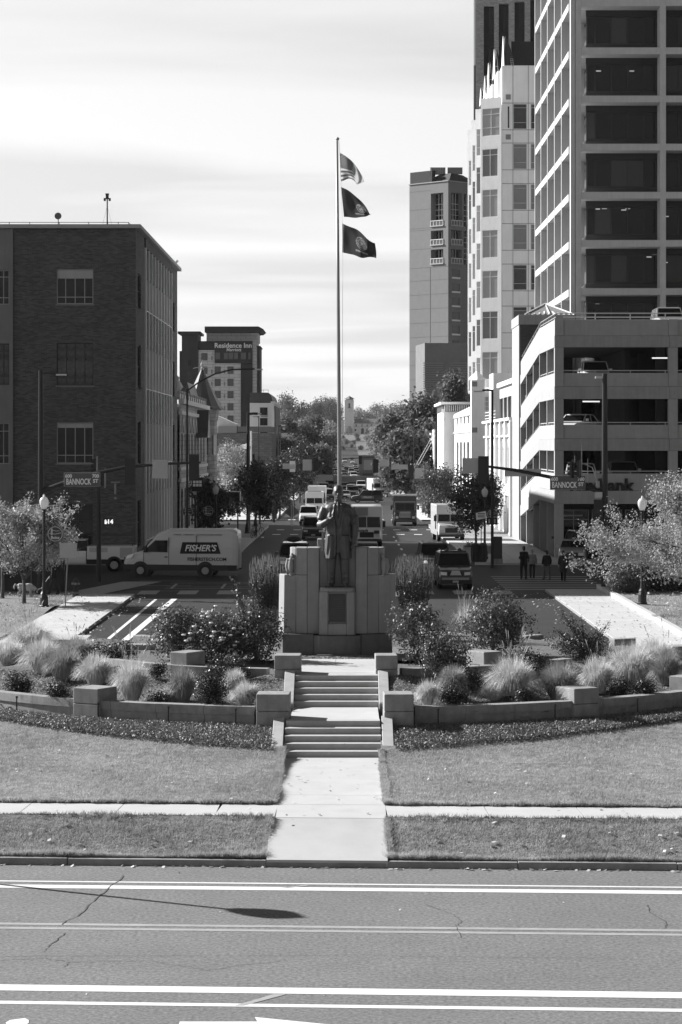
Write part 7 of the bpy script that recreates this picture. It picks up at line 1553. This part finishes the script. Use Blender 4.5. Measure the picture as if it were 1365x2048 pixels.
# street light poles with arms
def light_pole(px, D, pyt, arm, label, r0=.11, base=0., grp='street light poles'):
    r = thing('street_light', label, 'street light', (X(px, D), D, base), group=grp, world=True)
    MB().tube([(X(px, D), D, base), (X(px, D), D, Z(pyt, D))], [r0, r0*.75], 10).build('pole', M['black'], r)
    MB().tube([(X(a, D), D, Z(b_, D)) for a, b_ in arm[:-1]], [r0*.6]*(len(arm)-1), 6).build('lamp_arm', M['black'], r); (a, b_), (c, d) = arm[-2:]
    MB().box(X(min(a, c), D), X(max(a, c), D), D-.14, D+.14, Z(d+1.3, D), Z(d-1.3, D)).build('lamp_head', M['alu'], r); return r
light_pole(375, 156, 778, [(376, 781), (400, 763), (430, 748), (465, 739), (510, 738), (526, 739)], 'black street light with a long curved arm by the brick building', .085)
light_pole(985, 151, 779, [(985, 781), (975, 780), (965, 781), (948, 783)], 'black street light on the right corner before the white arches', .10)
light_pole(497, 215, 825, [(497, 828), (508, 827), (516, 827.5), (523, 827.5)], 'thick street light pole beside the stone building flag', .19)
light_pole(518, 250, 832, [(518, 834), (514, 833), (507, 833)], 'thin street light pole right of the thick one, left side', .07)
light_pole(873, 232, 834, [(873, 836), (866, 836), (857, 836)], 'street light pole at the second crossing, right side', .13)
light_pole(828, 290, 838, [(828, 840), (831, 839), (836, 839)], 'thin street light pole before the big right trees', .06)
light_pole(558, 350, 850, [(558, 852), (563, 851), (570, 851)], 'street light pole at the third crossing, left side', .16)
light_pole(562, 420, 857, [(562, 859), (566, 858), (571, 858)], 'farther street light pole just right of the third crossing one', .12); light_pole(588, 600, 866, [(588, 868), (584, 867), (580, 867)], 'farthest street light pole on the left', .12)
light_pole(604, 480, 887, [(604, 889), (606, 888), (610, 888)], 'left of two short poles among the far left trees', .12); light_pole(610, 500, 887, [(610, 889), (612, 888), (616, 888)], 'right of two short poles among the far left trees', .12)
# second street signals
def mast(label, D, base_px, pts, heads, plates, hs=.93, r0=.11):
    r = thing('signal_mast', label, 'traffic signal', (X(base_px, D), D, prof(D)), world=True)
    MB().tube([(X(base_px, D), D, prof(D)), (X(base_px, D), D, Z(pts[0][1]-12, D))], [.17, .13], 8).build('pole', M['black'], r)
    n = len(pts); MB().tube([(X(a, D), D, Z(b_, D)) for a, b_ in pts], [r0*(1-.55*i/(n-1)) for i in range(n)], 6).build('mast_arm', M['black'], r)
    for a, b_ in heads: signal_head(r, X(a, D), D-.15, Z(b_, D), sc=hs)
    for a in plates: plate(r, *a[:4], D, m=a[4] if len(a) > 4 else 'signback', dy=a[5] if len(a) > 5 else -.1)
    return r
m2 = mast('left mast arm with signals at the second crossing', 252, 548, [(548, 943), (575, 935), (605, 928), (640, 923.5)], [(632.5, 929)], [(566, 592, 927, 938), (606, 624, 919, 941), (580, 591, 922, 928, 'white_t', -.2), (580, 591, 938, 944, 'white_t', -.2)])
plate(m2, 518, 549, 940, 957, 252, 'street_name_sign', 'signface', 'Idaho Street name sign, partly hidden by leaves', -.4); plate(m2, 517.5, 549.6, 939.4, 957.6, 252, 'sign_rim', 'signback', None, -.37)
text('700', .32, M['white_t'], m2, (X(541, 252), 251.57, Z(943.5, 252)), 0, bold=.01); text('Idaho', .55, M['white_t'], m2, (X(530.5, 252), 251.57, Z(951.5, 252)), 0, bold=.01); text('St', .3, M['white_t'], m2, (X(544.5, 252), 251.57, Z(952, 252)), 0)
m3 = mast('right mast arm with signals at the second crossing', 240, 889, [(889, 958), (860, 949), (820, 938), (785, 931), (745, 929)], [(752, 932), (822.5, 944)], [(759, 779, 919, 933), (783, 816, 929, 939), (830, 849, 936, 957)])
signal_head(m3, X(866, 240), 239.6, Z(930, 240), sc=.8, rz=1.3); signal_head(m3, X(889, 240), 239.6, Z(951, 240), sc=.8, rz=1.5)
m4 = mast('farther mast arm spanning the third crossing', 362, 600, [(600, 924), (640, 920.5), (700, 917), (740, 914.5), (775, 913)], [(660, 924), (721, 920)], [(728, 745, 920, 940, 'pmid')], .86)
# signs, bins, hydrant, bicycles
r = thing('post_sign', 'blank pale back of a sign on a leaning post, left pavement lawn', 'sign', (X(133, 114), 114, .14), world=True); MB().tube([(X(131, 114), 114, .1), (X(137, 114), 114, Z(1087, 114))], .03, 6).build('post', M['grey'], r); plate(r, 120, 154.5, 1086, 1116, 114, 'sign_board', dy=-.05)
r = thing('diamond_sign', 'dark back of a diamond road sign on a stand in the left lane', 'sign', (X(584, 228), 228, 0), world=True); D = 228
MB().tube([(X(583, D), D, 0), (X(583, D), D, Z(1010, D))], .05, 5).tube([(X(586.5, D), D, 0), (X(586.5, D), D, Z(1000, D))], .04, 5).build('posts', M['alu'], r); MB().prism([(X(569, D), Z(1024, D)), (X(584, D), Z(1036, D)), (X(600, D), Z(1024, D)), (X(584, D), Z(1009, D))], 'y', D+.06, D+.09).build('sign_board', M['pgrey'], r)
r = thing('fire_hydrant', 'stubby fire hydrant with pale caps on the left corner', 'hydrant', (X(152, 126), 126, .05)); MB().lathe([(.16, 0), (.16, .08), (.11, .1), (.11, .5), (.15, .52), (.14, .6), (.06, .7), (.04, .76), (0, .78)], n=12).build('barrel', M['dark'], r)
for s in (-1, 1): MB().cyl((s*.08, 0, .42), (s*.22, 0, .42), .06, n=8).build('cap', M['pale'], r)
MB().cyl((0, -.08, .42), (0, -.2, .42), .07, n=8).build('cap', M['pale'], r)
r = thing('square_pillar', 'dark square bollard pillar behind the man with the dog', 'bollard', (X(126, 127), 127, 0)); MB().box(-.1, .1, -.1, .1, 0, 1.9).build('shaft', M['black'], r); MB().box(-.12, .12, -.12, .12, 1.9, 1.94).build('cap', M['dark'], r)
r = thing('tree_guard_post', 'dark post carrying a small sign behind the left tree', 'sign', (X(63, 121), 121, .15)); MB().cyl((0, 0, 0), (0, 0, 1.7), .03, n=6).build('post', M['dark'], r); MB().box(-.12, .12, -.04, -.03, 1.3, 1.65).build('sign_board', M['grey'], r)
for i, (px, lab) in enumerate(((951, 'left one of two dark trash bins at the right corner'), (966, 'right one of two dark trash bins at the right corner'))):
    r = thing('trash_bin', lab, 'trash bin', (X(px, 156), 156, .13), group='trash bins at the right corner'); MB().lathe([(.24, 0), (.27, .95), (.3, 1.0), (.25, 1.15), (0, 1.25)], n=12).build('bin', M['plastic'], r)
    for k in range(10): a = k*.628; MB().box(-.012, .012, -.29, -.26, .08, .92).xf(Matrix.Rotation(a, 4, 'Z')).build('slat', M['dark'], r)
r = thing('signal_cabinet', 'dark signal cabinet on a stone base beside the corner street light', 'cabinet', (X(996, 153), 153, .13)); MB().box(-.3, .3, -.25, .25, 0, .35).build('base', M['stone'], r); MB().box(-.27, .27, -.22, .22, .352, 1.75).build('box', M['dark'], r, bevel=.02)
r = thing('planter_pot', 'pale round planter pot on the right pavement under the tree', 'planter', (X(940, 163), 163, .13)); MB().lathe([(.25, 0), (.42, .6), (.46, .66), (.4, .66), (.38, .55), (0, .55)], n=16).build('pot', M['pale'], r); np_mesh('foliage', leaf_quads(np.random.normal(size=(500, 3))*[.2, .2, .14]+[0, 0, .75], .08), 4, M['leafm'], r)
r = thing('planter_wall', 'stone planter box at the foot of the right street tree', 'planter', (X(957, 168), 168, .13)); MB().box(-1.0, 1.0, -.5, .5, 0, .55).build('walls', M['stone'], r, bevel=.03)
r = thing('notice_board', 'tilted white notice board hanging at the right corner lamp', 'sign', (X(962, 158), 158, 0), world=True); MB().hexa([(X(953, 158), 158, Z(1040, 158)), (X(974, 158), 158, Z(1036, 158)), (X(974, 158), 158.03, Z(1036, 158)), (X(953, 158), 158.03, Z(1040, 158)), (X(952, 158), 158, Z(1026, 158)), (X(972, 158), 158, Z(1022, 158)), (X(972, 158), 158.03, Z(1022, 158)), (X(952, 158), 158.03, Z(1026, 158))]).build('board', M['white'], r)
for k in range(3): MB().box(X(956, 158), X(970, 158), 157.98, 157.995, Z(1034.5-k*3.4, 158), Z(1032.8-k*3.4, 158)).build('lettering', M['pgrey'], r)
MB().tube([(X(963, 158), 158.1, .1), (X(963, 158), 158.1, Z(1022, 158))], .03, 5).build('post', M['dark'], r)
D = 150.0
r = thing('walk_signal', 'black pedestrian signal with pale symbols on the right corner pole', 'traffic signal', (X(983, D), D, 0), world=True); MB().box(X(973, D), X(995, D), D-.25, D, Z(1049, D), Z(1035, D)).build('signal_box', M['black'], r); q = MB(); q.box(X(977, D), X(980, D), D-.27, D-.255, Z(1046, D), Z(1038, D)).box(X(988, D), X(991, D), D-.27, D-.255, Z(1046, D), Z(1038, D)); q.build('symbols', M['signback'], r)
def bicycle(x, y, z, rz, label):
    r = thing('bicycle', label, 'bicycle', (x, y, z), rz, group='bicycles at the left kerb')
    for s in (-1, 1): w_ = MB().tube([(.5*s+.33*math.cos(t), 0, .34+.33*math.sin(t)) for t in np.linspace(0, 2*math.pi, 19)], .022, 5); wo = w_.build('wheel', M['tyre'], r); MB().tube([(.5*s-.32, 0, .34), (.5*s+.32, 0, .34)], .006, 3).tube([(.5*s, 0, .02), (.5*s, 0, .66)], .006, 3).build('spokes', M['grey'], wo)
    MB().tube([(-.5, 0, .34), (0, 0, .30), (.38, 0, .82), (-.15, 0, .82), (0, 0, .30)], .02, 5).tube([(-.5, 0, .34), (-.15, 0, .82)], .018, 5).tube([(.5, 0, .34), (.36, 0, .95)], .02, 5).build('frame', M['dark'], r); MB().box(-.28, -.05, -.06, .06, .9, .95).build('saddle', M['plastic'], r); MB().tube([(.36, -.25, 1.0), (.36, .25, 1.0)], .018, 5).build('handlebar', M['dark'], r); return r
bicycle(X(516, 200), 200, .13, .9, 'bicycle parked farther right at the left kerb rack'); bicycle(X(508, 196), 196, .13, 1.3, 'bicycle parked nearer left at the left kerb rack')
for i, (x, y) in enumerate(((X(541, 300), 300), (X(549, 262), 262))):
    r = thing('trash_bin', 'dark bin on the far left pavement, %s' % ('farther' if i == 0 else 'nearer'), 'trash bin', (x, y, prof(y)+.13), group='dark bins on the far left pavement'); MB().lathe([(.28, 0), (.32, .95), (.34, 1.0), (.3, 1.1)], n=10).build('bin', M['plastic'], r)
for i, (px, py, D) in enumerate(((550, 985, 270), (556, 975, 285))):
    r = thing('hanging_sign', 'small white sign with a dark line on the far left lamp, %s one' % ('lower' if i == 0 else 'upper'), 'sign', (X(px, D), D, 0), world=True); MB().tube([(X(px, D), D, prof(D)), (X(px, D), D, Z(py-8, D))], .04, 5).build('post', M['dark'], r); MB().box(X(px-5, D), X(px+5, D), D-.08, D-.05, Z(py+3.5, D), Z(py-3.5, D)).build('board', M['signback'], r); MB().box(X(px-3.5, D), X(px+3.5, D), D-.1, D-.081, Z(py+1, D), Z(py-1, D)).build('dark_line', M['black_t'], r)
# small flag on the stone building pole, dark awning screen and grid sign by the left corner
D = 300.0
r = thing('building_flag', 'pale striped flag on a white pole before the low stone building', 'flag', (X(502, D), D, 0), world=True); MB().cyl((X(503, D), D, prof(D)), (X(502.5, D), D, Z(862, D)), .12, n=8).build('pole', M['white2'], r)
q = MB()
for j in range(8):
    for i in range(9):
        def fp_(i, j): u, v = i/9, j/8; return (X(501-21*u, D), D+.25*math.sin(6*u+2*v), Z(880+14*u+v*(12-2*u)+2*math.sin(5*u), D))
        q.cur = (j % 2); q.quad(fp_(i, j), fp_(i, j+1), fp_(i+1, j+1), fp_(i+1, j)); q.cur = 0
q.build('cloth', [M['flagw'], M['flagr']], r)
D = 160.0
r = thing('bus_shelter', 'dark flat roofed shelter on the left pavement behind the van', 'shelter', (X(436, 176), 176, .13), world=True); D = 176
MB().box(X(395, D), X(480, D), D, D+2.4, Z(1003, D), Z(984, D)).build('roof', M['black'], r)
for px in (398, 437, 476): MB().box(X(px, D)-.05, X(px, D)+.05, D, D+.1, .1, Z(1003, D)).build('post', M['black'], r)
MB().box(X(455, D), X(466, D), D+.3, D+.4, Z(1030, D), Z(1012, D)).build('notice', M['white2'], r)
D = 165.0
r = thing('grid_sign', 'small dark sign with a white grid of squares at the left corner', 'sign', (X(394, D), D, 0), world=True); MB().box(X(384, D), X(407, D), D, D+.06, Z(983, D), Z(955, D)).build('board', M['black_t'], r)
for a in range(3):
    for b_ in range(2): MB().box(X(386.5+a*6.2, D), X(391.5+a*6.2, D), D-.02, D-.001, Z(973-b_*6.5, D), Z(967.8-b_*6.5, D)).build('white_square', M['white'], r)
MB().cyl((X(395, D), D+.05, .1), (X(395, D), D+.05, Z(955, D)), .05, n=6).build('post', M['black'], r)
r = thing('guy_wires', 'pair of pale inclined struts beside the right signal pole', 'struts', (X(845, 300), 300, 0), world=True); MB().tube([(X(827, 300), 300, Z(940, 300)), (X(888, 300), 300, Z(832, 300))], .035, 5).tube([(X(831, 300), 300, Z(942, 300)), (X(891, 300), 300, Z(836, 300))], .035, 5).build('strut', M['grey'], r)
# ================================================================ TREES
def tree(label, x, y, z, h, rx, ry, leaf, trunk_h, n, size, tr=.15, nb=14, shoots=0, mound=False, name='street_tree', group=None, build_all=True, shape=1., bark='bark', gap=.5, seed=1, low=.25, twigl=True):
    random.seed(seed); np.random.seed(seed)
    root = thing(name, label, 'tree', (x, y, z), group=group); ch = h-trunk_h; cz = trunk_h+ch*.5
    bl = []
    for i in range(nb):
        a = random.uniform(0, 6.283); u = random.uniform(-.85, .9); rr = math.sqrt(max(0, 1-u*u))*random.uniform(.35, .85)
        s = random.uniform(.24, .42) if not shoots else random.uniform(.15, .32)
        if mound: t_ = random.random()**.85*.92; rr = (1-.66*t_)*random.uniform(.2, .86); u = (t_*2-1)*1.15
        bl.append((rx*rr*math.cos(a)*shape, ry*rr*math.sin(a), cz+ch*.5*u*.85, rx*s, ry*s, ch*.5*s*1.05))
    for i in range(shoots):
        a = random.uniform(0, 6.283); rr = random.uniform(.3, 1.0); u = math.sqrt(max(0, 1-rr*rr)); bx_, by_, bz_ = rx*rr*math.cos(a), ry*rr*math.sin(a), (cz+ch*.42*u*random.choice((1, 1, -.2)) if not mound else trunk_h+ch*.9*(1-rr)/.8*random.uniform(.5, 1)); l = ch*random.uniform(.10, .26)
        for k in range(4): bl.append((bx_*(1+.12*k), by_*(1+.12*k), bz_+l*k/3*(.5+u), rx*.085*(1.2-.2*k), rx*.085*(1.2-.2*k), ch*.06))
    bl += [(0, 0, cz, rx*.5, ry*.5, ch*.4)]
    pos, d = clumps(bl, n//8, 8, size*1.15, gap)
    np_mesh('crown', leaf_quads(pos, size, .3, .7, d), 4, M[leaf], root)
    t = MB(); t.tube([(0, 0, 0), (.02, 0, trunk_h*.5), (0, .02, trunk_h), (0, 0, cz)], [tr*1.3, tr, tr*.85, tr*.4], 8); t.build('trunk', M[bark], root)
    q = MB()
    for b_ in bl[:nb]:
        s0 = Vector((0, 0, trunk_h*random.uniform(.8, 1.15))); e_ = Vector(b_[:3]); mid = s0.lerp(e_, .5)+Vector((0, 0, .1*ch)); q.tube([s0, mid, e_], [tr*.5, tr*.3, tr*.1], 5)
        if twigl:
            for k in range(4): v = Vector((random.gauss(0, 1), random.gauss(0, 1), random.gauss(.4, 1))); v.normalize(); q.tube([mid.lerp(e_, .6), e_+Vector((v.x*b_[3], v.y*b_[4], v.z*b_[5]))*.9], [tr*.16, tr*.04], 4)
    q.build('branches', M[bark], root); return root
tree('young pale leaved tree on the left lawn before the brick building', X(48, 115), 115, .14, 4.7, 2.7, 2.2, 'leafl', 1.3, 16000, .11, .09, 26, shoots=16, seed=5, gap=.35, shape=1.15)
tree('leafy tree at the far left edge behind the young pale tree', X(5, 118), 118, .14, 5.0, 1.6, 1.5, 'leafl', 1.5, 5500, .11, .09, 12, shoots=5, seed=6, gap=.35)
tree('large pale leaved tree spreading in from the right edge above the round bush', X(1412, 108), 108, .3, 6.1, 5.1, 3.2, 'leafl', 1.55, 60000, .105, .16, 70, shoots=44, seed=8, gap=.45, mound=True)
r = thing('round_bush', 'dense round clipped bush beside the right pavement', 'bush', (X(1258, 121), 121, .3)); bl = [(0, 0, .75, 1.0, .95, .75), (.45, 0, .6, .7, .7, .55), (-.5, .1, .6, .6, .6, .55)]; pos, d = clumps(bl, 2600, 5, .05, .85); pos[:, 2] = np.maximum(pos[:, 2], .02); np_mesh('foliage', leaf_quads(pos, .075, .3, .7, d), 4, M['leafm'], r); q = MB(); twigs(q, (0, 0, 0), [(b_[0], b_[1], b_[2]) for b_ in bl], .04); q.build('stems', M['bark'], r)
r = thing('round_bush', 'darker low bush right of the round clipped bush', 'bush', (X(1335, 122), 122, .3)); bl = [(0, 0, .6, 1.4, .9, .6), (1.2, 0, .55, 1.0, .8, .5)]; pos, d = clumps(bl, 2200, 5, .05, .85); pos[:, 2] = np.maximum(pos[:, 2], .02); np_mesh('foliage', leaf_quads(pos, .075, .3, .7, d), 4, M['leafd'], r); q = MB(); twigs(q, (0, 0, 0), [(b_[0], b_[1], b_[2]) for b_ in bl], .04); q.build('stems', M['bark'], r)
tree('dense dark street tree right of the road before the white arches', X(952, 166), 166, .13, 5.8, 2.3, 2, 'leafm', 1.7, 12000, .15, .09, 22, seed=12)
tree('small street tree behind the parked box truck', X(880, 212), 212, .13, 5.8, 1.8, 2, 'leafm', 2.0, 4500, .17, .1, 14, seed=13)
tree('street tree beyond the dark delivery truck on the right', X(858, 268), 268, -.5, 6.5, 2.6, 2.4, 'leafm', 1.8, 5000, .22, .12, 14, seed=14)
tree('street tree beside the parcel van on the right', X(826, 330), 330, -.8, 7.5, 3.0, 2.8, 'leafm', 2.0, 5000, .26, .12, 14, seed=15)
LT_ = [(420, 172, 5.2, 1.6, 'shaded street tree beside the shelter, nearest on the left'), (512, 204, 6.0, 1.9, 'dark street tree above the bicycles'), (520, 232, 6.3, 1.7, 'dark street tree at the second crossing, left side'), (560, 262, 7.0, 2.2, 'dark street tree just past the second crossing'), (588, 300, 7.5, 2.6, 'dark street tree third in the left row'), (600, 345, 8, 3.0, 'dark street tree near the third crossing, left'), (612, 420, 9, 3.3, 'street tree beyond the third crossing, left')]
for i, (px, D, h, rx, lab) in enumerate(LT_): tree(lab, X(px, D), D, prof(D)+.1, h, rx, rx, 'leafd', h*.28, 4200, .17+.00025*D, .1, 13, seed=30+i, group='street trees along the left pavement')
for i, (px, D, h, rx, lab) in enumerate(((538, 262, 3.6, 1.6, 'low dark hedge tree at the second crossing, nearest on the left'), (552, 272, 4.0, 1.9, 'low dark hedge tree behind the nearest hedge tree, left'), (528, 275, 4.6, 2.4, 'bushy low tree behind the left acorn lamps'), (566, 296, 4.4, 2.2, 'low dark tree under the third street tree, left'), (545, 300, 5.2, 3.0, 'wide low tree before the low stone building'), (500, 262, 4.2, 2.4, 'wide low tree left of the bicycles'), (480, 270, 4.6, 2.6, 'wide low tree beside the turret base'))): tree(lab, X(px, D), D, prof(D), h, rx, rx, 'leafd', .5, 3600, .2, .07, 12, seed=50+i, group='low dark trees on the left plaza', name='low_tree')
for i, (px, D, h, rx) in enumerate(((868, 250, 2.6, 1.0), (862, 285, 3.2, 1.4), (846, 310, 3.6, 1.6))): tree('clipped low tree on the far right pavement, %s' % ('nearest', 'middle', 'farthest')[i], X(px, D), D, prof(D), h, rx, rx, 'leafm', .5, 2200, .18, .06, 10, seed=57+i, group='clipped trees on the far right pavement', name='low_tree')
tree('pale sunlit feathery tree before the low stone building', X(462, 320), 320, prof(320), 9.0, 3.0, 3, 'leafl', 2, 5200, .24, .12, 14, seed=41); 
# great trees further on: right and left, each of its own (centre, top, half width in pixels of the photograph, distance)
GT = [(872, 777, 40, 400, 'leaff', 'tallest great tree beside the concrete hotel tower'), (908, 752, 24, 385, 'leaff', 'narrow great tree whose tip overlaps the hotel louvres'), (838, 800, 36, 380, 'leaff', 'broad great tree left of the tallest one'), (800, 822, 40, 560, 'leaff', 'great tree above the right traffic signals'), (775, 838, 32, 760, 'leaff2', 'paler great tree leaning over the far road, right'),
      (815, 868, 46, 330, 'leaff', 'rounded lower tree before the great right trees'), (768, 868, 24, 900, 'leaff2', 'light feathery tree at the right end of the far road'), (870, 850, 40, 340, 'leaff', 'low great tree behind the right signal pole'), (790, 895, 28, 450, 'leaff2', 'small pale tree above the dark truck, right'),
      (565, 838, 30, 640, 'leaff', 'great tree behind the black block, left'), (597, 842, 32, 850, 'leaff2', 'great tree left of the mountain notch'), (628, 836, 24, 900, 'leaff', 'tallest pointed tree of the left row'), (612, 862, 40, 560, 'leaff', 'broad dark tree over the left street light poles'), (650, 868, 24, 820, 'leaff2', 'pale tree nearest the flagpole on the left'), (575, 880, 36, 470, 'leaff', 'low broad tree behind the left mast arm'), (642, 900, 18, 520, 'leaff2', 'small rounded tree left of the traffic queue')]
for i, (px, yt, hw, D, lf, lab) in enumerate(GT):
    h = Z(yt, D)-prof(D); tree(lab, X(px, D), D, prof(D), h, hw*D/F*1.08, hw*D/F*.9, lf, h*.16, 9500, .38+.00055*D, .3, 30, seed=60+i, group='great trees along the far boulevard', name='great_tree', twigl=False)
# wooded slope below the depot: copies of a few trees, one object each
pr = [tree('tree of the wooded slope below the depot', 0, 0, 0, 11, 6, 6, 'leaff' if k % 2 else 'leaff2', 2, 1500, 1.1, .4, 12, seed=90+k, group='trees of the far wooded slope', name='distant_tree', twigl=False) for k in range(4)]
random.seed(77); spots = []
for i in range(56):
    D = random.uniform(1150, 1780); px = random.choice([random.uniform(560, 660), random.uniform(748, 840)]); k = random.uniform(.8, 1.5)
    if i % 3 == 0: px = random.uniform(664, 745); D = random.uniform(1450, 1780); k = random.uniform(.25, .42)
    spots.append((px, D, prof(D), k))
for i in range(16): D = random.uniform(1885, 2050); px = random.choice([random.uniform(560, 684), random.uniform(730, 860)]); spots.append((px, D, 15, random.uniform(1.0, 1.7)))
for i, (px, D, z, s) in enumerate(spots):
    c = pr[i] if i < 4 else copy_tree(pr[i % 4]); c.location = (X(px, D), D, z-1); c.rotation_euler = (0, 0, random.uniform(0, 6)); c.scale = (s, s, s*random.uniform(.85, 1.15))
for i, (px, D, h, rx, lab) in enumerate(((652, 1870, 34, 11, 'tall tree left of the depot tower'), (664, 1880, 36, 10, 'feathery tall tree just left of the flagpole on the horizon'), (760, 1880, 27, 12, 'wide tree right of the depot hall'), (785, 1800, 30, 14, 'big rounded tree at the right of the depot slope'), (628, 1700, 27, 9, 'pointed tree breaking the left horizon'), (728, 1980, 26, 12, 'pale tree behind the depot roof'), (585, 1500, 28, 12, 'dark rounded tree on the left horizon'))): tree(lab, X(px, D), D, 13, h*.9, rx, rx, 'leaff2' if i in (1, 5) else 'leaff', 4, 4200, 1.15, .5, 22, seed=120+i, group='tall trees on the depot skyline', name='skyline_tree', twigl=False)
